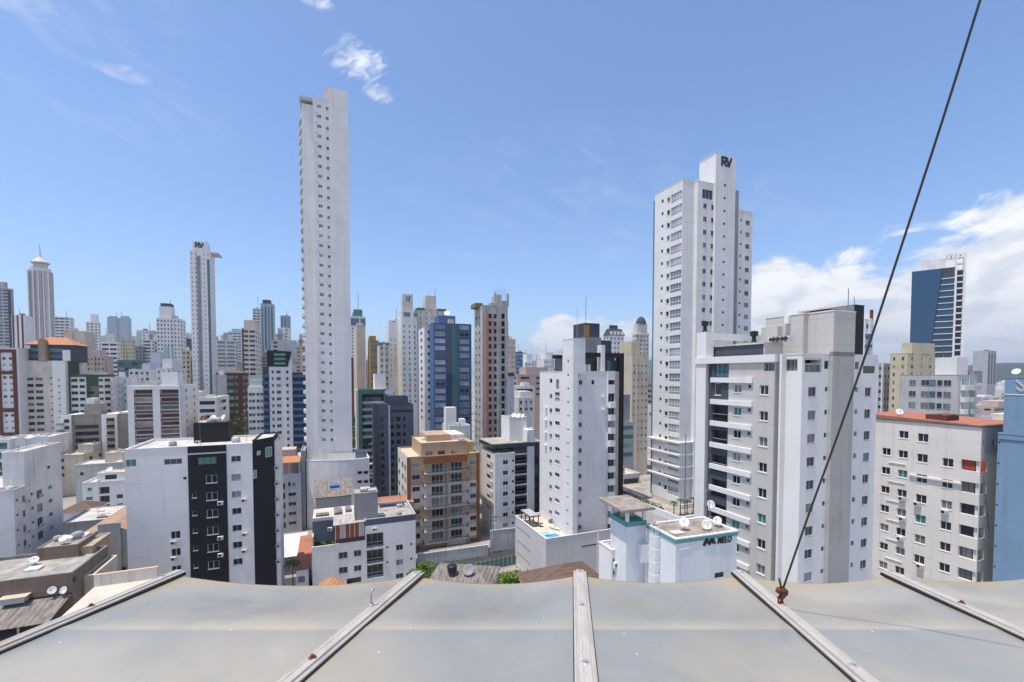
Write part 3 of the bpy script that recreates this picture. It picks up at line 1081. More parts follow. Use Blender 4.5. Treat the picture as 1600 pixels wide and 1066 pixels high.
def lerp(a, b, t): return a + (b - a) * t
def make_sheet(r0, r1, sag):
    NS, NT_ = 28, 190
    me = bpy.data.meshes.new('sheet'); vs, fs, ed, bd = [], [], [], []
    for j in range(NT_ + 1):
        t = j / NT_
        A, B = lerp(*r0, t), lerp(*r1, t)
        for i in range(NS + 1):
            s = i / NS
            p = lerp(A, B, s)
            q_ = max(0.0, min(1.0, (p.y - 2.16) / .75)); q_ = q_ * q_ * (3 - 2 * q_)
            sg = sag * 4 * s * (1 - s) * (q_ + .12 * min(1, abs(p.y - 2.18) * 2.5))
            # a purlin under the sheet lifts a faint crest across it
            crest = .003 * math.exp(-((p.y - 2.18) / .05) ** 2) + .002 / (1 + math.exp((p.y - 2.15) / .05))
            vs.append(tuple(p + Vector((0, 0, -.012 - sg + crest)) - OFF))
            ed.append(max(0, 1 - min(s, 1 - s) * 7) * .75 + max(0, 1 - t * 9))
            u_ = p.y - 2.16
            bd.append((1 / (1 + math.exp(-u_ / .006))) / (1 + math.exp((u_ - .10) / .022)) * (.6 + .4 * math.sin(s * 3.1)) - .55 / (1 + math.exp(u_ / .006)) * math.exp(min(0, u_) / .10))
    w = NS + 1
    for j in range(NT_):
        for i in range(NS):
            fs.append((j * w + i, j * w + w + i, j * w + w + i + 1, j * w + i + 1))
    n = len(vs)
    for x, y, z in list(vs): vs.append((x, y, z - .006))
    for i in range(NS): fs.append((i, i + 1, n + i + 1, n + i))
    for j in range(NT_):
        for i in range(NS):
            fs.append((n + j * w + i, n + j * w + i + 1, n + j * w + w + i + 1, n + j * w + w + i))
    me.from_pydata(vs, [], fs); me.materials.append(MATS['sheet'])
    me.attributes.new('edge', 'FLOAT', 'POINT').data.foreach_set('value', ed + ed)
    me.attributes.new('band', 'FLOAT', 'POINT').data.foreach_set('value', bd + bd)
    me.polygons.foreach_set('use_smooth', [True] * len(fs)); me.update()
    return link('sheet', me, awn)
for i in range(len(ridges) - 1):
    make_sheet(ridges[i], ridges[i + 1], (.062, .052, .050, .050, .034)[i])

def screw_mesh(mat):
    mb = MB()
    mb.lathe([(.016, 0), (.018, .004), (.010, .007)], (0, 0, 0), (0, 0, 1), mat, 12)
    mb.lathe([(.0085, .006), (.009, .014), (.007, .017)], (0, 0, 0), (0, 0, 1), mat, 6)
    return mb.mesh('screw', False)
scr_r, scr_g = screw_mesh('rust'), screw_mesh('galvanised')
def strip_part(A, B, wide):
    """ridge strip: a low ribbed aluminium profile along A-B"""
    mb = MB()
    t = (B - A).normalized(); sd_ = t.cross(Vector((0, 0, 1))).normalized(); up = sd_.cross(t)
    h = wide / 2
    prof = [(-h, -.008), (-h, .006), (-h * .80, .010), (-h * .74, .006), (-h * .62, .006), (-h * .56, .016), (-h * .2, .018), (-h * .16, .0155), (h * .16, .0155), (h * .2, .018),
            (h * .56, .016), (h * .62, .006), (h * .74, .006), (h * .80, .010), (h, .006), (h, -.008)]
    n = len(prof); N = 16; base = 0
    for k in range(N + 1):
        p = lerp(A, B, k / N) - OFF
        for a, b in prof: mb.v.append(tuple(p + sd_ * a + up * b))
    i0 = mb.mi('old_alu')
    for k in range(N):
        for j in range(n):
            j2 = (j + 1) % n
            mb.f.append((k * n + j, (k + 1) * n + j, (k + 1) * n + j2, k * n + j2)); mb.m.append(i0)
    mb.f.append(tuple(range(n))); mb.m.append(i0)
    # dark rubber seal under one side
    for sg in (-1, 1):
        mb.hull([tuple(A - OFF + sd_ * sg * (h - .002) + up * -.02), tuple(A - OFF + sd_ * sg * (h + .0045) + up * -.02), tuple(B - OFF + sd_ * sg * (h + .0045) + up * -.02), tuple(B - OFF + sd_ * sg * (h - .002) + up * -.02),
                 tuple(A - OFF + sd_ * sg * (h - .002) + up * .001), tuple(A - OFF + sd_ * sg * (h + .0045) + up * -.003), tuple(B - OFF + sd_ * sg * (h + .0045) + up * -.003), tuple(B - OFF + sd_ * sg * (h - .002) + up * .001)], 'black_metal')
    return mb.build('ridge_strip', awn), up
screws_px = {0: [((260, 905), 1), ((127, 952), 0)], 1: [((640, 899), 1), ((493, 1034), 0)], 2: [((905.5, 897.5), 1), ((910, 951), 1), ((916, 1042), 1)],
             3: [((1166, 899), 1), ((1332, 1047), 1)], 4: [((1405, 897), 1), ((1512, 947), 0)]}
for i, (A, B) in enumerate(ridges):
    A2 = A + (A - B).normalized() * .03
    o, up = strip_part(A2, B, .088)
    for (px, py), good in screws_px.get(i, ()):
        p = aw(px, py)
        k = (p.y - A.y) / (B.y - A.y)
        link('screw', scr_g if good else scr_r, o, tuple(lerp(A, B, k) - OFF + Vector((0, 0, .014))))
# purlin and end beam that carry the sheets
mb = MB()
A, B = ridges[0][0], ridges[-1][0]
mb.box(A.x - OFF.x + .0, B.x - OFF.x, 2.16 - OFF.y, 2.21 - OFF.y, H - 1.45 - OFF.z, H - 1.40 - OFF.z, 'galvanised')
mb.box(A.x - OFF.x + .0, B.x - OFF.x, 1.3 - OFF.y, 1.35 - OFF.y, H - 1.35 - OFF.z, H - 1.30 - OFF.z, 'galvanised')
mb.build('purlin', awn)
# bent metal hook standing on the second strip
hk = MB()
p = aw(580, 951) - OFF + Vector((0, 0, .02))
hk.path([p, p + Vector((0, 0, .05)), p + Vector((.001, 0, .075)), p + Vector((.006, .006, .085)), p + Vector((.012, .012, .078))], .0055, 'galvanised', 8)
hk.lathe([(.014, 0), (.014, .006)], tuple(p), (0, 0, 1), 'galvanised', 8)
hk.build('hook', awn, True)

# ---------------------------------------------------------------- steel cable tied to the awning
c0 = aw(1221, 948)
cab = empty('guy_cable', 'thin dark steel cable rising from a rusty clamp on the awning', 'cable', c0)
def cl(px, py, Y): return at(px, py, Y) - c0
k0 = cl(1222.5, 923, c0.y)
mb = MB()
ctrl = [(1222.5, 923), (1264, 803), (1309, 680), (1361, 529), (1410, 380), (1472, 190), (1530, 5), (1562, -100), (1600, -230)]
pts = []
for i, (x, y) in enumerate(ctrl):
    t = (923 - y) / 928
    pts.append(cl(x, y, 1 / lerp(1 / c0.y, 1 / 1.62, t)))
sm = []
for i in range(len(pts) - 1):
    for k in range(4):
        t = k / 4
        p0, p1, p2, p3 = pts[max(i - 1, 0)], pts[i], pts[i + 1], pts[min(i + 2, len(pts) - 1)]
        sm.append(.5 * ((2 * p1) + (p2 - p0) * t + (2 * p0 - 5 * p1 + 4 * p2 - p3) * t * t + (3 * p1 - p0 - 3 * p2 + p3) * t ** 3))
sm.append(pts[-1])
sm += [pts[-1] + (pts[-1] - pts[-2]).normalized() * k for k in (2.0, 6.0, 14.0)]
mb.path(sm, [.0052 - .0018 * i / len(sm) for i in range(len(sm))], 'wire_black', 8)
mb.path([k0, cl(1219.5, 914, c0.y - .01), cl(1217.5, 904, c0.y - .01)], .0055, 'wire_black', 6)
mb.build('cable', cab, True)
mb = MB()
q = lambda x, y, dy=0: cl(x, y, c0.y + dy)
mb.path([q(1213.5, 926), q(1217, 922), q(1222, 921.5), q(1226, 925), q(1226.5, 929)], [.009, .017, .019, .02, .016], 'rust', 8)
mb.path([q(1226, 925), q(1223, 929), q(1221, 934), q(1220, 937)], [.017, .018, .013, .010], 'rust', 8)
mb.build('clamp', cab, True)
mb = MB()
mb.path([q(1218.5, 932), q(1216, 935), q(1216.5, 940), q(1219.5, 945)], .0065, 'rust', 6)
mb.path([q(1221.5, 935), q(1222, 939), q(1220.5, 944), q(1220, 948.5)], .0085, 'rust', 6)
mb.build('eye_bolt', cab, True)

# ================================================================ near buildings
# ---- grey and white block with the beige lift shaft (right)
b = Bld('apartment_block', 'tall grey and white apartment block with a beige lift shaft and black glass balconies', 1254, 553, 47.5)
D = b.sd(1089, 556, -.9)[0]; W = b.fr(1371.5, 557, 0)[0]; zt = b.ztop
ysl = b.sd(1211, 560, -.9)[0]
yp = b.sd(1104, 560, -.9)[0]; yr = b.sd(1112.5, 560, -.9)[0]
Fw = b.grid('F', 0, [(1263, 604.8, 1275.5, 619.6, 'a'), (1289, 604.5, 1294, 612, 'a1'), (1336, 605, 1340.8, 612.5, 'a1'), (1351.5, 605.5, 1361.5, 619.5, 'a')], 9, (1257, 897 - 1.2))
Fw += b.grid('F', 0, [(1288, 564, 1295, 576.5, 'd'), (1336, 565.5, 1342, 577, 'd')])
Fw += b.grid('F', 0, [(1257.6, 569, 1284, 582, 'olive'), (1348.5, 572, 1367, 583.5, 'logk')])
Fw += b.grid('F', 0, [(1257.6, 559.5, 1284, 568.2, 'logo')])
Lw = []
b.mass((0, W, 0, D), 0, zt, 'white', {'F': Fw, 'L': b.grid('L', 0, [(1227, 561, 1246, 580, 'olive')])}, coping='white')
Lw = b.grid('L', -.9, [(1187, 602, 1200.5, 617, 'w')], 8, (1180.2, 879.0))
Lw += b.grid('L', -.9, [(1146.3, 601, 1158.7, 613.5, 'w'), (1168.6, 601, 1173.6, 607, 'a1')], 8, (1146.3 - 6.3, 845.5))
Lw += b.grid('L', -.9, [(1193.5, 567, 1217, 580, 'olive')])
Lw += b.grid('L', -.9, [(1117, 563, 1145.5, 589.5, 'grid')])
Lb = b.grid('L', -.9, [(1113.5, 634, 1136.5, 660, 'logk')], 7, (1111.5, 861))
Lb += b.grid('L', -.9, [(1116.5, 599, 1126.5, 617.5, 'w1'), (1132.5, 599, 1137, 605, 'a1')])
ydk = b.sd(1138.5, 600, -.9)[0]
b.mass((-.9, -.002, ysl, ydk), 0, zt - .35, 'beige_grey', {'L': [w for w in Lw if w[0] < ydk]}, part='grey_wall', roof=None)
b.mass((-.9, -.002, ydk + .002, yr), 0, zt - .35, 'slate', {'L': [w for w in Lw if w[0] > ydk] + Lb}, part='dark_wall', roof=None)
# dark wall patches round the balconies
ya, yb_ = b.sd(1138, 600, -.92)[0], yr
mb = b.P('dark_recess'); mb.box(-.45, 0.2, yr, yp, 0, zt - .4, 'slate')
mb = b.P('pilaster'); ztp = b.sd(1097, 519.5, -.9)[1]
mb.box(-1.0, .3, yp, D, 0, ztp, 'white')
# white bands over the balconies
mb = b.P('band')
yb0 = b.sd(1175, 600, -1.1)[0]
z1 = b.sd(1113, 590, -1.2)[1]; fh = (b.sd(1146.3, 601, -.9)[1] - b.sd(1140, 845.5, -.9)[1]) / 7
for k in range(9):
    mb = MB(); mb.box(-1.15, -.903, yb0, yr, z1 - k * fh - .62, z1 - k * fh, 'white'); mb.build('band', b.root)
# cornice band round the top of the grey wing
mb = b.P('cornice'); mb.box(-1.15, 0.0, b.sd(1211, 556, -1.15)[0], D + .1, zt - .8, zt + .05, 'white')
# fins at the slot
mb = b.P('fin'); yf = b.sd(1222.5, 560, -.5)[0]; mb.box(-.75, -.003, yf - .12, yf + .12, 0, zt + .05, 'white')
# pent house and its shaft
sx0, sx1 = b.fr(1299.5, 640, -.4)[0], b.fr(1333, 640, -.4)[0]
ztp2 = b.fr(1302, 485, -.4)[1]
mb = b.P('lift_shaft'); mb.box(sx0, sx1, -.4, -.004, 0, zt + .3, 'shaft_grey')
yE = b.sd(1203.5, 494, sx0)[0]; yM = b.sd(1263, 488.5, sx0)[0]
b.mass((sx0, sx1, -.4, yM), zt - .2, ztp2, 'beige_grey', part='penthouse', roof='roof_light', par=.3, coping='white')
b.mass((sx0 - .75, sx1 - .5, yM + .01, yE), zt - .6, ztp2, 'beige_grey', part='penthouse', roof='roof_light', par=.3, coping='white')
mb = b.P('penthouse_box'); y2 = b.sd(1222, 506, sx0 - .75)[0]; y3 = b.sd(1240, 506, sx0 - .75)[0]
mb.box(sx0 - 1.5, sx0 - .76, y2, yE, ztp2 - 3.0, ztp2 - 1.2, 'beige_grey')
mb.box(sx0 - 1.2, sx0 - .76, b.sd(1236, 500, sx0 - .75)[0], b.sd(1229, 500, sx0 - .75)[0], ztp2 - 1.0, ztp2 - .05, 'white')
mb = b.P('roof_slab'); mb.box(sx0 + .3, sx0 + 2.6, .2, yM + 1.5, ztp2 + .32, ztp2 + .45, 'roof_cream')
for yy in (.6, yM * .7):
    mb.box(sx0 + .5, sx0 + 2.4, yy, yy + .9, ztp2 + .07, ztp2 + .32, 'interior')
# attic along the left side
yA = b.sd(1193.5, 541, .6)[0]
mb = b.P('attic_wall'); zA = b.sd(1104, 543.5, .6)[1]
mb.box(.6, 6, yA, D - .8, zt - .6, zA, 'slate'); xA2 = b.fr(1241, 545, yA)[0]; mb.box(.55, xA2, yA - .12, yA - .01, zt - .6, zA - .02, 'beige_grey'); mb.box(6.01, xA2, yA, D - .8, zt - .6, zA - .02, 'beige_grey')
mb.box(.45, xA2 + .1, yA - .2, D - .7, zA, zA + .2, 'roof_light')
mb = b.P('pergola_beam'); mb.box(.31, b.fr(1205, 526, yp)[0], yp + .1, yp + .5, ztp - 1.0, ztp - .1, 'white')
for i in range(5):
    xx = sx0 - 1.7; yy = lerp(b.sd(1234, 534, xx)[0], b.sd(1209, 534, xx)[0], i / 4)
    link('air_conditioner', ac_mesh(), b.root, (xx, yy, zA + .25), -math.pi / 2)
b.done()
GREY = b
pp = b.root.matrix_world
def world(bb, x, y, z):
    return Vector((bb.o.x + x * bb.c - y * bb.s, bb.o.y + x * bb.s + y * bb.c, z))
for (x, y, z, h_, lab) in ((-.4, (yp + D) / 2, ztp, 1.5, 'black roof vent with a hooded top on the white corner pillar of the grey block'), (1.5, b.sd(1178, 536, 1.5)[0], zA + .2, 1.5, 'black roof vent standing on the flat attic roof of the grey block')):
    r = empty('roof_vent', lab, 'roof vent', world(b, x, y, z), GA, 'black roof vents on the grey block')
    m = MB(); m.lathe([(.42, 0), (.24, .35), (.22, h_ * .6)], (0, 0, 0), (0, 0, 1), 'black_metal', 12); m.build('pipe', r)
    m = MB(); m.lathe([(.24, h_ * .55), (.46, h_ * .62), (.46, h_ * .95), (.2, h_)], (0, 0, 0), (0, 0, 1), 'black_metal', 12)
    m.build('cowl', r)

# ---- lift tower with the lettering (centre right, close)
b = Bld('rooftop_tower', 'white rooftop tower with a turquoise rim and large black lettering', 1056, 843, 42, R(18))
W = b.fr(1152, 825, 0)[0]; D = b.sd(1010.5, 815, 0)[0]; zt = b.ztop
b.mass((0, W, 0, D), 0, zt, 'melo_white', {'F': b.grid('F', 0, [(1116.5, 894.5, 1131, 903, 'd')])}, roof='roof_melo', par=.12, coping='white')
mb = b.P('rim_band'); e = .06
mb.box(-e, W + e, -e, -.004, zt - .42, zt - .06, 'teal_band'); mb.box(-e, -.004, -.002, D, zt - .42, zt - .06, 'teal_band')
# lettering
def P(x, y):   # picture point of the enlarged view to the front
    px, py = 920 + x / 5.923, 740 + y / 5.922
    return b.fr(px, py, 0)
x0, z0 = P(1187, 640); x1, z1 = P(1316, 620)
t = text('MELO', b.root, (x0, -.06, P(1187, 648)[1]), (R(90), 0, 0), .9, 'sign_black', .022, .22, 1.08, .03)
t.scale = ((x1 - x0) / (max(v.co.x for v in t.data.vertices) - min(v.co.x for v in t.data.vertices)), 1, 1)
m = MB()
to3 = lambda x, y, d_: (P(x, y)[0], -.02 - d_, P(x, y)[1])
bars(m, [(1066, 662), (1092, 602)], 24, 'sign_black', to3); bars(m, [(1090, 606), (1108, 648)], 20, 'sign_black', to3, .06)
bars(m, [(1113, 655), (1134, 602)], 20, 'sign_black', to3); bars(m, [(1132, 606), (1146, 640)], 19, 'sign_black', to3, .06)
bars(m, [(1150, 600), (1166, 648)], 13, 'sign_black', to3, .055)
m.build('emblem', b.root)
# conduit on the front
m = b.P('conduit')
for a_, c_ in (((940, 600), (940, 682)), ((940, 684), (835, 706)), ((833, 706), (830, 1010))):
    (xa, za), (xc, zc) = P(*a_), P(*c_)
    m.path([(xa, -.03, za), (xc, -.03, zc)], .025, 'melo_white', 5)
# neighbour shaft with an open lantern on top
sx = -2.4
px0 = b.loc(at(979, 832, 46.0)); 
hx1 = px0.x; hy0 = px0.y
h2x = b.fr(1009, 830, hy0)[0]
b.mass((hx1, h2x, hy0, hy0 + 3.2), 0, b.fr(990, 815, hy0)[1], 'melo_white', part='shaft', roof=None)
zl = b.fr(990, 815, hy0)[1]
m = b.P('shaft_band'); m.box(hx1 - .06, h2x + .06, hy0 - .06, hy0 + 3.26, zl - .5, zl, 'teal_band')
m = b.P('lantern')
zr = b.fr(979, 797, hy0)[1]
for xx in (hx1, h2x - .3):
    for yy in (hy0, hy0 + 2.9): m.box(xx, xx + .3, yy, yy + .3, zl, zr, 'melo_white')
m.box(hx1 + .3, h2x - .3, hy0 + 1.6, hy0 + 1.75, zl, zr, 'sage')
m = b.P('lantern_roof'); m.box(hx1 - 1.0, h2x + .5, hy0 - .9, hy0 + 4.2, zr, zr + .28, 'roof_melo')
m = b.P('wall_box'); z5 = b.fr(1000, 848, hy0)[1]
m.box(h2x - 1.0, h2x + .9, hy0 - .7, hy0 - .01, z5 - 1.9, z5, 'melo_white')
m = b.P('ladder')
lx = -.16
ly = b.sd(1027, 840, lx)[0]
for dy in (-.24, .24): m.path([(lx, ly + dy, 12), (lx, ly + dy, zt + 1.0)], .03, 'white_metal', 5)
for k in range(52): m.path([(lx, ly - .24, 13 + k * .32), (lx, ly + .24, 13 + k * .32)], .018, 'white_metal', 4)
for k in range(9):
    zc = zt + .8 - k * 1.3
    m.path([(lx - .75 * math.sin(a * math.pi / 8), ly + .36 * math.cos(a * math.pi / 8), zc) for a in range(9)], .02, 'white_metal', 4)
for a in range(1, 8, 2): m.path([(lx - .75 * math.sin(a * math.pi / 8), ly + .36 * math.cos(a * math.pi / 8), zt + .8) , (lx - .75 * math.sin(a * math.pi / 8), ly + .36 * math.cos(a * math.pi / 8), 15)], .014, 'white_metal', 4)
m = b.P('roof_hatch'); hx, hy = b.top(1058, 832, zt)
m.box(hx - .6, hx + .6, hy - .45, hy + .45, zt - .12, zt + .05, 'roof_light')
b.done(); MELO = b; ztm = zt - .12
def on(bb, px, py, z): 
    p = at_z(px, py, z); return (p.x, p.y, z)
dish(on(b, 1069, 828, ztm), .5, 205, 32, 'satellite dish with rusty edge standing alone on the white tower roof', .45, 'satellite dishes on the white tower roof', rusty=True)
dish(on(b, 1104, 828, ztm), .5, 190, 25, 'clean white satellite dish at the front rim of the white tower roof', .2, 'satellite dishes on the white tower roof')
dish(on(b, 1121, 823, ztm), .44, 225, 30, 'satellite dish with an orange rust patch near the right corner of the tower roof', .35, 'satellite dishes on the white tower roof', rusty=True)
dish(on(b, 1110, 808, ztm), .48, 170, 25, 'satellite dish raised on a mast at the back of the white tower roof', 1.1, 'satellite dishes on the white tower roof')
antenna(on(b, 1070, 806, ztm), 9.2, 'tall thin lattice mast rising from the white tower roof', None, False, .07)
antenna(on(b, 1108, 811, ztm), 3.3, 'branched television antenna beside the dishes on the white tower roof', None, True, .03)

# ---- small white annex in front of the podium
b = Bld('annex_building', 'small two storey white annex with a beige roof beside the podium wall', 955.5, 860, 48, R(20))
W = b.fr(979, 856, 0)[0]
b.mass((0, W, 0, b.sd(936, 848, 0)[0]), 0, b.ztop, 'white', {'F': b.grid('F', 0, [(957.5, 872, 967, 880, 'a'), (957.5, 891, 966.5, 899, 'a')])}, roof='roof_cream', par=.15)
b.ac('F', 0, 962, 885); b.done()

# ---- white tower with the curved bay, on its podium with a pool
b = Bld('apartment_tower', 'white apartment tower with black roof frame on a grey podium with a pool', 853, 842.5, 89.7)
zp = b.ztop
W = b.fr(981, 827.5, 0)[0] + 4; D = b.sd(805, 803.7, 0)[0]
b.mass((0, W, 0, D), 0, zp, 'podium_grey', part='podium', roof='deck_sand', par=1.1, coping='white')
m = b.P('podium_rib'); xr = b.fr(934.5, 832, 0)[0]; m.box(xr - .25, xr + .25, -.12, -.003, 0, zp + .3, 'white')
m = b.P('podium_slot')
for py in ((824, 839), (845, 862), (864, 881)):
    ya, za = b.sd(808, py[0], 0); yb2, zb2 = b.sd(829, py[1] , 0)
    m.box(-.02, -.003, yb2, ya, (za + zb2) / 2 - .06, (za + zb2) / 2 + .06, 'interior')
xa, za = b.fr(909, 853, 0); xb, zb = b.fr(933, 850, 0); m.box(xa, xb, -.02, -.003, zb - .15, zb + .1, 'interior')
dk = zp - 1.1
for mat, q4 in (('pool_shallow', ((843, 833), (856, 830), (860, 836), (848, 838.5))), ('pool_water', ((851, 837), (868, 833), (876, 838), (857, 841.5)))):
    m = b.P('pool'); pts = [b.top(x, y, dk + .05) for x, y in q4]
    m.face([(x, y, dk + .05) for x, y in pts], mat)
# tower
sp = b.loc(at(896, 529, 92.5)); sx, sy, zs = sp.x, sp.y, sp.z
S1 = b.fr(902.7, 620, sy)[0]; SL = b.sd(879, 536, sx)[0]
sq = [w for w in b.grid('L', sx, [(886.5, 563.3, 889.2, 566, 'd1')], 13, (884.5, 816))]
dd = b.dk = dk
b.mass((sx, S1, sy, SL), dk, zs, 'white_line', {'L': sq}, part='stair_shaft', roof='roof_light', par=.3)
zm = b.fr(905, 580.5, sy + 2)[1]
ym = sy + 2.0
X1 = b.fr(948.5, 590, ym)[0]; xm = sx + .35
DL = b.sd(843.5, 579, xm)[0]
Lw = b.grid('L', xm, [(858.6, 600.3 + 38, 862.6, 606.8 + 38, 'a'), ], 9, (856, 795)) + b.grid('L', xm, [(867, 638, 874.5, 644.5, 'w')], 9, (865.4, 797))
Lw += b.grid('L', xm, [(858.8, 592, 863, 598.6, 'a1'), (868.8, 593, 873.6, 608, 'a1'), (858.6, 616, 862.8, 623, 'a1'), (867, 613, 874.5, 618, 'a'), (867, 621.5, 874.5, 625, 'a')])
Fw = b.grid('F', ym, [(904.5, 619.8, 909.5, 626.5, 'a')], 11, (903.2, 821)) + b.grid('F', ym, [(904.8, 594, 910, 601, 'a'), (924.3, 594, 928.8, 601, 'a1')])
b.mass((xm, X1, ym, DL), dk, zm, 'white_line', {'L': Lw, 'F': Fw}, roof='roof_light', par=.4)
# upper box over the stairs
ub = b.fr(914.7, 529, sy)[0]
b.mass((S1 + .003, ub, sy + .02, SL), zm - .5, zs - .1, 'white_line', part='upper_box', roof='roof_light', par=.3)
# curved bay with loggias
yb = ym - .4; xb0, xb1 = X1 + .02, b.fr(963.7, 620, yb)[0]
Bw = b.grid('F', yb, [(949.3, 615, 961.6, 628, 'a')], 11, (949.3, 615 + 10 * 20.1)) + b.grid('F', yb, [(949.3, 594, 961.6, 601, 'd')])
zb_ = b.fr(950, 580.5, yb)[1]
b.mass(None, dk, zb_, 'white', {0: [(w[0] + 0, *w[1:]) for w in Bw]}, part='bay', roof='roof_light', par=.3, poly=[(xb0, yb), (xb1 - .5, yb), (xb1 + .3, yb + 1.2), (xb1 + .3, DL), (xb0, DL)])
for k in range(11):
    z = b.fr(950, 628 + k * 20.1, yb)[1]
    o = MB(); o.prism([(xb0 + .1, yb - .01), (xb0 + .35, yb - .5), (xb1 - .7, yb - .5), (xb1 - .2, yb - .01)], z - 1.35, z - .05, 'white'); o.build('balcony', b.root)
m2 = b.P('ac_ledge')
for (px, py) in ((942, 619), (942, 639), (854, 636), (853.6, 655.5), (853.4, 675), (853.2, 694.5)):
    if px > 900:
        x, z = b.fr(px, py, ym); m2.box(x - .35, x + .35, ym - .55, ym - .004, z - .25, z, 'white')
    else:
        y, z = b.sd(px, py, xm); m2.box(xm - .55, xm - .004, y - .4, y + .4, z - .25, z, 'white')
t0, t1 = xb1 + .32, b.fr(968, 640, yb + 1.0)[0]
m = b.P('cream_strip'); m.box(t0, t1 + .3, yb + 1.2, DL - 1, dk, zm, 'cream')
kx0, kx1 = b.fr(968.2, 640, yb + .9)[0], b.fr(974.5, 640, yb + .9)[0]
zk = b.fr(970, 552, yb + .9)[1]
m = b.P('roof_frame')
m.box(kx0, kx1, yb + .9, yb + 2.6, dk, zk, 'black_paint')
lx0 = ub + .82
m.box(lx0, kx0 - .003, yb + 1.0, yb + 1.9, zk - .9, zk, 'black_paint')
m.box(kx0, kx1, yb + 2.603, DL, zk - .9, zk, 'black_paint')
m.box(lx0, kx0 - .003, DL - 1, DL, zk - .9, zk, 'black_paint')
# penthouse floor under the frame
m = b.P('penthouse')
m.box(lx0 + .1, kx0 - .1, ym + 2.4, DL - 1.2, zm - .4, zk - 1.0, 'slate')
m.box(b.fr(918.5, 570, ym + 1)[0], b.fr(922.5, 570, ym + 1)[0], ym + 1, ym + 2.38, zm - .4, zm + 1.5, 'white')
b.wins.append(((b.fr(935, 568, ym + 2.4)[0], ym + 2.36, zm), 0, 3.2, 2.3, 'ddoor', 0))
b.wins.append(((b.fr(957, 568, ym + 2.4)[0], ym + 2.36, zm), 0, 3.0, 2.5, 'grid', 0))
m = b.P('fin'); fx0, fx1 = b.fr(941, 560, ym)[0], b.fr(946.5, 560, ym)[0]
m.box(fx0, fx1, ym + .3, ym + 2.0, zm - .35, b.fr(943, 539, ym)[1], 'white')
# pergola on the deck
m = b.P('pergola')
qa, qb = b.top(808, 815, dk + 2.6), b.top(843, 806, dk + 2.6)
gx0, gx1, gy0, gy1 = 1.0, min(qb[0], xm - .3), max(DL - 7, 9), D - 1
for xx in (gx0, gx1 - .2):
    for yy in (gy0, (gy0 + gy1) / 2, gy1 - .2): m.box(xx, xx + .2, yy, yy + .2, dk, dk + 2.4, 'wood')
for k in range(12):
    yy = gy0 + (gy1 - gy0 - .2) * k / 11; m.box(gx0 - .2, gx1 + .2, yy, yy + .1, dk + 2.4, dk + 2.6, 'wood')
m.box(gx0, gx1, gy0, gy1, dk + 2.62, dk + 2.68, 'glass_pale')
# black grid building wing behind the deck at right
b.done(); PODI = b
for i, (px, py, lab) in enumerate(((838, 822, 'low round terrace table nearest the pergola on the pool deck'), (845, 823, 'small round terrace table between the pergola and the white loungers'))):
    r = empty('terrace_table', lab, 'table', on(b, px, py, dk), GA)
    m = MB(); m.lathe([(.55, .7), (.55, .75)], (0, 0, 0), (0, 0, 1), 'wood', 14); m.build('tabletop', r)
    m = MB(); m.path([(0, 0, 0), (0, 0, .7)], .06, 'black_metal', 6); m.lathe([(.3, 0), (.3, .04)], (0, 0, 0), (0, 0, 1), 'black_metal', 10); m.build('leg', r)
for i, (px, py, rz) in enumerate(((863, 826, .5), (869, 828, .9))):
    r = empty('sun_lounger', ('white sun lounger beside the pool, the one nearer the deck plant', 'white sun lounger beside the pool, close to the tower foot')[i], 'sun lounger', on(b, px, py, dk), rz)
    m = MB(); m.box(-.3, .3, -.9, .5, .28, .38, 'white_metal'); m.build('seat', r)
    m = MB(); m.hull([(-.3, .5, .28), (.3, .5, .28), (.3, 1.1, .75), (-.3, 1.1, .75), (-.3, .5, .38), (.3, .5, .38), (.3, 1.05, .85), (-.3, 1.05, .85)], 'white_metal'); m.build('backrest', r)
    for x, y in ((-.25, -.8), (.25, -.8), (-.25, .4), (.25, .4)):
        m = MB(); m.box(x - .03, x + .03, y - .03, y + .03, 0, .28, 'white_metal'); m.build('leg', r)
tree(on(b, 860, 823, dk), 1.8, .7, 'small bright green potted shrub on the pool deck', 'leaf_bright', None, 160, .3, 'shrub')

# ---- white apartment block with red flat roof (far right)
b = Bld('apartment_block', 'off white apartment block with a flat red roof and corner loggias', 1534, 668, 59)
zt = b.ztop; W = 12.0; D = b.sd(1366, 646, 0)[0] + 2
c8 = lambda x, y: (1340 + x / 3.554, 620 + y / 3.554)
def rc(x0, y0, x1, y1, st): return (*c8(x0, y0), *c8(x1, y1), st)
Lw = b.grid('L', 0, [rc(470, 342, 532, 390, 'w')], 6, c8(444, 918)) + b.grid('L', 0, [rc(333, 205, 393, 252, 'w')], 7, c8(309, 873))
Lw += b.grid('L', 0, [rc(229, 190, 282, 232, 'w')], 8, c8(200, 936)) + b.grid('L', 0, [rc(136, 285, 183, 325, 'w')], 7, c8(106, 906))
lg = b.grid('L', 0, [rc(580, 354, 690, 414, 'lop')], 6, c8(557, 953))
Lw += [(w[0] + .1, *w[1:]) for w in lg]
Fw = b.grid('F', 0, [rc(697, 242, 708, 268, 'd1'), rc(746, 238, 767, 270, 'a')])
Fw += [(.95, w[1], 1.5, w[3], 'lop') for w in lg]
b.mass((0, W, 0, D), 0, zt, 'warm_white', {'L': Lw, 'F': Fw}, roof=None)
m = b.P('roof')
m.box(-.15, W + .15, -.15, D + .15, zt, zt + .12, 'slate')
m.hull([(.2, .2, zt + .12), (W - .2, .2, zt + .12), (W - .2, D - .2, zt + .12), (.2, D - .2, zt + .12), (.2, .2, zt + .2), (W - .2, .2, zt + .2), (W - .2, D - .2, zt + .75), (.2, D - .2, zt + .75)], 'red_tile')
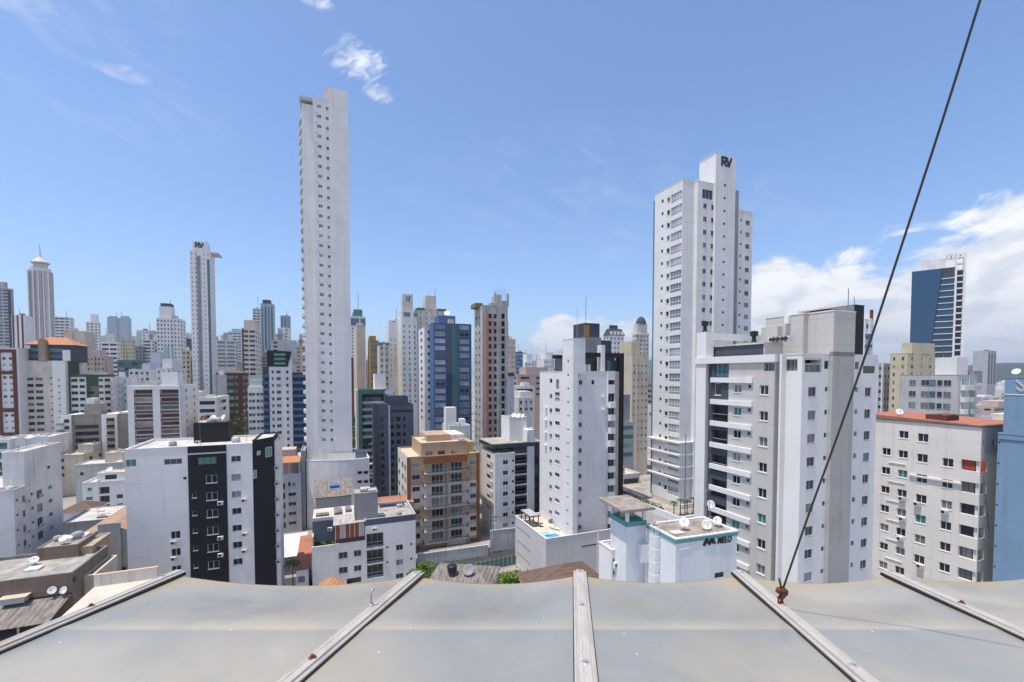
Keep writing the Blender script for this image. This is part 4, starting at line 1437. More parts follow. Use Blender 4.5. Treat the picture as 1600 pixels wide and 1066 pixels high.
m = b.P('roof_vent_box'); vy0, vy1 = b.sd(1446, 656, 1.5)[0], b.sd(1480, 661, 1.5)[0]
m.box(1.5, 4.5, vy1, vy0, zt + .2, zt + 1.15, 'dark_brown')
m.box(2.0, 4.6, vy1 + .4, vy1 + 1.4, zt + 1.15, zt + 1.25, 'red_tile'); m.box(2.0, 4.6, vy0 - 1.6, vy0 - .5, zt + 1.15, zt + 1.25, 'red_tile')
m = b.P('ledge')
for (xx, yy) in ((220, 370), (215, 475), (207, 582), (205, 690), (203, 798), (198, 905)):
    y, z = b.sd(*c8(xx, yy)); m.box(-.12, -.003, y - 1.1, y + 1.1, z - .06, z + .06, 'warm_white')
y0, z0 = b.sd(*c8(290, 425)); y1, _ = b.sd(*c8(580, 470)); m.box(-.25, -.003, y1, y0, z0 - .35, z0 - .1, 'warm_white')
for (xx, yy) in ((250, 575), (335, 605), (487, 650), (252, 688), (240, 797), (350, 950)):
    b.ac('L', 0, *c8(xx, yy))
# red cloth awning in the top loggia
y, z = b.sd(*c8(640, 410)); m = b.P('red_blind'); m.box(.25, .3, y - 1.1, y + 1.1, z, z + 1.5, 'red_cloth')
b.done(); RED = b
dish(tuple(world(b, 1.5, b.sd(1405, 652, 1.5)[0], zt + .6)), .5, 200, 30, 'white satellite dish at the far left end of the red roof', .3)

# ---- blue tower at the right edge
b = Bld('blue_tower', 'smooth pale blue tower at the right edge with a cream check mark near its top', 1559, 690, 57.5)
zt = at(1580, 589.5, 61).z
yU = b.sd(1570, 600, 0)[0]
b.mass((0, 14, -9, 0), 0, zt - 7.2, 'blue_tower', {'L': b.grid('L', 0, [(1559.8, 690, 1562.6, 693.2, 'd1')], 7, (1555.2, 690 + 6 * 32.4))}, roof='roof_concrete', par=.2)
b.mass((0, 14, -9, yU), zt - 7.2, zt, 'blue_tower', {}, part='upper_wall', roof='roof_concrete', par=.2)
y_, zl = b.sd(1585, 616.8, 0); m = b.P('white_line'); m.box(-.05, -.003, -9, yU + .03, zl - .05, zl + .06, 'white')
m = MB()
P7 = lambda x, y: b.sd(1440 + x / 7.61, 560 + y / 7.61, 0)
to3 = lambda x, y, d_: (-.02 - d_, P7(x, y)[0], P7(x, y)[1])
bars(m, [(1130, 262), (1232, 352), (1190, 392), (1130, 350)], 24, 'sign_pale', to3, .06)
m.build('emblem', b.root)
m = b.P('pipe'); ya, za = b.sd(1561, 686.5, 0); yb, zb = b.sd(1600, 690, 0); m.path([(-.06, ya, za), (-.06, yb, zb), (-.06, yb - 2, zb)], .04, 'black_metal', 5)
b.done(); BLU = b
dish(on(b, 1588, 587.5, zt), .85, 250, 35, 'large pale satellite dish on top of the blue tower', .5)

# ================================================================ middle distance
# ---- white tower with glazed loggias and letters on its shaft
b = Bld('apartment_tower', 'tall white tower with stacked glazed loggias and dark letters on its shaft', 1067, 280.5, 97, near=True)
zt = b.ztop
D = b.sd(1023.5, 304, 0)[0]
rv = lambda x, y: (990 + x / 3.438, 220 + y / 3.439)
def rr(x0, y0, x1, y1, st): return (*rv(x0, y0), *rv(x1, y1), st)
Lw = b.grid('L', 0, [(1048.5, 301, 1066.0, 314.6, 'gb'), (1042.3, 308.5, 1047, 316, 'w1'), (1033.8, 312, 1037, 317, 'a1')], 24, (1044.5, 301 + 23 * 19.72))
zb = 15.6
zg0 = b.sd(1017, 683, 0)[1]
XB = b.fr(1085, 281, 0)[0]
b.mass((0, XB, 0, D), zb, zt, 'white_line', {'L': Lw}, roof='roof_light', par=.3)
# front part
yF = -1.0
XS = b.fr(1118, 280, yF)[0]; XE = b.fr(1149.5, 280, yF)[0]
Fw = b.grid('F', yF, [rr(375, 337, 394, 363, 'a'), rr(417, 344, 432, 371, 'a')], 21, rv(352, 337 + 20 * 69.2)) + b.grid('F', yF, [rr(369, 262, 426, 314, 'w3')])
b.mass((XB + .02, XE, yF, D), zb, zt - .1, 'white_line', {'F': Fw}, part='front_wall', roof='roof_light', par=.3)
ys = -1.5; s0, s1 = b.fr(1119, 240, ys)[0], b.fr(1149.5, 244, ys)[0]
zs = b.fr(1119, 240, ys)[1]
yk = b.sd(1093, 252, s0)[0]
b.mass((s0, s1, ys, yF - .003), zb, zs, 'white_line', {'F': b.grid('F', ys, [rr(485, 234, 497, 246, 'd1')], 22, rv(466, 234 + 21 * 67.6))}, part='stair_shaft', roof=None)
b.mass((s0, s1, yF, yk), zt - .2, zs, 'white_line', part='upper_box', roof='roof_light', par=.4)
m = b.P('roof_rail')
for (xx0, yy0, xx1, yy1) in ((s0 + .4, ys + .3, s1 - .3, ys + .3), (s0 + .4, ys + .3, s0 + .4, yk - .3)):
    m.path([(xx0, yy0, zs + 1.0), (xx1, yy1, zs + 1.0)], .03, 'white_metal', 5)
    for k in range(7):
        t_ = k / 6; m.path([(lerp(xx0, xx1, t_), lerp(yy0, yy1, t_), zs), (lerp(xx0, xx1, t_), lerp(yy0, yy1, t_), zs + 1.0)], .025, 'white_metal', 4)
# recess and wing
yw = 4.0
w0, w1 = b.fr(1153.5, 330, yw)[0], b.fr(1176.5, 332, yw)[0]
zw = b.fr(1160, 329, yw)[1]
m = b.P('grey_recess'); zr = b.fr(1152, 298, 1.5)[1]; m.box(s1 + .003, b.fr(1154, 330, 1.5)[0], 1.5, D - 2, zb, zr, 'mid_grey')
b.mass((w0, w1, yw, D - 1), zb, zw, 'white_line', {'F': b.grid('F', yw, [rr(573, 421, 582, 434, 'a1'), rr(602, 429, 624, 453, 'a')], 20, rv(550, 421 + 19 * 63))}, part='wing', roof='roof_light', par=.3)
m = b.P('roof_rail')
m.path([(w0, yw + .3, zw + 1.1), (w1, yw + .3, zw + 1.1)], .03, 'white_metal', 5)
for k in range(7): m.path([(lerp(w0, w1, k / 6), yw + .3, zw), (lerp(w0, w1, k / 6), yw + .3, zw + 1.1)], .025, 'white_metal', 4)
# glazed edge at the far end
m = b.P('glass_edge'); ye = b.sd(1019.5, 308, 0)[0]
m.box(.3, 3, D + .003, ye, zb, zt - 1.2, 'glass_teal')
# letters
xr, zr_ = b.fr(*rv(470, 134), ys); xr2, _ = b.fr(*rv(527, 138), ys)
letters_rv(b, xr, xr2, zr_, b.fr(*rv(470, 84), ys)[1], ys)
# cornice storeys at the foot and the palm terrace
m = b.P('cornice')
for k in range(4):
    z = b.sd(1040, 686.5 + k * 18.2, 0)[1]
    m.box(-.8, XB + .2, -.8, ye, z - .36, z, 'white')
m = b.P('terrace'); m.box(-7.2, XB + 12, -8.2, D + 14, 0, zb - 1.0, 'pale_cream')
tp = b.P('terrace_parapet'); tp.box(-7.2, -6.9, -8.2, D + 14, zb - 1.0, zb + .45, 'white'); tp.box(-6.9, XB + 12, -8.2, -7.9, zb - 1.0, zb + .45, 'white')
m = b.P('terrace_deck'); m.box(-6.9, XB + 12, -7.9, D + 14, zb - .99, zb - .9, 'roof_concrete')
m = b.P('lobby'); m.box(0, XB + 10, -.9, D, zb - .9, zb + .1, 'pale_cream')
fn = b.P('planter'); fn.box(-6.2, -5.3, -2, D + 10, zb - .9, zb - .2, 'cream')
m = b.P('terrace_fence')
for k in range(26):
    yy = -2 + k * .95; m.box(-6.5, -6.42, yy, yy + .08, zb - .2, zb + .95, 'black_metal')
m.box(-6.52, -6.4, -2, 22, zb + .95, zb + 1.03, 'black_metal'); m.box(-6.52, -6.4, -2, 22, zb + .3, zb + .36, 'black_metal')
b.done(); RVB = b
for i, px in enumerate((1053, 1063, 1073.5, 1083)):
    x, _ = b.fr(px, 785, -4.0)
    palm(tuple(world(b, x, -4.0, zb - .9)), 3.0 + .3 * (i % 2), ('leftmost', 'second', 'third', 'rightmost')[i] + ' of the four small palms on the terrace below the white tower', 'palms on the tower terrace', 1.1)
for i in range(9):
    yy = -1 + i * 2.2
    m = MB(); rr2 = random.Random(i)
    for k in range(110):
        o = Vector((rr2.uniform(-.5, .5), rr2.uniform(-.9, .9), rr2.uniform(0, .6)))
        a = Vector((rr2.gauss(0, 1), rr2.gauss(0, 1), rr2.gauss(0, 1))).normalized() * .16; c = a.orthogonal().normalized() * .1
        m.face([o - a, o + c, o + a, o - c], 'leaf_bright')
    tag(m.build('shrub', None, loc=tuple(world(b, -5.75, yy, zb - .2))), 'low green shrub in the planter along the tower terrace fence', 'shrub', 'shrubs in the terrace planter')

# ---- the very tall slim white tower
b = Bld('apartment_tower', 'very tall slim white tower with two columns of windows rising above everything', 488.5, 151, 131)
tw = lambda x, y: (450 + x / 2.958, 120 + y / 2.961)
zt = b.ztop
x0 = b.fr(470.5, 153, 1.5)[0]; x1 = b.fr(516, 152, 0)[0]; x2 = b.fr(543.5, 141, -.5)[0]
zb = 10.5
W0 = b.fr(488.5, 153, 0)[0]
ry = lambda y: tw(0, y)[1]
rows = 35
Fw = b.grid('F', 0, [(*tw(134, 129), *tw(153, 144), 'g'), (*tw(175, 140), *tw(187, 153), 'a')], 35, (tw(134, 0)[0] + 5.5, ry(129) + 34 * 15.35))
b.mass((W0, x1, 0, 15), zb, zt, 'white_line', {'F': Fw}, roof='roof_light', par=.4)
m = b.P('sill_line')
for k in range(35):
    z = b.fr(493, ry(122) + k * 15.35, 0)[1]; m.box(W0 + .6, W0 + 1.3, -.05, -.004, z, z + .12, 'light_grey')
zs = b.fr(506, 134, -.5)[1]
b.mass((b.fr(506, 134, -.5)[0], x2, -.001 if False else .02, 14), zt - .4, zs, 'white_line', part='lift_box', roof='roof_light', par=.3)
b.mass((x1, x2, -.5, 14), zb, zt - .45, 'white_line', part='side_wall', roof=None)
m = b.P('lift_front'); m.box(x1, x2, -.5, .019, zt - .45, zs, 'white_line')
m = b.P('side_strip'); m.box(x0, W0 - .003, 1.5, 14, zb, zt - 1.6, 'white_line'); m.box(x0 - .4, W0 - .003, .6, 14, zt - .9, zt - .1, 'light_grey')
rb = MB()
for k in range(44):
    z = zt - 5 - k * 2.86
    if z < zb + 3: break
    o = MB(); pts = [(x0 - 1.0 * math.sin(a * math.pi / 6), 2 + 1.8 * a, z) for a in range(7)]
    n = [(p[0], p[1]) for p in pts]; o.prism([(x0, 2)] + n[1:-1][::1] + [(x0, 12.8)], z - .2, z + .75, 'light_grey')
    o.build('balcony', b.root)
# podium
pz0 = zb
P0 = b.loc(at(478.5, 720, 126)); P1 = b.loc(at(577, 706, 130))
m_ = [(P0.x, P0.y)]
for k in range(1, 9):
    t_ = k / 8; m_.append((lerp(P0.x, P1.x, t_), lerp(P0.y, P1.y, t_) - 1.6 * math.sin(math.pi * t_) + 0))
pol = m_ + [(P1.x, P1.y + 16), (P0.x, P0.y + 22)]
zpd = at(478.5, 720, 126).z
b.mass(None, 0, zpd, 'white_line', part='podium', roof='roof_light', par=1.0, poly=pol, coping='white')
m = b.P('podium_wall'); m.box(b.fr(512, 700, -.8)[0], x2 + .8, -1.4, -1.2, zpd - .9, zpd + 1.0, 'white')
for k in range(3):
    for j in range(2):
        px, py = 560 + j * 9.2, 733 + k * 13.5
        x, z = b.fr(px, py, 0)
        yy = lerp(P0.y, P1.y, (x - P0.x) / (P1.x - P0.x)) - 1.6 * math.sin(math.pi * (x - P0.x) / (P1.x - P0.x))
        b.wins.append(((x, yy - .1, z), .06, 1.2, .75, 'fd', 2))
b.wins.append(((b.fr(504, 706, -.1)[0], -.06, zb + .4), 0, 3.0, 1.6, 'd', 1))
b.done(); TALL = b
tree(on(b, 573, 702, zpd - .9), 3.6, 1.6, 'round green tree on the podium terrace at the foot of the very tall tower', 'leaf', None, 500, .5)

# ---- black and white block in the left foreground
c2 = lambda x, y: (180 + x / 3.807, 640 + y / 3.807)
def r2(x0, y0, x1, y1, st): return (*c2(x0, y0), *c2(x1, y1), st)
b = Bld('apartment_block', 'white apartment block with a broad black stripe of windows and a black roof house', 194.5, 703, 70)
zt = b.ztop; W = b.fr(394, 694, 0)[0]; k0 = b.fr(293.3, 700, 0)[0]; k1 = b.fr(353.5, 700, 0)[0]
Wl = b.grid('F', 0, [r2(60, 297, 125, 342, 'g'), r2(290, 294, 397, 327, 'olive'), r2(404, 400, 425, 417, 'd1')])
Wl += b.grid('F', 0, [r2(330, 724, 388, 770, 'w')], 3, c2(334, 930))
Wk = b.grid('F', -.15, [r2(490, 283, 603, 328, 'g3')]) + b.grid('F', -.15, [r2(540, 390, 607, 437, 'w')], 6, c2(548, 903))
Wk += b.grid('F', -.15, [r2(457, 501, 484, 526, 'w1')], 5, c2(464, 919))
Wr = b.grid('F', 0, [r2(690, 276, 747, 311, 'a')]) + b.grid('F', 0, [r2(691, 384, 747, 421, 'a')], 6, c2(700, 889))
b.mass((0, W, 0, 12), 0, zt, 'white_line', {'F': Wl + Wr}, roof='roof_light', par=.35)
b.mass((k0, k1, -.15, -.003), 0, zt + .02, 'black_paint', {'F': Wk}, part='black_stripe', roof=None)
m = b.P('string_course'); xa, za = b.fr(*c2(430, 267), -.2); xb, zb2 = b.fr(*c2(660, 262), -.2); m.box(xa, xb, -.24, -.153, za - .1, za + .1, 'light_grey')
for (x, y) in ((628, 565), (628, 772), (630, 873)): b.ac('F', -.15, *c2(x, y))
for (x, y) in ((768, 548), (772, 750), (770, 850), (350, 800), (352, 895)): b.ac('F', 0, *c2(x, y))
lb = b.loc(at(303, 697, 79)); l1 = b.fr(357, 690, lb.y)[0]
zl = b.fr(303, 662, lb.y)[1]
b.mass((lb.x, l1, lb.y, lb.y + 4), zt - .3, zl, 'black_paint', part='roof_house', roof='roof_concrete', par=.1)
b.ac('F', lb.y, *c2(495, 205))
# black angled block at the right
pol = [(W + .02, .05), (W + 2.9, 4.1), (W + 2.9, 11), (W + .02, 11)]
zk = at(428, 683.5, 81).z
b.mass(None, 0, zk, 'black_paint', {}, part='black_wing', roof='roof_light', par=.2, poly=pol)
A_, B_ = Vector(pol[0]), Vector(pol[1]); e_ = (B_ - A_).normalized(); an = math.atan2(e_.y, e_.x)
for s_, z_, w_, h_, st in ((3.6, zk - 3.3, 1.3, 1.6, 'fg'), (1.3, zk - 2.6, .6, .6, 'fp'), (.4, zk - 6.5, .5, 1.3, 'fp')):
    p = A_ + e_ * s_; b.wins.append(((p.x, p.y, z_), an, w_, h_, st, 1))
b.mass((W + 2.92, W + 3.6, 4.4, 11), 0, zk - .8, 'white_line', part='white_wing', roof=None)
for k in range(7):
    link('air_conditioner', ac_mesh(), b.root, (W + 3.3, 4.38, zk - 6 - k * 2.9), 0)
b.done(); BW = b
for i, (px, py, r_, lab) in enumerate(((318, 656, .55, 'orange rusted satellite dish on the black roof house, leftmost of its three'), (333, 656, .6, 'middle satellite dish on the black roof house'), (349, 655, .6, 'right satellite dish on the black roof house'))):
    dish(on(b, px, py + 3, zl), r_, 180 + 30 * (i - 1), 30, lab, .25, 'satellite dishes on the black roof house', 'rust' if i == 0 else 'dish_white')
r = empty('water_tank', 'black cylindrical tank between the dishes on the black roof house', 'water tank', on(b, 325, 658, zl))
m = MB(); m.lathe([(.6, 0), (.65, .4), (.62, 1.0), (.25, 1.15)], (0, 0, 0), (0, 0, 1), 'black_metal', 14); m.build('barrel', r)

# ---- low white block with an awning terrace (centre foreground)
c3 = lambda x, y: (420 + x / 4.1, 660 + y / 4.1)
def r3(x0, y0, x1, y1, st): return (*c3(x0, y0), *c3(x1, y1), st)
b = Bld('apartment_block', 'low white apartment block with a corrugated awning terrace and grey lift house', 487, 822, 84)
zt = b.ztop; W = b.fr(649.3, 814, 0)[0]; D = 11
zf = b.fr(*c3(280, 706), 0)[1]
Fw = b.grid('F', 0, [r3(448, 832, 505, 872, 'a')], 2, c3(448, 928)) + b.grid('F', 0, [r3(545, 820, 592, 858, 'a')], 2, c3(551, 916))
Fw += b.grid('F', 0, [r3(815, 784, 860, 820, 'a'), r3(752, 794, 766, 808, 'a1'), r3(906, 772, 919, 789, 'a1')], 2, c3(815, 879))
Fw += b.grid('F', 0, [r3(626, 710, 735, 800, 'log')], 1) + b.grid('F', 0, [r3(628, 815, 735, 903, 'log')]) + b.grid('F', 0, [r3(630, 910, 735, 995, 'log')])
Fw += b.grid('F', 0, [r3(815, 968, 862, 1000, 'a'), r3(500, 995, 592, 1030, 'logk')])
xa = b.fr(*c3(617, 700), 0)[0]
zL = b.fr(*c3(300, 800), 0)[1]
b.mass((0, xa, 0, D), 0, zL, 'white_line', {'F': [w for w in Fw if w[0] < xa]}, roof='roof_light', par=.9)
b.mass((xa + .01, W, 0, D), 0, zf, 'white_line', {'F': [w for w in Fw if w[0] > xa and w[1] + w[3] < zf + .5]}, part='right_wall', roof=None)
b.mass((xa + .01, W, .02, D), zf - .02, zt, 'blue_grey', part='fascia', roof='roof_concrete', par=.5, coping='light_grey')
b.ac('F', 0, *c3(678, 692)); b.ac('F', 0, *c3(392, 690))
# terrace room
m = b.P('terrace_wall'); m.box(.02, xa, 2.6, D, zL, zt, 'blue_grey'); m.box(.02, .25, .3, 2.6, zL, zL + 1.9, 'cream')
xw0, xw1 = b.fr(*c3(428, 760), .5)[0], b.fr(*c3(610, 760), .5)[0]
m = b.P('awning_roof'); zaw = zt + .15
m.hull([(xw0 - .4, -.3, zaw - .6), (xa + .2, -.3, zaw - .45), (xa + .2, 4.2, zaw), (xw0 - .4, 4.2, zaw), (xw0 - .4, -.3, zaw - .5), (xa + .2, -.3, zaw - .35), (xa + .2, 4.2, zaw + .1), (xw0 - .4, 4.2, zaw + .1)], 'fibro_light')
n = 6; zq0 = zL + .9; zq1 = zaw - .7
for k in range(n):
    o = MB(); xx0, xx1 = lerp(xw0, xw1, k / n) + .05, lerp(xw0, xw1, (k + 1) / n) - .05
    o.box(xx0, xx1, .3, .36, zq0, zq1, 'blind_rust' if k in (0, 2, 3, 4) else 'light_grey'); o.build('blind', b.root)
m = b.P('awning_post')
for k in range(n + 1):
    xx = lerp(xw0, xw1, k / n); m.box(xx - .05, xx + .05, .28, .4, zL - .4, zq1 + .1, 'frame_white')
m = b.P('dark_panel'); m.box(xw0, xw1 + .1, .26, .3, zL - .3, zq0 - .05, 'dark_brown')
m = b.P('planting')
rr3 = random.Random(4)
for k in range(160):
    o = Vector((rr3.uniform(1.5, 4.2), rr3.uniform(.5, 1.2), zL + rr3.uniform(-.6, .5))); a = Vector((rr3.gauss(0, 1), rr3.gauss(0, 1), rr3.gauss(0, 1))).normalized() * .2; c = a.orthogonal() * .6
    m.face([o - a, o + c, o + a, o - c], 'leaf')
# roof: patched deck left and the lift house
m = b.P('back_roof'); m.box(.02, xa, 4.3, D, zt - .02, zt + .1, 'roof_light'); m.box(.6, 3.0, 5, 6.5, zt + .1, zt + .5, 'fibro_roof'); m.box(4, 5.5, 5, 9, zt + .1, zt + .6, 'fibro_roof'); m.box(6.2, 7.3, 6, 9, zt + .1, zt + .7, 'roof_dark')
lp = b.loc(at(554.5, 808, 87.5)); lx1 = b.fr(590.5, 800, lp.y)[0]; zl = b.fr(554.5, 772, lp.y)[1]
b.mass((lp.x, lx1, lp.y, lp.y + 4), zt - .5, zl, 'old_blue' if 'old_blue' in MATS else 'mid_grey', part='lift_house', roof='roof_concrete', par=.05)
m = b.P('skylight'); m.box(lx1 + 1.2, W - 1, D - 2.2, D - 1.2, zt - .5, zt + .2, 'blue_grey')
b.done(); LOW = b
r = empty('parasol', 'orange parasol tip showing above the awning edge', 'parasol', on(b, 517, 913, 6.5))
m = MB(); m.lathe([(2.3, 0), (2.2, .12), (.05, 1.35)], (0, 0, 0), (0, 0, 1), 'orange_tile', 8); m.build('canopy', r)
m = MB(); m.path([(0, 0, -6.4), (0, 0, 1.3)], .04, 'wood', 6); m.build('pole', r)

# ---- tan block with balconies
cG = lambda x, y: (620 + x / 5.079, 670 + y / 5.076)
def rG(x0, y0, x1, y1, st): return (*cG(x0, y0), *cG(x1, y1), st)
b = Bld('apartment_block', 'tan and cream apartment block with brown corner pillars and paired balconies', 636.5, 715, 110)
W = b.fr(749, 707, 0)[0]; D = b.sd(622, 698.5, 0)[0]; zt = b.ztop
zs = [b.fr(*cG(100, y), 0)[1] for y in (230, 455, 640, 730, 918)] ; zs = [zt, zs[1], zs[2], zs[3], zs[4], 0]
allF = b.grid('F', 0, [rG(121, 274, 182, 312, 'a')], 8, cG(136, 927)) + b.grid('F', 0, [rG(581, 252, 629, 285, 'a')], 8, cG(576, 868))
allF += b.grid('F', 0, [rG(275, 275, 368, 345, 'door')], 8, cG(275, 275 + 7 * 91)) + b.grid('F', 0, [rG(428, 263, 518, 330, 'door')], 7, cG(427, 263 + 6 * 90))
Ls = b.grid('L', 0, [(623.8, 716, 625.2, 722, 'a1'), (629, 722, 630.8, 729, 'a1'), (633, 727, 634.8, 734, 'a1')], 7, (625.3, 716 + 6 * 17.6))
cut_ = lambda lst, a, c: [w for w in lst if w[1] > c - .2 and w[1] + w[3] < a + .2]
for k in range(5):
    b.mass((0, W, 0, D), zs[k + 1], zs[k], ('tan', 'pale_cream', 'tan', 'pale_cream', 'tan')[k], {'F': cut_(allF, zs[k], zs[k + 1])}, part='front_wall', roof='roof_cream' if k == 0 else None, par=.3)
    # pale side
m = b.P('side_wall'); m.box(-.1, -.003, .35, D, 0, zt, 'pale_cream')
for y_, z_, w_, h_, st in Ls: b.wins.append(((-.12, y_, z_), -math.pi / 2, w_, h_, 'fd', 2))
m = b.P('corner_pillar'); xp = b.fr(641.5, 715, -.12)[0]; m.box(-.12, xp, -.14, -.003, 0, zt, 'rust_brown')
xq = b.fr(744.5, 708, -.12)[0]; m.box(xq, W + .05, -.14, -.003, 0, zt, 'rust_brown')
m = b.P('fascia'); f0, f1 = b.fr(662.5, 720, -1.3)[0], b.fr(730, 716, -1.3)[0]
zf = b.fr(700, 722.5, -1.3)[1]; m.box(f0, f1, -1.3, -.004, zf, zt + .1, 'rust_brown')
xm0, xm1 = b.fr(*cG(397, 400), -.9)[0], b.fr(*cG(404, 400), -.9)[0]
m = b.P('divider'); m.box(xm0, xm1, -1.2, -.004, 0, zf, 'tan')
xl0, xr1 = b.fr(*cG(214, 340), -1.3)[0], b.fr(*cG(562, 330), -1.3)[0]
zfl = b.fr(*cG(300, 345), 0)[1]; fh = (zfl - b.fr(*cG(300, 345 + 91 * 7), 0)[1]) / 7
for k in range(8):
    z = zfl - k * fh - .05
    b.balcony(xl0, xm0 - .02, -1.3, -.004, z, 'light_grey', 'bars', .95)
    if k < 7: b.balcony(xm1 + .02, xr1, -1.3, -.004, z + .15, 'light_grey', 'bars', .95)
    for xx in (xl0 - .25, xr1):
        o = MB(); o.box(xx, xx + .25, -1.2, -.5, z + (.15 if xx > 0 and xx == xr1 else 0) - .1, z + .95, 'rust_brown'); o.build('balcony_planter', b.root)
m = b.P('blank_panel'); z7 = zfl - 7 * fh; m.box(xm1 + .3, xr1 - .2, -.1, -.003, z7 - .6, z7 + 2.2, 'white_old')
p0, p1 = b.fr(657.5, 693, 1.0)[0], b.fr(730, 690, 1.0)[0]; zp = b.fr(657.5, 693, 1.0)[1]
b.mass((p0, p1, 1.0, D - 2), zt - .3, zp, 'tan', {'F': b.grid('F', 1.0, [rG(228, 178, 287, 212, 'a'), rG(326, 174, 382, 206, 'a'), rG(430, 171, 482, 207, 'w')])}, part='penthouse', roof='roof_cream', par=.2)
q0, q1 = b.fr(667, 680, 4.5)[0], b.fr(703, 679, 4.5)[0]; zq = b.fr(667, 680.5, 4.5)[1]
m = b.P('tank_house'); m.box(q0, q1, 4.5, D - 2.5, zp - .2, zq, 'tan'); m.box(q1 + .01, p1 + .6, 5.5, D - 1, zp - .2, zq - .3, 'pale_cream'); m.box(p1 + .05, W - .6, 3, D - 1, zt - .3, zp - .6, 'tan')
b.done(); TAN = b

# ---- white block with dark loggias next to it
c4 = lambda x, y: (600 + x / 3.808, 640 + y / 3.807)
def r4(x0, y0, x1, y1, st): return (*c4(x0, y0), *c4(x1, y1), st)
b = Bld('apartment_block', 'white apartment block with a dark flat roof and a column of dark loggias', 773.5, 709.5, 118)
zt = b.ztop; W1 = b.fr(804.5, 705, 0)[0]; D = b.sd(752.5, 699, 0)[0]
Fw = b.grid('F', 0, [r4(708, 301, 738, 328, 'w'), r4(762, 296, 773, 312, 'd1')], 7, c4(707, 676))
Lw = b.grid('L', 0, [(760.5, 710, 766.5, 716.5, 'd')], 6, (761.5, 710 + 5 * 15.6))
b.mass((0, W1, 0, D), 0, zt, 'white_line', {'F': Fw, 'L': Lw}, roof='roof_light', par=.5)
W2 = b.fr(823, 706, 1.2)[0]; W3 = b.fr(834, 706, 1.0)[0]; W4 = b.fr(846, 706, 1.2)[0]
zr = b.fr(795, 692, 1.2)[1]
b.mass((W1 + .02, W2, 1.2, D), 0, zr - 1.2, 'slate', {'F': b.grid('F', 1.2, [r4(781, 283, 847, 325, 'logk')], 6, c4(780, 283 + 5 * 61.5))}, part='dark_wall', roof=None)
m = b.P('white_slab')
for k in range(8):
    z = b.fr(*c4(800, 262 + k * 61), .9)[1]; m.box(W1 + .02, W2, .8, 1.197, z - .35, z, 'white')
m = b.P('white_pillar'); m.box(W2 + .01, W3, .6, D, 0, b.fr(828, 672, .6)[1], 'white')
b.mass((W3 + .01, W4, 1.2, D), 0, zr - 1.2, 'slate', {'F': b.grid('F', 1.2, [r4(893, 283, 918, 325, 'd')], 6, c4(891, 283 + 5 * 60))}, part='right_wall', roof=None)
m = b.P('roof'); rx0 = b.fr(765, 683, 3)[0]
m.box(rx0, W4, .5, D + 1, zr - 1.2, zr - .2, 'slate'); m.box(rx0 - .1, W4 + .1, .4, D + 1.1, zr - .2, zr, 'roof_concrete')
u0, u1 = b.fr(796, 690, 4)[0], b.fr(823, 690, 4)[0]; zu = b.fr(796, 652.5, 4)[1]
b.mass((u0, u1, 4, D - 1), zr - .1, zu, 'white', {'F': []}, part='lift_house', roof='roof_concrete', par=.1)
b.mass((u1 + .01, b.fr(834, 690, 3)[0], 3, 5), zr - .1, zu - 3.2, 'white', part='lift_house', roof='roof_concrete', par=.1)
for k in range(5): b.ac('L', 0, 769, 724 + k * 15.6)
b.done(); DKL = b
for i, (px, py) in enumerate(((803, 650), (810, 651), (817, 651))):
    dish(on(b, px, py + 3, zu), .7, 190 + 25 * i, 35, ('left', 'middle', 'right')[i] + ' satellite dish on the white lift house of the dark roofed block', .25, 'dishes on the dark roofed block')

# walls and yard by the street
wl = MB()
def wall_thing(label, p, q, h, mat, th=.25, name='boundary_wall', cat='wall'):
    p, q = Vector((p[0], p[1], 0)), Vector((q[0], q[1], 0))
    L = (q - p).length; a = math.atan2(q.y - p.y, q.x - p.x)
    m = MB(); m.box(0, L, -th / 2, th / 2, 0, h, mat); m.box(-.05, L + .05, -th / 2 - .06, th / 2 + .06, h, h + .1, mat)
    return tag(m.build(name, loc=tuple(p), rot=a), label, cat)
pA, pB = at_z(652, 884, 0), at_z(762, 868, 0)
wall_thing('long white boundary wall in front of the tan block', pA, pB, 2.6, 'garage_wall')
pC, pD = at_z(766, 862, 0), at_z(812, 856, 0)
wall_thing('tall pale wall across the street beside the white block with dark loggias', pC, pD, 5.2, 'garage_wall')
pE, pF = at_z(722, 902, 0), at_z(806, 884, 0)
m = MB()
fe = empty('metal_fence', 'green grey panelled metal fence along the dark street', 'fence', pE, math.atan2(pF.y - pE.y, pF.x - pE.x))
L = (pF - pE).length
m.box(0, L, -.03, .03, .3, 2.4, 'teal_paint'); m.build('fence_panel', fe)
for k in range(13):
    m = MB(); xx = L * k / 12; m.box(xx - .05, xx + .05, -.08, .08, 0, 2.6, 'light_grey'); m.build('post', fe)
for i, (px, py, lab) in enumerate(((770, 864, 'grey concrete utility pole at the street corner below the dark loggias'), (640, 884, 'grey concrete utility pole half hidden by the low white block'))):
    r = empty('utility_pole', lab, 'utility pole', at_z(px, py, 0), GA, 'utility poles along the street')
    m = MB(); m.path([(0, 0, 0), (0, 0, 9.5)], [.17, .11], 'light_grey', 8); m.build('pole', r)
    for z in (8.9, 8.0):
        m = MB(); m.box(-1.1, 1.1, -.07, .07, z, z + .12, 'mast_grey'); m.build('crossarm', r)
    m = MB(); m.lathe([(.25, 0), (.27, .1), (.27, .8), (.1, .9)], (0, -.4, 6.6), (0, 0, 1), 'mid_grey', 10); m.build('transformer', r)
    for k in range(3):
        m = MB(); m.path([(-22 + 44 * j / 12, -.05 + .6 * (k - 1), 9.0 - 1.2 * (1 - ((j - 6) / 6) ** 2) * 0 - .9 * math.sin(math.pi * abs(j - 6) / 6)) for j in range(13)], .022, 'wire_black', 4); m.build('wire', r)
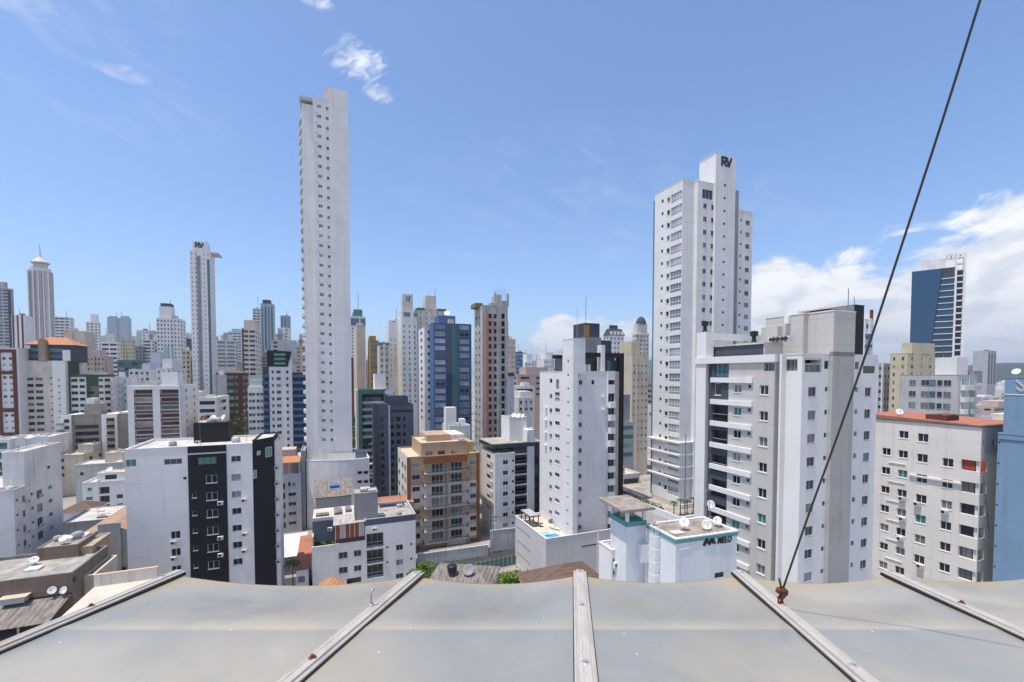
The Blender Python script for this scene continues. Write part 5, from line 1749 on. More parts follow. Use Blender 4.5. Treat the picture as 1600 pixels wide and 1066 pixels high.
# hipped fibre cement roof with tank and mesh dish
b = Bld('low_house', 'low house with a brown corrugated hip roof carrying a mesh dish and black tank', 668, 906, 66, R(-8))
W = b.fr(762, 906, 0)[0]; z0 = 12.2
b.mass((0, W, 0, 8), 0, z0, 'old_grey', roof=None)
m = b.P('roof'); zr = z0 + 1.6
m.face([(-.6, -.6, z0), (W + .6, -.6, z0), (W - 2.6, 4.2, zr), (.4, 4.2, zr)], 'fibro_roof')
m.face([(W + .6, -.6, z0), (W + .6, 8.6, z0), (W - 2.6, 4.2, zr)], 'fibro_roof'); m.face([(W + .6, 8.6, z0), (-.6, 8.6, z0), (.4, 4.2, zr), (W - 2.6, 4.2, zr)], 'fibro_roof'); m.face([(-.6, 8.6, z0), (-.6, -.6, z0), (.4, 4.2, zr)], 'fibro_roof')
b.done()
dish(tuple(world(b, W * .62, 2.6, z0 + .9)), .85, 185, 35, 'large mesh satellite dish on the brown corrugated hip roof', .35, mat='mesh_grey', rusty=True)
r = empty('water_tank', 'black metal tank on legs beside the mesh dish', 'water tank', world(b, W * .34, 2.4, z0 + .9))
m = MB(); m.lathe([(.7, .6), (.75, .9), (.75, 1.5), (.6, 1.6)], (0, 0, 0), (0, 0, 1), 'black_metal', 14); m.build('barrel', r)
for a in range(4):
    m = MB(); x, y = .55 * math.cos(a * 1.57 + .7), .55 * math.sin(a * 1.57 + .7); m.path([(x, y, -.3), (x, y, .65)], .05, 'black_metal', 5); m.build('leg', r)
# brown tiled hip roof in front of the podium
b = Bld('low_house', 'low house with a dark brown tiled hip roof in front of the grey podium', 848, 930, 54, GA)
W = b.fr(950, 930, 0)[0]; z0 = 16.6
b.mass((0, W, 0, 7), 0, z0, 'white_old', roof=None)
m = b.P('roof'); zr = z0 + 2.15
m.face([(-.6, -.6, z0), (W + .6, -.6, z0), (W / 2, 3.5, zr)], 'brown_tile'); m.face([(W + .6, -.6, z0), (W + .6, 7.6, z0), (W / 2, 3.5, zr)], 'brown_tile')
m.face([(W + .6, 7.6, z0), (-.6, 7.6, z0), (W / 2, 3.5, zr)], 'brown_tile'); m.face([(-.6, 7.6, z0), (-.6, -.6, z0), (W / 2, 3.5, zr)], 'brown_tile')
b.done()
tp = at_z(660, 893, 8); tree((tp.x, tp.y, 0), 9.5, 3.2, 'dense green street tree behind the low white block', 'leaf_bright', None, 1500, .55)
tp = at_z(715, 884, 8); tree((tp.x, tp.y, 0), 9.5, 2.8, 'lighter green tree against the long white boundary wall', 'leaf_bright', None, 1000, .5)
tp = at_z(690, 892, 6); tree((tp.x, tp.y, 0), 7, 2.4, 'smaller green tree left of the corrugated hip roof', 'leaf', None, 900, .5)
hd = MB(); rr4 = random.Random(9)
ha, hb = at_z(770, 906, 2), at_z(812, 898, 2)
for k in range(1500):
    o = lerp(ha, hb, rr4.random()) + Vector((rr4.gauss(0, .8), rr4.gauss(0, .8), rr4.uniform(-1.8, .7)))
    a = Vector((rr4.gauss(0, 1), rr4.gauss(0, 1), rr4.gauss(0, 1))).normalized() * .3; c = a.orthogonal() * .5
    hd.face([o - a, o + c, o + a, o - c], 'leaf_bright')
tag(hd.build('hedge'), 'bright green clipped hedge behind the metal fence', 'hedge')

# ================================================================ left foreground
c1 = lambda x, y: (x / 3.331, 640 + y / 3.331)
def r1(x0, y0, x1, y1, st): return (*c1(x0, y0), *c1(x1, y1), st)
def sidegrid(b, plane, rects, n=1, last=None):
    return b.grid('R', plane, rects, n, last)
# ---- white wing at the left edge
b = Bld('apartment_block', 'stained white apartment wing with a raised stair block at the left edge', 21, 766, 84)
zt = b.ztop
Dm = b.sd(66, 748, 0)[0]; Dh = b.sd(37, 706, 0)[0]; D = b.sd(95, 697, 0)[0]
Rw = b.grid('R', 0, [r1(115, 447, 137, 481, 'a'), r1(83, 464, 94, 478, 'a1')], 5, c1(124, 755)) + b.grid('R', 0, [r1(190, 418, 220, 460, 'a'), r1(160, 433, 174, 448, 'a1')], 4, c1(192, 638))
Rh = b.grid('R', 0, [r1(251, 395, 271, 412, 'a')], 5, c1(259, 679)) + b.grid('R', 0, [r1(246, 293, 262, 309, 'd1')])
b.mass((-16, 0, 0, Dh), 0, zt, 'white_old', {'R': [w for w in Rw if w[0] < Dh - .3]}, roof='roof_light', par=.5, coping='light_grey')
zh = b.sd(37, 706, 0)[1]
b.mass((-3.2, 0, Dh + .01, D), 0, zh, 'white_old', {'R': Rh + [w for w in Rw if w[0] > Dh + .5]}, part='stair_wall', roof='roof_light', par=.2)
b.mass((-16, -3.21, Dh + .01, D), 0, zt, 'white_old', part='back_wall', roof='roof_light', par=.4)
m = b.P('skylight')
for k in range(5): m.box(-12 + k * 1.5, -11 + k * 1.5, 1.5, min(7, Dh - 1), zt - .4, zt - .15, 'glass_pale')
for (x, y) in ((140, 485), (207, 455), (137, 643), (210, 608), (138, 718), (135, 786)):
    yy, z = b.sd(*c1(x, y)); link('air_conditioner', ac_mesh(), b.root, (.02, yy, z), math.pi / 2)
b.done(); WING = b
dish(on(b, 46, 692, zh), .7, 160, 60, 'white satellite dish lying nearly flat on the stair block of the left wing', .8)

# ---- brown block in the bottom left corner with corrugated lean-to
b = Bld('apartment_block', 'brown rendered block in the lower left corner with a corrugated lean-to roof', 113, 895, 52)
zt = b.ztop; D = b.sd(160, 877, 0)[0] 
b.mass((-30, 0, 0, 9), 0, zt, 'taupe', {'R': b.grid('R', 0, [r1(372, 870, 398, 905, 'a1')])}, roof='roof_concrete', par=.35, coping='roof_dark')
bx = b.loc(at(58.5, 893, 56)); x1 = b.fr(123, 887, bx.y)[0]; zb = b.fr(58.5, 858, bx.y)[1]
b.mass((bx.x, x1, bx.y, bx.y + 4.5), zt - .4, zb, 'taupe', part='roof_house', roof='roof_concrete', par=.05)
b.mass((x1 + .02, x1 + 1.2, bx.y + .6, bx.y + 6), 0, zb - .6, 'tan', part='side_shaft', roof='roof_concrete', par=.05)
b.mass((.01, 1.0, 2.5, 9), 0, zt - 1.5, 'cream', {'R': [(4, zt - 4, .8, 1.4, 'a1')]}, part='side_wall', roof='roof_dark', par=.1)
m = b.P('lean_to_roof'); zl = b.fr(112, 928, -.02)[1]
m.hull([(-30, -4.2, zl - 1.25), (-.4, -4.2, zl - 1.25), (-.1, -.02, zl - .05), (-30, -.02, zl - .05), (-30, -4.2, zl - 1.2), (-.4, -4.2, zl - 1.2), (-.1, -.02, zl), (-30, -.02, zl)], 'fibro_roof')
m = b.P('lean_to_wall'); m.box(-30, -.6, -3.9, -.02, 0, zl - 2.6, 'interior_pale')
for k in range(12): m.box(-.9 - k * 2.2, -.75 - k * 2.2, -3.9, -3.75, zl - 2.6, zl - 1.15, 'dirty_concrete')
m = b.P('gutter'); m.box(-30, -.1, -.12, -.003, zl + .02, zl + .16, 'black_metal')
m = b.P('vent_hood'); xv, zv = b.fr(25, 935, -.3); m.box(xv - 1.0, xv + 1.0, -1.0, -.004, zv - .35, zv + .25, 'light_grey'); m.box(xv - 1.2, xv + 1.2, -1.1, -.003, zv + .25, zv + .34, 'cream')
b.done(); BRN = b
for i, (px, py, lab) in enumerate(((82, 921, 'white satellite dish with a pink feed on the brown block wall, left of a pair'), (100, 921, 'white satellite dish on the brown block wall, right of a pair'))):
    x, z = b.fr(px, py, -.3)
    dish(tuple(world(b, x, -.35, z - .5)), .42, 150 + 30 * i, 25, lab, .15, 'dishes on the brown block', rusty=(i == 0))
dish(on(b, 54, 882, zt - .3), .45, 140, 45, 'white satellite dish beside the brown roof house, at the left wing', .3, 'dishes on the brown block')
dish(on(b, 100, 850, zb), .5, 170, 50, 'big pale satellite dish on top of the brown roof house', .4, 'dishes on the brown block')

# ---- terrace house beside it
b = Bld('terrace_house', 'low building with an empty beige roof terrace and cream parapet at lower left', 159, 921, 44.8)
zt = 23.7
xR = b.fr(246, 900, 0)[0]
b.mass((-.6, xR, -9, .2), 0, zt - 1.25, 'cream', roof=None)
m = b.P('terrace_deck'); m.box(-.6, xR, -9, .0, zt - 1.25, zt - 1.2, 'deck_sand')
m = b.P('parapet'); m.box(-.6, xR, .0, .2, zt - 1.25, zt - .05, 'pale_cream')
m = b.P('parapet_coping'); m.box(-.65, xR + .05, -.05, .25, zt - .05, zt + .03, 'roof_cream')
b.done()
# ---- gabled warehouse with clay tiles
b = Bld('warehouse', 'old grey gabled warehouse with weathered clay roof tiles', 140, 845, 76)
W = b.fr(205, 842, 0)[0]; zr = b.fr(172, 822, 0)[1]; xr_ = b.fr(172, 822, 0)[0]; ze = b.fr(140, 842, 0)[1]; L = 26
xl = -3.5
m = b.P('wall')
x2_ = xr_ * 2 - xl
m.face([(xl, 0, 0), (x2_, 0, 0), (x2_, 0, ze - 1), (xr_, 0, zr), (xl, 0, ze - 1)], 'old_grey'); m.box(xl, xl + .2, .01, L, 0, ze - 1, 'old_grey'); m.box(x2_ - .2, x2_, .01, L, 0, ze - 1, 'old_grey')
m.box(xr_ - 1.6, xr_ + 1.5, -.3, -.01, 0, zr + .5, 'old_grey')
m = b.P('roof')
for sg, xe in ((1, xl - .4), (-1, x2_ + .4)):
    m.hull([(xe, -.1, ze - 1.1), (xr_, -.1, zr), (xr_, L, zr), (xe, L, ze - 1.1), (xe, -.1, ze - .95), (xr_, -.1, zr + .15), (xr_, L, zr + .15), (xe, L, ze - .95)], 'clay_tile')
for (x0, y0, x1, y1, st) in ((532, 685, 560, 712, 'rust'), (532, 727, 560, 753, 'rust')):
    xa, za = b.fr(*c1(x0, y0), -.3); xc, zc = b.fr(*c1(x1, y1), -.3); b.P('vent_panel').box(xa, xc, -.34, -.303, zc, za, 'blind_rust')
for q_ in ((536, 760, 559, 800, 'd1'), (607, 828, 650, 858, 'd')):
    for w in b.grid('F', -.35, [r1(*q_)]): b.wins.append(((w[0], -.36 if q_[0] < 570 else -.03, w[1]), 0, w[2], w[3], 'fd', 1))
b.done()
b = Bld('low_house', 'low shed with a pale flat roof between the white wing and the clay tiled warehouse', 97, 822, 92)
W = b.fr(192, 806, 0)[0]; b.mass((0, W, 0, 12), 0, at(97, 818, 92).z, 'old_grey', roof='roof_light', par=.15); b.done()
b = Bld('low_house', 'small house with a brown tiled roof behind the pale shed', 92, 800, 118)
z0 = at(92, 802, 118).z
b.mass((0, 7, 0, 8), 0, z0, 'white_old', roof=None); m = b.P('roof')
m.face([(-.5, -.5, z0), (7.5, -.5, z0), (3.5, 4, z0 + 2)], 'brown_tile'); m.face([(7.5, -.5, z0), (7.5, 8.5, z0), (3.5, 4, z0 + 2)], 'brown_tile'); m.face([(7.5, 8.5, z0), (-.5, 8.5, z0), (3.5, 4, z0 + 2)], 'brown_tile'); m.face([(-.5, 8.5, z0), (-.5, -.5, z0), (3.5, 4, z0 + 2)], 'brown_tile')
b.done()
tp = at_z(107, 842, 6); tree((tp.x, tp.y, 0), 9.5, 4.2, 'bright green tree between the white wing and the warehouse', 'leaf_bright', None, 1300, .6)
tp = at_z(124, 840, 5); tree((tp.x, tp.y, 0), 7.5, 3.2, 'smaller bright tree hugging the clay tiled warehouse', 'leaf_bright', None, 900, .55)
# ---- houses between
b = Bld('apartment_block', 'three storey white and grey block with dark balconies left of the black and white one', 128.5, 755, 138)
W = b.fr(196, 750, 0)[0]
Fw = b.grid('F', 0, [r1(449, 455, 483, 472, 'd'), r1(607, 442, 640, 462, 'd')], 2, c1(449, 503)) + b.grid('F', 0, [r1(515, 403, 570, 440, 'logo')], 3, c1(517, 495)) + b.grid('F', 0, [r1(455, 407, 478, 424, 'a')])
b.mass((0, W, 0, 9), 0, b.ztop, 'white', {'F': Fw}, roof='roof_light', par=.5)
m = b.P('grey_panel')
for x0, x1 in ((449, 486), (606, 640)):
    pass
b.mass((2.5, W - .5, 3, 8), b.ztop - .5, b.ztop + 2.2, 'white', {'F': [(6, b.ztop, 3, 1.5, 'd')]}, part='attic_wall', roof='roof_cream', par=.2)
b.done()
dish(tuple(world(b, 5, 5, b.ztop + 2.0)), .9, 170, 40, 'white satellite dish on the attic of the three storey white and grey block', .3)
b = Bld('apartment_block', 'low sage grey house with stepped flat roofs behind the three storey block', 117, 727, 152)
W = b.fr(190, 722, 0)[0]
b.mass((0, W, 0, 10), 0, b.ztop, 'sage', {'F': b.grid('F', 0, [(125, 738, 131, 743, 'd')])}, roof='roof_light', par=.3)
b.mass((W * .55, W * .95, 3, 9), b.ztop - .3, b.ztop + 3.2, 'cream', part='upper_floor', roof='roof_cream', par=.2); b.done()
b = Bld('apartment_block', 'long beige block with a flat cream roof behind the white wing', 93, 712, 160)
W = b.fr(129, 712, 0)[0]; D = b.sd(158, 694, W)[0]
b.mass((0, W, 0, D), 0, b.ztop, 'cream', {'F': b.grid('F', 0, [(95, 717, 100, 722, 'fd')], 3, (95, 740)), 'R': [(6 + 7 * i, b.ztop - 3 - 3 * k, 2.0, 1.3, 'fd') for i in range(3) for k in range(4)]}, roof='roof_cream', par=.4)
b.mass((W * .3, W, D * .55, D), b.ztop - .3, b.ztop + 2.5, 'light_grey', part='upper_floor', roof='roof_light', par=.2); b.done()
b = Bld('house', 'modern white house with green glass balconies under the brown framed tower', -10, 688, 150)
W = b.fr(14.5, 686, 0)[0]
b.mass((0, W, 0, 14), 0, b.ztop, 'white', {'F': [(W * .5, b.ztop - 3.2 - 3.3 * k, W * .7, 2.2, 'logg') for k in range(4)]}, roof='roof_light', par=.4)
b.mass((W + .02, W + 9.5, 2, 15), 0, b.ztop + .2, 'white_old', part='side_wall', roof='roof_light', par=.4)
b.done()
hb_ = at_z(15, 745, 10); tree((hb_.x, hb_.y, 0), 14, 4.5, 'dark green treetop behind the roof of the white wing', 'leaf', None, 900, .8)
# ---- building with terracotta awning right of the black block
b = Bld('apartment_block', 'narrow grey and white block with a terracotta awning over its roof garden', 433, 742, 122)
W = b.fr(470, 738, 0)[0]; zt = b.ztop
Fw = b.grid('F', 0, [r3(125, 450, 175, 473, 'a')], 4, c3(125, 635)) + b.grid('F', 0, [r3(66, 455, 105, 495, 'logo')], 4, c3(66, 643)) + b.grid('F', 0, [r3(123, 385, 140, 410, 'a1'), r3(152, 385, 172, 410, 'a1')]) + b.grid('F', 0, [r3(66, 392, 105, 432, 'a')])
b.mass((0, W, 0, 12), 0, zt, 'light_grey', {'F': Fw}, roof='roof_light', par=.9)
b.mass((W + .02, b.fr(477, 735, 1)[0], 1, 12), 0, zt + 6, 'mid_grey', part='side_wall', roof='roof_concrete', par=.3)
m = b.P('awning'); za = b.fr(436, 724, -.2)[1]
m.hull([(.2, -.3, za - .2), (W - .2, -.3, za - .2), (W - .2, 3.5, za + 1.0), (.2, 3.5, za + 1.0), (.2, -.3, za), (W - .2, -.3, za), (W - .2, 3.5, za + 1.2), (.2, 3.5, za + 1.2)], 'orange_tile')
for xx in (.25, W / 2, W - .4): m.box(xx, xx + .12, -.2, -.08, zt, za - .15, 'frame_white')
m = b.P('roof_house'); m.box(.3, W * .75, 3.6, 9, zt - .5, zt + 6.2, 'pinkish'); m.box(.2, W - .1, 4.0, 11, zt - .5, zt + 3.5, 'white_old')
b.done()
dish(tuple(world(b, W * .9, 5, zt + 3.5)), .8, 190, 35, 'white satellite dish above the terracotta awning', .3)
b = Bld('workshop', 'workshop shed with a white sheet metal roof beside the low white block', 437, 868, 96)
W = b.fr(461, 866, 0)[0]; z0 = b.ztop - 1
b.mass((0, W, 0, 9), 0, z0 + .4, 'mid_grey', roof=None); m = b.P('roof')
m.hull([(-.3, -.3, z0 + .4), (W + .3, -.3, z0 + .4), (W + 2.2, 11, z0 + 1.8), (-.3, 11, z0 + 1.8), (-.3, -.3, z0 + .5), (W + .3, -.3, z0 + .5), (W + 2.2, 11, z0 + 1.9), (-.3, 11, z0 + 1.9)], 'metal_roof'); b.done()
b = Bld('low_house', 'narrow house with a red tiled roof next to the workshop', 463, 892, 84)
W = b.fr(482, 890, 0)[0]; z0 = b.ztop
b.mass((0, W, 0, 16), 0, z0, 'white_old', {'F': [(W * .4, z0 - 2.4, 1.2, 1.2, 'd')]}, roof=None); m = b.P('roof')
m.hull([(-.2, -.2, z0), (W + .3, -.2, z0), (W + .3, 16, z0 + 1.2), (-.2, 16, z0 + 1.2), (-.2, -.2, z0 + .15), (W + .3, -.2, z0 + .15), (W + .3, 16, z0 + 1.35), (-.2, 16, z0 + 1.35)], 'red_tile'); b.done()
pp = at_z(457, 890, 6); palm((pp.x, pp.y, 0), 7.5, 'yellow green banana palm beside the workshop', None, 2.0)
b = Bld('low_house', 'flat roofed hall with a grey corrugated roof in front of the curved podium', 493, 776, 100)
W = b.fr(549, 774, 0)[0]; z0 = at(493, 779, 100).z
b.mass((0, W, 0, 10), 0, z0, 'pale_cream', roof=None); m = b.P('roof')
m.hull([(-.5, -.5, z0), (W + .5, -.5, z0), (W + .5, 12, z0 + 1.5), (-.5, 12, z0 + 1.5), (-.5, -.5, z0 + .15), (W + .5, -.5, z0 + .15), (W + .5, 12, z0 + 1.65), (-.5, 12, z0 + 1.65)], 'fibro_roof'); m.box(3, 5, 5, 7, z0 + 1.0, z0 + 1.4, 'tank_blue'); b.done()
b = Bld('low_house', 'low building with a dull red roof beyond the grey lift house', 590, 790, 105)
b.mass((0, 8.5, 0, 7), 0, b.ztop, 'tan', roof='red_tile', par=.05); b.done()

# ================================================================ the skyline
def far(label, x0, x1, ytop, Y, mat, sty='dots', side=None, fh=3.0, nc=4, ns=2, yb=None, crown=(), roof='roof_light', win='f', smat=None, band=None, ww=.45, wh=1.25,
        skip=0, group=None, name='apartment_tower', D=None, par=.5, ang=GA, slab=None):
    """a distant tower: front between picture columns x0..x1, side face out to column `side`, storeys down to picture row yb"""
    b = Bld(name, label, x0, ytop, Y, ang, group, near=False)
    W = b.fr(x1, ytop, 0)[0]; zt = b.ztop
    left = side is not None and side < x0
    if D is None:
        D = 12 if side is None else abs(b.sd(side, ytop, 0 if left else W)[0])
    D = min(max(D, 4), 60)
    zlow = max(2.0, b.zat(yb if yb else min(ytop + 150, 720), Y))
    n = max(1, int((zt - zlow - 1.2) / fh)); F_, S_ = [], []
    if Y > 380: win_far = 2
    for k in range(skip, n):
        z = zt - 2.6 - k * fh
        if z < 1: break
        if sty in ('dots', 'balc', 'mixed'):
            for c in range(nc):
                if sty == 'mixed' and c == nc // 2 and nc > 2: continue
                F_.append(((c + .5) * W / nc, z, W / nc * ww, wh, win))
        elif sty == 'bands':
            for c in range(nc): F_.append(((c + .5) * W / nc, z, W / nc * .82, 1.35, win))
        if sty != 'blank':
            for c in range(ns): S_.append(((c + .5) * D / ns, z, D / ns * ww * .9, wh, win if band is None else band))
    if sty == 'vert':
        F_ = [((c + .5) * W / nc, zlow, W / nc * .5, zt - 3 - zlow, win) for c in range(nc)]
    wins = {'F': F_}
    if side is not None: wins['L' if left else 'R'] = S_
    b.mass((0, W, 0, D), 0, zt, mat, wins, roof=roof, par=par)
    if smat:
        m = b.P('side_panel')
        if left: m.box(-.12, -.003, .3, D - .3, 0, zt - 1, smat)
        else: m.box(W + .003, W + .12, .3, D - .3, 0, zt - 1, smat)
    if sty == 'balc':
        for k in range(skip, min(n, 40)):
            z = zt - 3.0 - k * fh
            if z < 1: break
            m = MB(); a0, a1 = slab or (.1, .9); m.box(W * a0, W * a1, -1.2, -.01, z - .15, z + .75, 'white'); m.build('balcony', b.root)
    for cr in crown:
        fx0, fx1, h_, mt = cr[:4]; fy0, fy1 = cr[4:6] if len(cr) > 5 else (.1, .8)
        m = b.P('roof_house' if h_ > 0 else 'crown'); m.box(W * fx0, W * fx1, D * fy0, D * fy1, zt - par, zt + h_, mt)
    b.W, b.D, b.zt = W, D, zt
    rr_ = random.Random(int(x0 * 31 + ytop * 17))
    if rr_.random() < .55 and Y < 1000:                      # a mast on the roof
        m = MB(); xx, hh = rr_.uniform(.25, .75) * W, rr_.uniform(3, 9) * (1 if Y < 400 else 1.6); cz = max([c[2] for c in crown] + [0])
        m.path([(xx, D * .4, zt - par), (xx, D * .4, zt + cz + hh)], .06 + Y * .00022, 'mast_grey', 4); m.build('mast', b.root)
    if rr_.random() < .7:                                    # a tank or plant box
        m = MB(); xx, a_ = rr_.uniform(.1, .6) * W, rr_.uniform(.12, .3) * W
        m.box(xx, xx + a_, D * .15, D * .45, zt - par, zt + rr_.uniform(1.0, 2.6), rr_.choice((mat, 'light_grey', 'white_old', 'roof_dark'))); m.build('roof_tank_house', b.root)
    if sty in ('dots', 'mixed') and nc > 1 and Y < 700:      # projecting wall strip between window columns
        m = MB(); c_ = rr_.randint(1, nc - 1); hw = W / nc * (1 - ww) * .42
        m.box(W * c_ / nc - hw, W * c_ / nc + hw, -.45, -.003, 0, zt + .3, mat); m.build('wall_strip', b.root)
    if sty == 'dots' and Y < 270:
        for cs, z, w_, h_, st in F_:
            if rr_.random() < .16: link('air_conditioner', ac_mesh(), b.root, (cs + w_ * .25, -.02, z - .75), 0)
    return b

def fin(b): b.done(); return b

# ---------- far left cluster
b = far('hazy grey tower cut by the left edge with a dark corner strip', -24, 16.5, 449, 420, 'far_grey', 'bands', 20, nc=3, ns=1, yb=545, crown=((.3, .8, 6, 'far_grey'),)); m = b.P('dark_strip'); m.box(b.W - 2.2, b.W + .06, -.06, -.003, 0, b.zt - 2, 'slate'); fin(b)
b = far('slim tower of brown and white vertical stripes near the left edge', 17.5, 38, 492, 380, 'white', 'dots', None, nc=3, yb=535, ww=.3); m = b.P('brown_stripe')
for k in range(3): m.box(b.W * (.05 + .36 * k), b.W * (.18 + .36 * k), -.08, -.06 + .057, 0, b.zt, 'dark_brown')
fin(b)
b = far('tall pale tower with a stepped domed crown and spire', 43, 75, 422, 560, 'pinkish', 'vert', 83, nc=5, ns=3, yb=530, win='fp', crown=((.08, .92, 4, 'white', .05, .95), (.2, .8, 11, 'pale_cream', .2, .8)))
cx_, cy_ = b.W / 2, b.D / 2
m = b.P('dome'); m.lathe([(b.W * .42, 10), (b.W * .40, 11.5), (b.W * .28, 14), (b.W * .1, 17.5), (b.W * .05, 20), (.25, 34)], (cx_, cy_, b.zt), (0, 0, 1), 'pale_cream', 14); m.lathe([(b.W * .45, 9.6), (b.W * .45, 11)], (cx_, cy_, b.zt), (0, 0, 1), 'pinkish', 14)
m = b.P('corner_pier')
for k in range(5): m.box(b.W * k / 4 - .5, b.W * k / 4 + .5, -.5, -.003, 0, b.zt + 1, 'white')
fin(b)
fin(far('white slab with regular dark balconies right of the spired tower', 85, 108, 495, 480, 'white', 'bands', 116, nc=3, ns=1, yb=530, fh=3.2))
fin(far('cream tower with few small windows behind the orange roofed penthouse', 99, 132, 517, 300, 'cream', 'dots', None, nc=3, yb=590, ww=.25, skip=2, D=14))
fin(far('white tower with dark window pairs and a narrow lift head', 134, 153, 503, 460, 'white', 'dots', 157, nc=3, ns=1, yb=560, ww=.5, crown=((.4, .9, 8, 'white'),)))
for i, (x0, x1) in enumerate(((167, 182), (186.5, 200.5))):
    b = far(('left of the two identical blue grey towers far on the skyline', 'right of the two identical blue grey towers far on the skyline')[i], x0, x1, 496, 1700, 'far_blue', 'blank', None, yb=550, D=26, group='twin towers on the skyline', crown=((.12, .88, 6, 'far_blue'),))
    m = b.P('spire'); m.path([(b.W * (.9 - .8 * i), 10, b.zt), (b.W * (.9 - .8 * i), 10, b.zt + 22)], .7, 'far_blue', 5); fin(b)
fin(far('white tower wrapped in horizontal white balcony bands', 158, 183, 534, 300, 'white', 'bands', 187, nc=2, ns=1, yb=595, win='fd', crown=((.3, .85, 5.5, 'pale_cream'),)))
fin(far('brownish pink tower with narrow balconies in front of the banded white one', 135, 163, 556, 270, 'pinkish', 'dots', None, nc=5, yb=590, ww=.5, crown=((.25, .7, 3.5, 'pinkish'),)))
fin(far('pale yellow slab tower with tiny windows', 187, 207, 530, 360, 'yellow_cream', 'dots', 211, nc=5, ns=1, yb=575, ww=.3))
fin(far('dull grey green block with balconies below the pale yellow slab', 183, 216, 563, 255, 'teal_paint', 'bands', None, nc=3, yb=590))
fin(far('slim dark grey tower beside the pale yellow slab', 211, 222, 541, 400, 'mid_grey', 'dots', None, nc=2, yb=575))
b = far('white tower with a pale green corner strip', 213, 232, 516, 460, 'white', 'dots', 239, nc=4, ns=1, yb=575, ww=.4); m = b.P('green_strip'); m.box(0.01, b.W * .4, -.1, -.003, 0, b.zt - 2, 'mint'); fin(b)
b = far('stepped white tower with a pale green lower half and black cap', 244, 281, 497, 335, 'white', 'dots', 290, nc=7, ns=2, yb=590, ww=.42, crown=((.1, .62, 9, 'white', .1, .7),))
m = b.P('cap'); m.box(b.W * .15, b.W * .58, b.D * .15, b.D * .65, b.zt + 9, b.zt + 11.5, 'slate')
m = b.P('green_panel'); z_ = b.zat(541, 335); m.box(b.W * .28, b.W * .7, -.1, -.003, 0, z_, 'mint'); m.box(.02, b.W * .28, -.1, -.003, 0, b.zat(560, 335), 'mint'); fin(b)
fin(far('plain lavender white block before the stepped green tower', 235, 250, 551, 285, 'lavender', 'blank', 200 if False else None, yb=590))
fin(far('low white block with dark windows below the lavender one', 201, 234, 577, 225, 'white', 'dots', None, nc=4, yb=606, ww=.5, crown=((.6, .98, 3, 'lavender'),)))
fin(far('white block with a stair head left of the slim lettered tower', 244, 268, 575, 215, 'white', 'dots', 290, nc=3, ns=3, yb=602, crown=((.3, .95, 4.5, 'white'),), ww=.3))
fin(far('cream apartment block just left of the slim lettered tower', 284, 297, 547, 290, 'yellow_cream', 'dots', None, nc=2, yb=600, ww=.5))
fin(far('pale block glimpsed left of the slim lettered tower above the cream one', 282, 296, 529, 470, 'blue_grey', 'dots', None, nc=3, yb=560))
# ---------- slim lettered tower
b = far('slim very tall tower with dark letters on its roof box and a grey centre stripe', 296, 328, 391, 290, 'white', 'mixed', 335, nc=5, ns=2, yb=612, ww=.2, wh=1.0)
W = b.W
m = b.P('grey_stripe'); m.box(W * .34, W * .52, -.15, -.004, 0, b.zt - 3, 'mid_grey')
m = b.P('glass_strip'); m.box(W * .84, W * .97, -.12, -.004, 0, b.zt - 5, 'glass_teal')
m = b.P('roof_box'); a0, a1 = b.fr(300.5, 380, .5)[0], b.fr(323.5, 380, .5)[0]; zz = b.fr(300.5, 376, .5)[1]; m.box(a0, a1, .5, 9, b.zt - .4, zz, 'white')
m = b.P('roof_slab'); m.box(W * .7, W + 4.4, 1, b.D, b.zt - .6, b.zt + .1, 'light_grey')
xl_ = a0 + (a1 - a0) * .17
letters_rv(b, xl_, xl_ + (a1 - a0) * .6, zz - 4.2, zz - 1.0, .46)
fin(b)
# ---------- between the slim tower and the very tall one
fin(far('grey white tower right behind the slim lettered tower', 337, 351, 537, 520, 'far_grey', 'dots', None, nc=3, yb=580))
fin(far('pale tower with green tinted balconies at the left of the brown banded one', 356, 377, 518, 460, 'white', 'bands', None, nc=3, yb=580, win='ft', crown=((.3, .9, 3, 'mint'),)))
b = far('cream tower with a brown banded side and flat cream roof box', 378, 399, 513, 285, 'pale_cream', 'bands', 408, nc=2, ns=3, yb=590, win='fd', crown=((.1, .95, 5.5, 'cream'),)); m = b.P('rust_edge'); m.box(-.1, .8, -.12, -.003, 0, b.zt, 'dark_brown'); fin(b)
fin(far('white annex tower left of the dark capped tower', 394.5, 406, 482, 470, 'white', 'bands', None, nc=2, yb=560))
fin(far('grey and white tower with a dark pointed cap', 407, 427, 474, 450, 'far_grey', 'vert', 429.5, nc=4, ns=1, yb=560, win='ft', crown=((.15, .75, 4, 'slate'),)))
fin(far('blue grey glass tower half hidden behind the very tall tower', 438, 453, 493, 650, 'far_blue', 'vert', None, nc=3, yb=530, win='ft'))
fin(far('white lift head block before the blue grey glass tower', 434, 452, 512, 400, 'white', 'dots', None, nc=2, yb=545, ww=.25))
b = far('white block with a slanted dark green glass top and blue balcony columns', 420, 456, 562, 188, 'white', 'blank', None, yb=690, D=13, fh=3.0)
sp_ = 10.55; zq = lambda py: b.fr(430, py, 0)[1]
f_ = lambda px: b.fr(px, 600, 0)[0]
for k in range(12):
    z = zq(583.5 + k * sp_)
    if z < 3: break
    for px, w_ in ((426.5, .7), (435.5, 1.5), (449, .8)): b.wins.append(((f_(px), -.02, z), 0, w_, 1.2, 'f', 1))
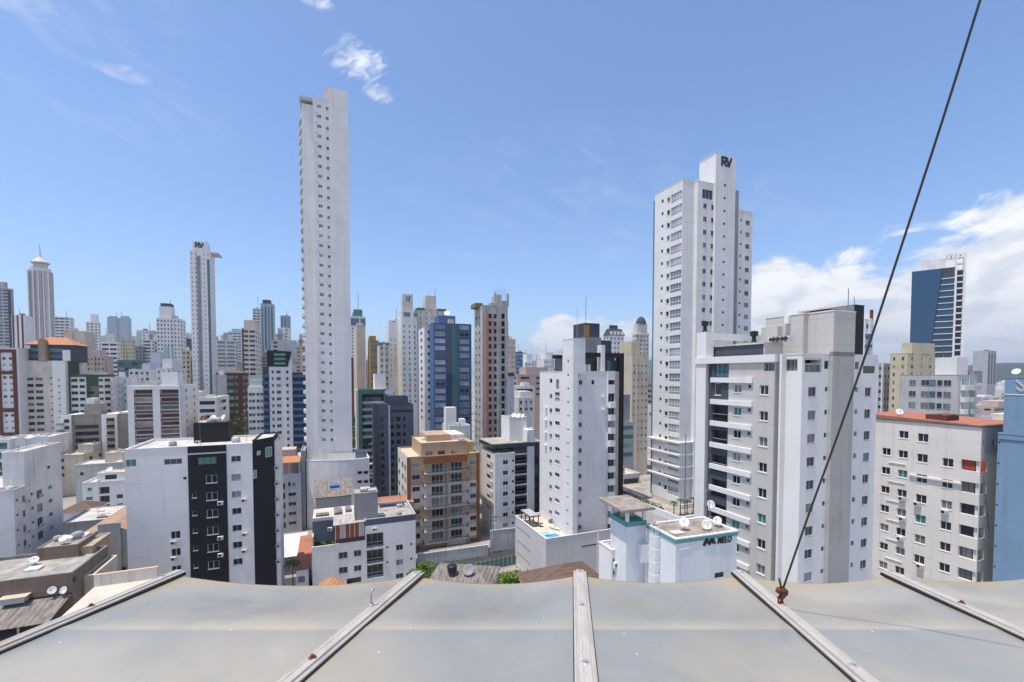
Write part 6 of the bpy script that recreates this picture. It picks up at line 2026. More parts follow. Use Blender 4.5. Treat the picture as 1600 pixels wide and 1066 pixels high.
m = b.P('dark_top'); m.hull([(f_(418), -.3, zq(573)), (f_(450), -.3, zq(573)), (f_(450), 2, zq(573)), (f_(418), 2, zq(573)), (f_(418.2), -.3, zq(547.5)), (f_(456), -.3, zq(549)), (f_(456), 2, zq(549)), (f_(418.2), 2, zq(547.5))], 'black_paint')
for k in range(3): m.box(f_(429), f_(447), -.36, -.302, zq(570 - k * 7), zq(566 - k * 7), 'glass_green')
m = b.P('grey_tower'); m.box(f_(433), f_(462), 5, 13, b.zt - 1, zq(530), 'light_grey')
m = b.P('white_part'); m.box(f_(386), f_(410.5), 1.5, 13, 0, zq(604), 'white'); m.box(f_(388), f_(408), 3, 12, zq(604), zq(594), 'mint')
for k in range(8):
    z = zq(618 + k * sp_)
    if z < 3: break
    for px in (389.5, 395, 402, 408): b.wins.append(((f_(px), 1.48, z), 0, 1.0, 1.1, 'f', 1))
for (p0, p1) in ((411, 420.2), (457, 478)):
    m = b.P('balcony_recess'); m.box(f_(p0), f_(p1), .8, 12.9, 0, zq(573 if p0 < 430 else 582), 'slate')
    for k in range(12):
        z = zq(589 + k * sp_)
        if z < 3: break
        o = MB(); o.box(f_(p0) + .02, f_(p1) - .02, -.5, .79, z - .2, z + .9, 'blue_paint'); o.build('balcony', b.root)
fin(b)
b = far('brown block with pale green bands right below the slim lettered tower', 354, 378, 583, 200, 'dark_brown', 'bands', 388, nc=2, ns=2, yb=655, win='fg', fh=3.1); m = b.P('tan_strip'); m.box(b.W * .72, b.W * .98, -.1, -.003, 0, b.zt - 1, 'dark_brown'); fin(b)
fin(far('beige block with square windows behind the brown banded block', 336, 374, 579, 245, 'pale_cream', 'dots', None, nc=6, yb=600, ww=.6, crown=((.85, 1.0, 4, 'tan'),)))
fin(far('small grey block with a blank face left of the brown banded block', 335, 355, 586, 228, 'light_grey', 'blank', None, yb=620))
fin(far('long low white garage block with open parking decks', 309, 338, 622, 170, 'white', 'bands', 358, nc=1, ns=1, yb=660, win='fd', name='parking_block', roof='roof_light'))
# ---------- white and terracotta balcony block
b = far('white block with glass balconies and terracotta parapet bands', 201.5, 282, 603, 158, 'white', 'blank', 309, yb=690)
f_ = lambda px: b.fr(px, 640, 0)[0]; zq = lambda py: b.fr(212, py, 0)[1]
for k in range(8):
    y0 = 612.5 + k * 12.75
    for (p0, p1) in ((212, 240), (252.5, 281)):
        o = MB(); o.box(f_(p0), f_(p1), -.9, -.004, zq(y0 + 8.5), zq(y0 + 4.3), 'maroon'); o.box(f_(p0), f_(p1), -.9, -.004, zq(y0 + 8.5) - .12, zq(y0 + 8.5), 'white'); ob = o.build('balcony', b.root)
        o = MB(); o.box(f_(p0), f_(p1), -.88, -.82, zq(y0 + 4.3), zq(y0 + 2.2), 'glass_pale'); o.build('railing', ob)
        b.wins.append((((f_(p0) + f_(p1)) / 2, -.02, zq(y0 + 4)), 0, (f_(p1) - f_(p0)) * .95, abs(zq(y0 - 3) - zq(y0 + 4)), 'f' if (k + p0) % 3 else 'fp', 2))
    for yy in (b.D * .3, b.D * .75): b.wins.append(((b.W + .02, yy, zq(y0 + 2)), math.pi / 2, 1.1, 1.2, 'f', 1))
m = b.P('white_fin'); m.box(f_(240.5), f_(252), -1.0, -.004, 0, b.zt, 'white'); m.box(f_(201.5), f_(211.5), -1.0, -.004, 0, b.zt, 'white'); m.box(f_(281.2), b.W, -1.0, -.004, 0, b.zt, 'white'); m.box(0, b.W, -1.02, -.005, zq(609), b.zt - .05, 'white')
m = b.P('roof_house'); m.box(f_(246), f_(272), 5, 12, b.zt - .5, b.zt + 5, 'white'); fin(b)
# ---------- brown framed tower with orange roof at the left
b = far('broad off white tower with dark penthouse and orange hipped roof', 28, 105, 563.5, 188, 'pale_cream', 'blank', None, yb=690, D=16)
f_ = lambda px: b.fr(px, 600, 0)[0]; zq = lambda py: b.fr(50, py, 0)[1]
for k in range(9):
    z = zq(594.5 + k * 9.93)
    for px, w_ in ((47, 2.1), (61.5, 2.2)): b.wins.append(((f_(px), -.02, z), 0, w_, 1.1, 'fd' if k % 2 else 'f', 1))
    b.wins.append(((f_(95), -.02, z), 0, .5, .5, 'fd', 2)); b.wins.append(((f_(80), -.02, z + .8), 0, .5, .5, 'fd', 2))
m = b.P('shaft'); m.box(f_(85), f_(105), -1.2, -.004, 0, b.zt, 'white'); 
for k in range(9): b.wins.append(((f_(94.5), -1.22, zq(594.5 + k * 9.93)), 0, .5, .5, 'fd', 2))
m = b.P('penthouse'); m.box(f_(47), f_(115), 1.0, 13, b.zt - .5, zq(538.5), 'slate')
for k in range(2): m.box(f_(48), f_(98), .93, .997, zq(559 - k * 10), zq(554 - k * 10), 'blue_paint' if k == 0 else 'glass_teal')
m.box(f_(98), f_(110), .6, .995, b.zt, zq(546), 'white')
m = b.P('arch'); m.box(f_(62.5), f_(76), -.6, .99, b.zt - .2, zq(534), 'ochre'); m.box(f_(65), f_(73.5), -.66, -.603, b.zt, zq(535), 'mid_grey'); m.lathe([(abs(f_(76) - f_(62.5)) / 2, 0), (abs(f_(76) - f_(62.5)) / 2, 1.5)], ((f_(62.5) + f_(76)) / 2, .95, zq(534)), (0, -1, 0), 'ochre', 16)
m = b.P('roof'); xa, xb = f_(38), f_(119); zr = zq(538); zp = zq(524.5); xm_ = f_(68)
m.face([(xa, 0, zr), (xb, 0, zr), (f_(92), 7, zp), (xm_, 7, zp)], 'orange_tile'); m.face([(xb, 0, zr), (xb, 14, zr), (f_(92), 7, zp)], 'orange_tile'); m.face([(xb, 14, zr), (xa, 14, zr), (xm_, 7, zp), (f_(92), 7, zp)], 'orange_tile'); m.face([(xa, 14, zr), (xa, 0, zr), (xm_, 7, zp)], 'orange_tile'); m.box(xa, xb, .02, 13.9, zr - .25, zr - .01, 'slate')
fin(b)
b = far('white tower with tall brown frames around its windows at the left edge', -30, 28.5, 543, 180, 'white', 'blank', None, yb=690, D=14)
f_ = lambda px: b.fr(px, 600, 0)[0]; zq = lambda py: b.fr(10, py, 0)[1]
m = b.P('brown_frame')
for (x0, x1, y0, y1) in ((-2, 2.5, 546, 680), (21.5, 27, 546, 680), (2.5, 21.5, 546, 551), (2.5, 21.5, 580, 585), (2.5, 21.5, 638, 644), (2.5, 21.5, 676, 681)): m.box(f_(x0), f_(x1), -.5, -.004, zq(y1), zq(y0), 'dark_brown')
for k in range(12):
    for px in (8, 18): b.wins.append(((f_(px), -.02, zq(562 + k * 9.9)), 0, .9, .9, 'fp' if k % 3 else 'f', 1))
fin(b)
# ---------- green and white block, balcony blocks
b = far('white and green block with square dark windows under a green roof edge', 110, 176, 588, 195, 'white', 'blank', None, yb=650, D=14)
f_ = lambda px: b.fr(px, 600, 0)[0]; zq = lambda py: b.fr(115, py, 0)[1]
m = b.P('green_wall'); m.box(f_(135), f_(154), -.15, -.004, 0, b.zt, 'green_paint'); m.box(f_(142), f_(153.5), -.2, -.152, 0, zq(604), 'olive'); m.box(f_(105), f_(110), -.4, 8, 0, zq(564), 'green_paint'); m.box(f_(109), f_(178), -.6, 1, b.zt - .3, b.zt + .8, 'green_paint')
for k in range(7):
    z = zq(596.5 + k * 9.85)
    for px, w_ in ((116.5, 2.0), (128.5, 1.6)): b.wins.append(((f_(px), -.02, z), 0, w_, 1.1, 'fd', 1))
    if k > 1: b.wins.append(((f_(142), -.22, z), 0, 2.2, 1.2, 'fd', 2))
    if k < 6: b.wins.append(((f_(158), -.02, z), 0, 1.4, 1.1, 'f', 1)); b.wins.append(((f_(168), -.02, z), 0, 1.8, 1.2, 'fd', 1))
    o = MB(); o.box(f_(163), f_(174.5), -1.4, -.004, z - .9, z - .1, 'cream'); o.build('balcony', b.root)
fin(b)
b = far('white block with curved balconies and pale green edge', 176, 199, 590, 205, 'white', 'balc', None, yb=645, nc=2, slab=(.1, .6)); m = b.P('green_edge'); m.box(b.W * .62, b.W * .8, -.2, -.003, 0, b.zt, 'mint'); fin(b)
b = far('taupe block with white balcony wings at both sides', 97, 203, 649, 172, 'grey_brown', 'blank', None, yb=720, D=13)
f_ = lambda px: b.fr(px, 660, 0)[0]; zq = lambda py: b.fr(110, py, 0)[1]
m = b.P('white_wing'); m.box(f_(96), f_(112.5), -.8, 12.9, 0, b.zt - .1, 'white'); m = b.P('white_wing_wall'); m.box(f_(160), f_(184), -.8, 12.9, 0, b.zt - .1, 'white'); m.box(f_(185), f_(203), .8, 12.9, 0, b.zt + .6, 'white')
for k in range(7):
    z = zq(660 + k * 10.5)
    for (px, w_, yy) in ((106, 1.3, -.82), (172, 1.5, -.82), (178, .8, -.82), (192, 1.3, .78)): b.wins.append(((f_(px), yy, z), 0, w_, 1.2, 'fd', 1))
    for (p0, p1, yy) in ((92, 102, -.8), (169, 180, -.8), (187, 197, .8)):
        o = MB(); o.box(f_(p0), f_(p1), yy - 1.1, yy - .004, z - .9, z - .1, 'grey_brown'); o.build('balcony', b.root)
    for px, w_ in ((128, 3.8), (144, 3.8)):
        if k: b.wins.append(((f_(px), -.02, z), 0, w_, 1.3, 'fd', 1))
m = b.P('roof_house'); m.box(f_(124), f_(150), 4, 10, b.zt - .4, b.zt + 4, 'grey_brown'); m.box(f_(128), f_(140), 4.2, 9, b.zt + 4, b.zt + 6.2, 'white_old'); fin(b)
# ---------- right of the very tall tower
b = far('blue glass and white tower with a mast behind the very tall tower', 544, 571, 494, 400, 'white', 'dots', 579, nc=6, ns=3, yb=560, ww=.55, win='ft', crown=((.35, .85, 7, 'teal_paint'),)); m = b.P('glass_top'); m.box(-.1, b.W + .1, -.2, b.D, b.zt - 8, b.zt - 2, 'glass_teal'); m = b.P('mast'); m.path([(b.W * .6, 5, b.zt + 7), (b.W * .6, 5, b.zt + 22)], .35, 'galvanised', 5); m = b.P('brown_base'); m.box(-.3, b.W * .35, -.5, -.21, 0, b.zat(559, 400), 'dark_brown'); fin(b)
b = far('tall plain cream slab with a rounded top right of the very tall tower', 557, 570, 508, 240, 'cream', 'blank', 579, yb=610, crown=((.1, .8, 1.5, 'cream'),)); fin(b)
b = far('ochre banded tower between two cream slabs', 578, 592, 532, 235, 'ochre', 'bands', None, nc=1, yb=615, win='ft', crown=((.0, .7, 2.5, 'ochre'),), D=14); fin(b)
fin(far('beige tower with a green roof edge right of the ochre bands', 592.5, 608, 538, 226, 'pale_cream', 'dots', None, nc=2, yb=625, ww=.35, crown=((-.02, 1.02, .9, 'teal_paint', -.02, .6),)))
fin(far('tall white slab with a green glazed top floor', 607.5, 626, 501, 262, 'white', 'dots', None, nc=3, yb=600, ww=.15, skip=3, crown=((.25, .98, -.2, 'glass_green', -.01, .3),)))
b = far('tall white tower with a blue lettered sign box on its roof', 627, 652, 487, 250, 'white', 'dots', None, nc=3, yb=640, ww=.28, win='fg', skip=2, D=16, crown=((.1, .75, 10, 'pale_cream', .05, .5),)); m = b.P('green_edge'); m.box(b.W * .15, b.W + .3, -.15, -.003, b.zt - 2.6, b.zt - .2, 'glass_green')
m = b.P('emblem'); m.hull([(b.W * .33, b.D * .05 - .1, b.zt + 6), (b.W * .4, b.D * .05 - .1, b.zt + 6), (b.W * .4, b.D * .05 - .01, b.zt + 6), (b.W * .33, b.D * .05 - .01, b.zt + 6), (b.W * .33, b.D * .05 - .1, b.zt + 9), (b.W * .4, b.D * .05 - .1, b.zt + 9), (b.W * .4, b.D * .05 - .01, b.zt + 9), (b.W * .33, b.D * .05 - .01, b.zt + 9)], 'blue_paint'); m.hull([(b.W * .42, b.D * .05 - .1, b.zt + 6), (b.W * .52, b.D * .05 - .1, b.zt + 6), (b.W * .52, b.D * .05 - .01, b.zt + 6), (b.W * .42, b.D * .05 - .01, b.zt + 6), (b.W * .5, b.D * .05 - .1, b.zt + 9), (b.W * .6, b.D * .05 - .1, b.zt + 9), (b.W * .6, b.D * .05 - .01, b.zt + 9), (b.W * .5, b.D * .05 - .01, b.zt + 9)], 'blue_paint'); fin(b)
fin(far('broad cream tower with a central roof house and green roof edges', 652.5, 696, 483, 258, 'pale_cream', 'dots', None, nc=5, yb=530, ww=.2, win='fg', D=18, crown=((.28, .66, 8, 'pale_cream', .0, .5), (-.02, .25, .8, 'teal_paint', -.02, .5), (.7, 1.03, .8, 'teal_paint', -.02, .5))))
b = far('white tower with grey windows joined to the blue one', 663, 677, 511, 180, 'white', 'dots', 654, nc=1, ns=1, yb=672, ww=.3, band='f', D=None, fh=2.9); fin(b)
b = far('deep blue tower with a strip of reflecting glass up its middle', 677, 736.5, 504.5, 174, 'blue_paint', 'blank', None, yb=670, D=16)
f_ = lambda px: b.fr(px, 600, 0)[0]; zq = lambda py: b.fr(690, py, 0)[1]
for k in range(15):
    z = zq(513.5 + k * 11.13)
    for px, w_ in ((688, 3.8), (725.5, 3.6)): b.wins.append(((f_(px), -.02, z), 0, w_, 1.35, 'fp' if (k * 7 + int(px)) % 4 else 'f', 1))
m = b.P('glass_strip'); m.box(f_(697.5), f_(706), -.12, -.004, 2, zq(511), 'glass_blue'); m.box(f_(706), f_(717), -.35, -.004, 2, zq(508), 'glass_teal'); 
m = b.P('roof_house'); m.box(f_(689), f_(716), 4, 12, b.zt - .4, b.zt + 3.5, 'blue_paint'); fin(b)
dish(tuple(world(b, f_(705), 6, b.zt + 3.4)), 1.3, 180, 40, 'white satellite dish on the roof of the deep blue tower', .5)
b = far('white building with a tall chimney like shaft before the deep blue tower', 702, 735, 666, 136, 'white', 'blank', None, yb=690, D=9); m = b.P('shaft'); m.box(b.fr(697, 650, 1)[0], b.fr(713, 650, 1)[0], 1, 4, 0, b.fr(697, 637, 1)[1], 'white'); fin(b)
b = far('green grey block with recessed balconies and a round white sign', 561, 607, 609.5, 165, 'teal_paint', 'blank', None, yb=760, D=14)
f_ = lambda px: b.fr(px, 650, 0)[0]; zq = lambda py: b.fr(570, py, 0)[1]
m = b.P('balcony_recess'); m.box(f_(566), f_(600), -.05, -.004, 0, zq(616), 'interior')
for k in range(13):
    z = zq(630 + k * 10.6)
    o = MB(); o.box(f_(566), f_(600), -1.2, -.06, z - .3, z + .65, 'light_grey'); o.build('balcony', b.root)
    b.wins.append(((f_(583), -.08, z + .7), 0, 6.0, 1.4, 'fg' if k % 2 else 'f', 2))
m = b.P('pillar'); m.box(f_(560), f_(566), -1.3, -.004, 0, b.zt + .2, 'teal_paint'); m.box(f_(600), f_(607), -1.3, -.004, 0, b.zt + .2, 'teal_paint'); m.box(f_(566), f_(600), -1.3, -.004, zq(616), b.zt + .2, 'teal_paint')
m = b.P('white_edge'); m.box(f_(557), f_(560), 0, 10, 0, b.zt, 'pale_cream')
m = MB(); m.path([(f_(580) + 1.9 * math.sin(a * math.pi / 12), -1.45, zq(732) + 1.9 * math.cos(a * math.pi / 12)) for a in range(25)], .28, 'white', 5); m.build('emblem', b.root)
m = b.P('roof_house'); m.box(f_(588), f_(606), 5, 12, b.zt - .4, b.zt + 6, 'white'); fin(b)
b = far('dark blue grey block with a curved left corner and roof tank house', 607, 646, 633, 146, 'blue_grey', 'blank', None, yb=740, D=13)
f_ = lambda px: b.fr(px, 680, 0)[0]; zq = lambda py: b.fr(610, py, 0)[1]
for k in range(10):
    z = zq(658 + k * 12)
    for px, w_ in ((613, .9), (622.5, 1.2), (632, .5)): b.wins.append(((f_(px), -.02, z), 0, w_, 1.25, 'fd', 1))
    b.wins.append(((f_(597), -.52, z), 0, 1.0, 1.25, 'fd', 1))
m = b.P('round_corner'); xa, xb = f_(586.5), f_(606.9); pts = [(xa, 6)] + [(lerp(xa, xb, .5) - (xb - xa) / 2 * math.cos(a * math.pi / 8), 2.5 - 3 * math.sin(a * math.pi / 8)) for a in range(0, 5)] + [(xb, -.5), (xb, 12)] + [(xa, 12)]
m.prism(pts, 0, zq(631), 'blue_grey', 'roof_concrete')
m = b.P('roof_house'); m.box(f_(606), f_(641), 4, 11, b.zt - .4, zq(620.5), 'blue_grey'); m = b.P('pilaster'); m.box(f_(606), f_(609.5), -.4, -.004, 0, b.zt, 'lavender'); m = b.P('dark_band'); m.box(f_(610), f_(645), -.06, -.004, zq(645), zq(641), 'fan_dark'); fin(b)
for i, (px, lab) in enumerate(((612, 'wide satellite dish on the dark blue grey roof house'), (640, 'small satellite dish at the right end of the dark blue grey roof house'))):
    dish(tuple(world(b, f_(px), 5.5, zq(620.5))), (1.5, .8)[i], 180, 50, lab, .4, 'dishes on the dark blue grey block')
# ---------- unfinished brick tower
b = far('unfinished tower of bare brick and raw concrete with empty windows', 754, 793, 477, 162, 'dirty_concrete', 'blank', 741, yb=690, D=None, roof='roof_concrete')
f_ = lambda px: b.fr(px, 600, 0)[0]; zq = lambda py: b.fr(760, py, 0)[1]
m = b.P('brick_infill')
for k in range(18):
    z = zq(497 + k * 11.85)
    if z < 2: break
    for (p0, p1) in ((754.5, 757.4), (759, 763.2), (768.2, 771.2)): m.box(f_(p0), f_(p1), -.06, -.004, z - .9, z + 1.75, 'bare_brick')
    m.box(f_(763.2), f_(768.2), -.06, -.004, z - .9, z - .05, 'bare_brick'); 
    for px, w_ in ((765.7, 1.05), (773.8, .95), (786, 1.15)): b.wins.append(((f_(px), -.02, z), 0, w_, 1.55 if px != 786 else 1.9, 'fd', 2))
    b.wins.append((((-.02, b.D * .35, z)), -math.pi / 2, .7, 1.0, 'fd', 2)); b.wins.append(((-.02, b.D * .75, z), -math.pi / 2, .7, 1.0, 'fd', 2))
m = b.P('pilaster'); m.box(f_(776.5), f_(780), -.3, -.004, 0, b.zt, 'dirty_concrete'); m.box(f_(790), f_(793), -.3, -.004, 0, b.zt, 'dirty_concrete'); m.box(f_(757.5), f_(759), -.3, -.004, 0, b.zt, 'dirty_concrete')
m = b.P('top_frame'); zz = zq(457)
for px in (772, 791.5): m2 = MB(); m2.box(f_(px), f_(px) + .8, -.4, .19, b.zt, zz, 'dirty_concrete'); m2.build('column', b.root)
m.box(f_(777), f_(784), .2, 6, b.zt, zz - .5, 'dirty_concrete'); m.box(f_(784.01), f_(793), .2, 6, b.zt, zz - 2.5, 'dirty_concrete'); m2 = MB(); m2.box(f_(741) + 1.5, f_(755) + 1, 3, 9, b.zt - .4, b.zt + 1.2, 'taupe'); m2.build('site_hut', b.root)
for k in range(9): m.path([(f_(773 + k * 2.2), .5, zz - 2), (f_(773 + k * 2.2), .5, zz + 1.2 + (k % 3) * .5)], .04, 'rust', 4)
fin(b)
# ---------- right of the brick tower
b = far('cream tower with tiny windows and a thin dark chimney behind the brick tower', 793, 805.5, 530, 270, 'cream', 'dots', None, nc=4, yb=600, ww=.25); m = b.P('chimney'); m.box(b.W * .1, b.W * .32, 3, 5, b.zt, b.zat(501, 270), 'dark_brown'); fin(b)
fin(far('blue banded white tower in front of the distant hill', 807, 817, 550, 340, 'blue_paint', 'bands', 821, nc=2, ns=1, yb=600, win='fp', smat=None))
fin(far('pale white tower right of the blue banded one', 820, 835, 566, 390, 'white', 'dots', 850, nc=3, ns=3, yb=590, ww=.4, crown=((.3, .9, 7, 'white'),)))
fin(far('white tower with dark slots just left of the central white tower', 850, 862, 561, 290, 'white', 'dots', 876, nc=4, ns=4, yb=580, ww=.4, crown=((.5, 1.6, 4.5, 'white', .3, .9),)))
fin(far('white parking style block with dark long openings beside the dark roofed block', 804, 835, 604, 208, 'white', 'bands', None, nc=1, yb=622, win='fd', D=16))
fin(far('small white block with paired windows behind the dark roofed block', 810, 834, 622, 196, 'white_old', 'dots', None, nc=3, yb=655, ww=.45, crown=((.2, .9, 2.8, 'white'),)))
b = far('tall narrow white gable wall with a dark cap right of the brick tower', 794, 803.5, 588, 185, 'lavender', 'blank', None, yb=650, D=10); m = b.P('cap'); m.box(-.1, b.W + .1, -.1, 10, b.zt, b.zt + 1.4, 'slate'); fin(b)
b = far('black tank tower with a yellow corner rising behind the central white tower', 913.5, 937, 505, 140, 'slate', 'blank', None, yb=530, D=7, crown=()); m = b.P('yellow_corner'); m.box(-.1, b.W * .3, -.15, -.003, b.zt - 4.2, b.zt - .6, 'ochre'); m = b.P('grey_block'); m.box(-.3, b.W * 1.02, -.8, 7, 0, b.zat(527, 140), 'mid_grey'); m.box(b.W * 1.03, b.W * 1.75, -.4, 7, 0, b.zat(531, 140), 'slate'); m = b.P('antenna_mast'); m.path([(-1.5, 2, 0), (-1.5, 2, b.zat(478, 140))], .08, 'galvanised', 4); fin(b)
b = far('white tower with a dark mansard crown between the black tank and the domed tower', 952, 975, 524, 290, 'white', 'dots', 943, nc=4, ns=2, yb=575, ww=.4); m = b.P('mansard'); m.hull([(-.5, -.5, b.zt), (b.W + .5, -.5, b.zt), (b.W + .5, b.D, b.zt), (-.5, b.D, b.zt), (1, 1.5, b.zt + 4.5), (b.W - 1, 1.5, b.zt + 4.5), (b.W - 1, b.D - 2, b.zt + 4.5), (1, b.D - 2, b.zt + 4.5)], 'slate'); m.box(b.W * .2, b.W * .75, 3, b.D - 3, b.zt + 4.5, b.zt + 7, 'slate'); m = b.P('dormer')
for k in range(4): m.box(b.W * (.06 + .25 * k), b.W * (.17 + .25 * k), -.7, 1.2, b.zt + .4, b.zt + 2.6, 'white')
fin(b)
b = far('classical cream tower with arches and a dark dome', 994, 1014, 521, 320, 'pale_cream', 'dots', 988, nc=4, ns=2, yb=560, ww=.4, crown=((.1, .9, 7, 'pale_cream'),)); m = b.P('dome'); m.lathe([(b.W * .34, 7), (b.W * .31, 9), (b.W * .2, 11.3), (.3, 12.5)], (b.W / 2, b.D * .45, b.zt), (0, 0, 1), 'slate', 14); m = b.P('cornice'); m.box(-.5, b.W + .5, -.5, b.D * .4, b.zt - .8, b.zt + .2, 'white'); fin(b)
fin(far('cream block with a column of dark windows left of the yellow cream tower', 976, 988, 569, 205, 'cream', 'dots', None, nc=1, yb=620, ww=.35, D=10))
fin(far('yellow cream tower with four columns of small windows by the lettered white tower', 988, 1013, 553, 192, 'cream', 'dots', None, nc=4, yb=720, ww=.28, wh=1.0, skip=1, crown=((.05, .6, 5.5, 'yellow_cream'),), D=12))
fin(far('grey block with green tinted windows beside the central white tower', 968, 991, 660, 148, 'light_grey', 'bands', None, nc=1, yb=735, win='fg', D=14, crown=((.25, 1.05, 9, 'mid_grey', .2, .9),)))
b = far('low concrete parking block with dark open decks left of the palm terrace', 972, 1000, 742, 118, 'white_old', 'bands', None, nc=1, yb=800, win='fd', D=16, name='parking_block'); fin(b)
# ---------- right hand background
b = far('black and grey slab tower rising behind the beige lift shaft', 1335, 1350.5, 476.5, 85, 'black_paint', 'blank', 1310, yb=560, D=None); m = b.P('grey_side'); m.box(-.12, -.003, 0, b.D, 0, b.zt, 'mid_grey'); fin(b)
b = far('narrow white tower with blue balconies wrapped in a red hoist', 1352, 1365, 499, 128, 'white', 'dots', None, nc=2, yb=575, ww=.4, D=10); m = b.P('hoist'); m.box(b.W + .1, b.W + .7, .5, 1.1, 0, b.zt + 3, 'rust'); 
for k in range(9): m2 = MB(); m2.box(.1, b.W * .5, -.9, -.01, b.zt - 5 - 3 * k, b.zt - 4.2 - 3 * k, 'blue_paint'); m2.build('balcony', b.root)
fin(b)
# glass office tower with a slanted cut
b = far('dark blue glass office tower with a slanted glass face and white floor bands', 1425, 1492, 425, 262, 'slate', 'blank', None, yb=560, D=26, roof='roof_light', ang=R(-42))
f_ = lambda px: b.fr(px, 500, 0)[0]; W = b.W; zb_ = b.zat(560, 262)
xs0, xs1 = f_(1448), f_(1470)
m = b.P('glass_face'); m.face([(0, -.6, 0), (f_(1437), -.6, 0), (xs1, -.6, b.zt), (0, -.6, b.zt)], 'glass_blue'); m.face([(f_(1437), -.6, 0), (f_(1437), -.003, 0), (xs1, -.003, b.zt), (xs1, -.6, b.zt)], 'slate'); m.face([(0, -.6, b.zt), (xs1, -.6, b.zt), (xs1, -.003, b.zt), (0, -.003, b.zt)], 'white')
m.face([(0, -.003, 0), (0, -.6, 0), (0, -.6, b.zt), (0, -.003, b.zt)], 'glass_blue')
for k in range(22):
    z = b.zt - 6 - k * 3.42; t_ = z / b.zt
    xa = lerp(f_(1437), xs1, t_) + .3
    o = MB(); o.box(xa, W, -.4, -.01, z, z + .38, 'white'); o.build('floor_band', b.root)
    b.wins.append((((xa + W) / 2, -.02, z - 2.7), 0, W - xa - .3, 2.5, 'fb', 2))
m = b.P('white_frame'); x2_ = f_(1507.5)
m.box(W + .01, W + .9, 0, 3, 0, b.zt + 6, 'white'); m.box(x2_ - 1.2, x2_, 2, 5, 0, b.zt + 8, 'white')
for k in range(28):
    z = b.zt + 5 - k * 3.42
    if z < 10: break
    o = MB(); o.box(W + .95, x2_ - 1.25, .8, 4, z, z + .7, 'white'); o.build('side_balcony', b.root)
m = b.P('side_wall'); m.box(W + .95, x2_ - 1.3, 2.5, 20, 0, b.zt - 2, 'slate')
m = b.P('roof_screen'); m.box(f_(1436), f_(1475), 3, 20, b.zt - .4, b.zt + 6.0, 'white_old'); m.box(f_(1475), x2_, 2.2, 2.9, b.zt + 7.0, b.zt + 8.0, 'white'); m.box(f_(1470), x2_, 14, 14.7, b.zt + 7.0, b.zt + 8.0, 'white')
for k in range(5): xx = lerp(f_(1476), x2_ - .7, k / 4); m.box(xx, xx + .6, 2.95, 13.95, b.zt + 7.1, b.zt + 7.9, 'white')
fin(b)
b = far('yellow cream tower with a square roof house below the glass office tower', 1418, 1461, 552, 168, 'yellow_cream', 'dots', 1391, nc=3, ns=2, yb=650, ww=.22, D=None, crown=((.15, .98, 4.0, 'yellow_cream', .0, .6),)); fin(b)
fin(far('brick red and white apartment block peeking left of the yellow cream tower', 1372, 1393, 568, 175, 'white', 'dots', None, nc=3, yb=650, ww=.5, D=12))
b = far('grey white apartment block with green bay windows behind the red roof', 1499, 1527, 586, 106, 'light_grey', 'blank', 1406, yb=660, D=None, fh=2.8)
zq = lambda py: b.sd(1480, py, 0)[1]; sy = lambda px: b.sd(px, 620, 0)[0]
for k in range(5):
    for px, w_, st in ((1425.5, 1.3, 'f'), (1445.5, 1.6, 'f'), (1457, .9, 'ft'), (1468, .9, 'f'), (1480, 1.3, 'f')):
        b.wins.append(((-.02, sy(px), zq(602.5 + k * 18.3)), -math.pi / 2, w_, 1.25, st, 1))
    f_ = lambda px: b.fr(px, 620, 0)[0]
    o = MB(); o.box(f_(1500.5), f_(1507), -.8, -.004, zq(602 + k * 18.3) - 1.2, zq(602 + k * 18.3), 'white'); o.box(f_(1512), f_(1523), -1.2, -.004, zq(602 + k * 18.3) - 1.2, zq(602 + k * 18.3), 'light_grey'); o.build('bay_parapet', b.root)
    for px, w_ in ((1503.5, 1.2), (1517.5, 2.0)): b.wins.append(((f_(px), -.02, zq(602 + k * 18.3)), 0, w_, 1.6, 'fg', 1))
m = b.P('green_glass'); m.box(b.W + .3, b.W + 3.6, 1.5, 8, 0, b.zt - 2, 'glass_green'); m.box(b.W + 3.7, b.W + 6, 3, 8, 0, b.zt, 'mid_grey'); m.box(b.W + .01, b.W + 3.6, .5, 8, b.zt - 1.9, b.zt + 1, 'mid_grey')
m = b.P('roof_house'); ya, yb_ = b.sd(1461, 570, 2)[0], b.sd(1495, 570, 2)[0]; m.box(2, 7, yb_, ya, b.zt - .4, b.zt + 4.3, 'white'); fin(b)
b = far('slender white and grey tower alone on the right horizon', 1544, 1557, 548, 560, 'far_grey', 'vert', None, nc=3, yb=600, win='f', D=14); fin(b)
# ---------- small buildings that fill the gaps along the horizon
fill = random.Random(21)
spots = []
for i in range(120):
    px = fill.uniform(-40, 1640); Y = fill.choice((260, 330, 420, 520, 650, 820, 1000, 1300))
    spots.append((px, Y))
spots.sort(key=lambda s: -s[1])
slim = [(fill.uniform(0, 480), fill.uniform(340, 950), 1) for _ in range(34)] + [(fill.uniform(800, 1010), fill.uniform(340, 800), 1) for _ in range(9)] + [(fill.uniform(560, 780), fill.uniform(420, 800), 1) for _ in range(8)]
fm = ['white', 'white', 'light_grey', 'pale_cream', 'cream', 'white_old', 'far_grey', 'lavender', 'pinkish', 'grey_brown', 'yellow_cream']
kinds = {'white': 'white', 'white_old': 'weathered white', 'light_grey': 'light grey', 'pale_cream': 'pale cream', 'cream': 'cream', 'far_grey': 'hazy grey', 'lavender': 'lavender grey', 'pinkish': 'pinkish', 'grey_brown': 'grey brown', 'yellow_cream': 'yellowish'}
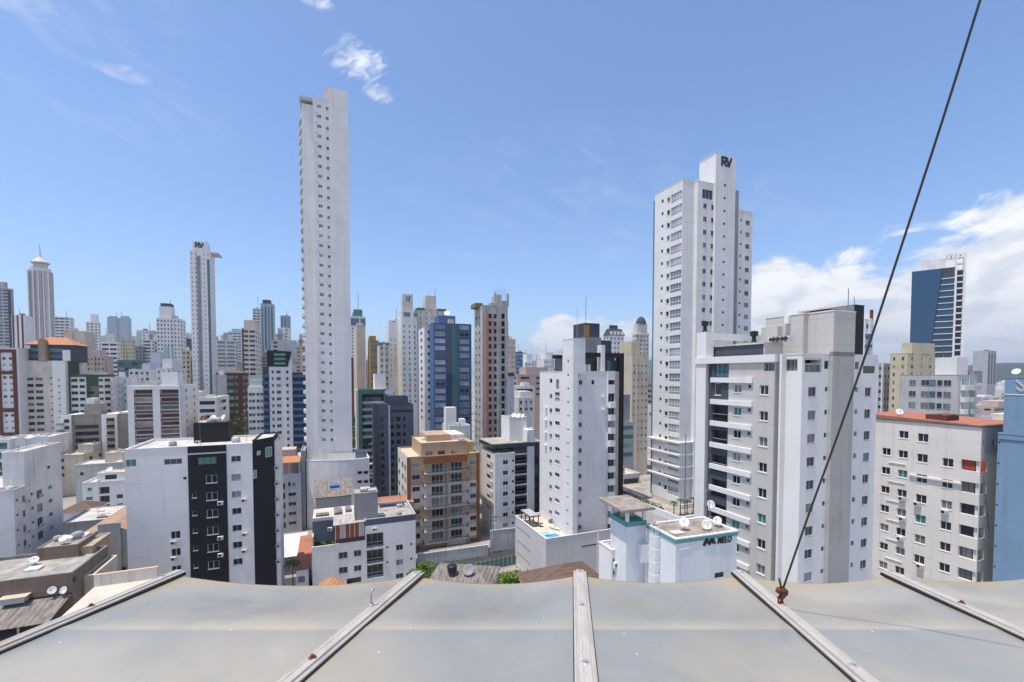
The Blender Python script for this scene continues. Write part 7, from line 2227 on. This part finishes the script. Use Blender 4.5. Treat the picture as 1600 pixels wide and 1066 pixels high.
for px, Y, _ in slim:
    w = fill.uniform(9, 17) * 700 / Y; mt = fill.choice(fm); yt = fill.uniform(530, 572) if px < 500 else fill.uniform(548, 578)
    fin(far('slender distant ' + kinds[mt] + ' tower rising out of the far skyline', px, px + w, yt, Y, mt, fill.choice(('dots', 'bands')), (px + w * 1.4 if px < 500 else px - w * .5), nc=2, ns=1, yb=min(yt + 50, 625), fh=3.6 if Y > 500 else 3.0, ww=.6, win=fill.choice(('f', 'fd', 'ft')),
            group='slender distant ' + kinds[mt] + ' towers of the far skyline', crown=((.2, .75, fill.uniform(2, 6), mt), (.35, .6, fill.uniform(6, 10), 'light_grey')), name='distant_tower', D=12))
for i, (px, Y) in enumerate(spots):
    w = fill.uniform(13, 26) * 700 / Y
    hgt = fill.uniform(18, 46) if Y < 600 else fill.uniform(25, 75)
    if 1340 < px < 1640: hgt = fill.uniform(9, 24)
    if 560 < px < 1000 and Y > 500: hgt *= .75
    yt = HOR + (H - hgt) * F / Y
    mt = fill.choice(fm)
    b = far('distant ' + kinds[mt] + ' building low in the far skyline', px, px + w, yt, Y, mt, fill.choice(('dots', 'bands', 'dots')), (px + w * 1.5 if px < 500 else px - w * .6), nc=2 if Y > 400 else 3, ns=2, yb=min(yt + 45, 640), fh=4.5 if Y > 500 else 3.2, ww=.55,
            win=fill.choice(('f', 'fd', 'f')), group='distant ' + kinds[mt] + ' buildings filling the far skyline', crown=((.2, .7, fill.uniform(1.5, 5), mt),), name='distant_building', D=14)
    fin(b)
# treetops between the towers
for (px, py, z, Y, h_, r_, lab) in ((383, 655, 8, 190, 15, 7, 'dark green tree beside the white and blue balcony block'), (366, 662, 6, 185, 12, 6, 'rounded green tree under the brown banded block'),
                                (551, 655, 8, 200, 20, 5, 'tall green tree between the very tall tower and the green grey block'), (548, 668, 5, 185, 12, 3.5, 'orange green tree at the foot of the very tall tower')):
    p = at(px, py, Y); tree((p.x, p.y, 0), max(h_, p.z + 4), r_, lab, 'leaf', None, 900, 1.1)

# ---------------------------------------------------------------- air
hz = MB(); hz.box(-9500, 9500, -420, 19000, -1.5, 620, 'white')
me = hz.mesh('haze'); me.materials.clear()
hm = bpy.data.materials.new('haze_air'); hm.use_nodes = True; hm.node_tree.nodes.clear()
vo = hm.node_tree.nodes.new('ShaderNodeVolumePrincipled'); ho = hm.node_tree.nodes.new('ShaderNodeOutputMaterial')
vo.inputs['Color'].default_value = (.82, .90, 1, 1); vo.inputs['Density'].default_value = .00011; vo.inputs['Anisotropy'].default_value = .2
hm.node_tree.links.new(vo.outputs[0], ho.inputs['Volume'])
me.materials.append(hm)
ho_ = link('haze', me); ho_['kind'] = 'stuff'
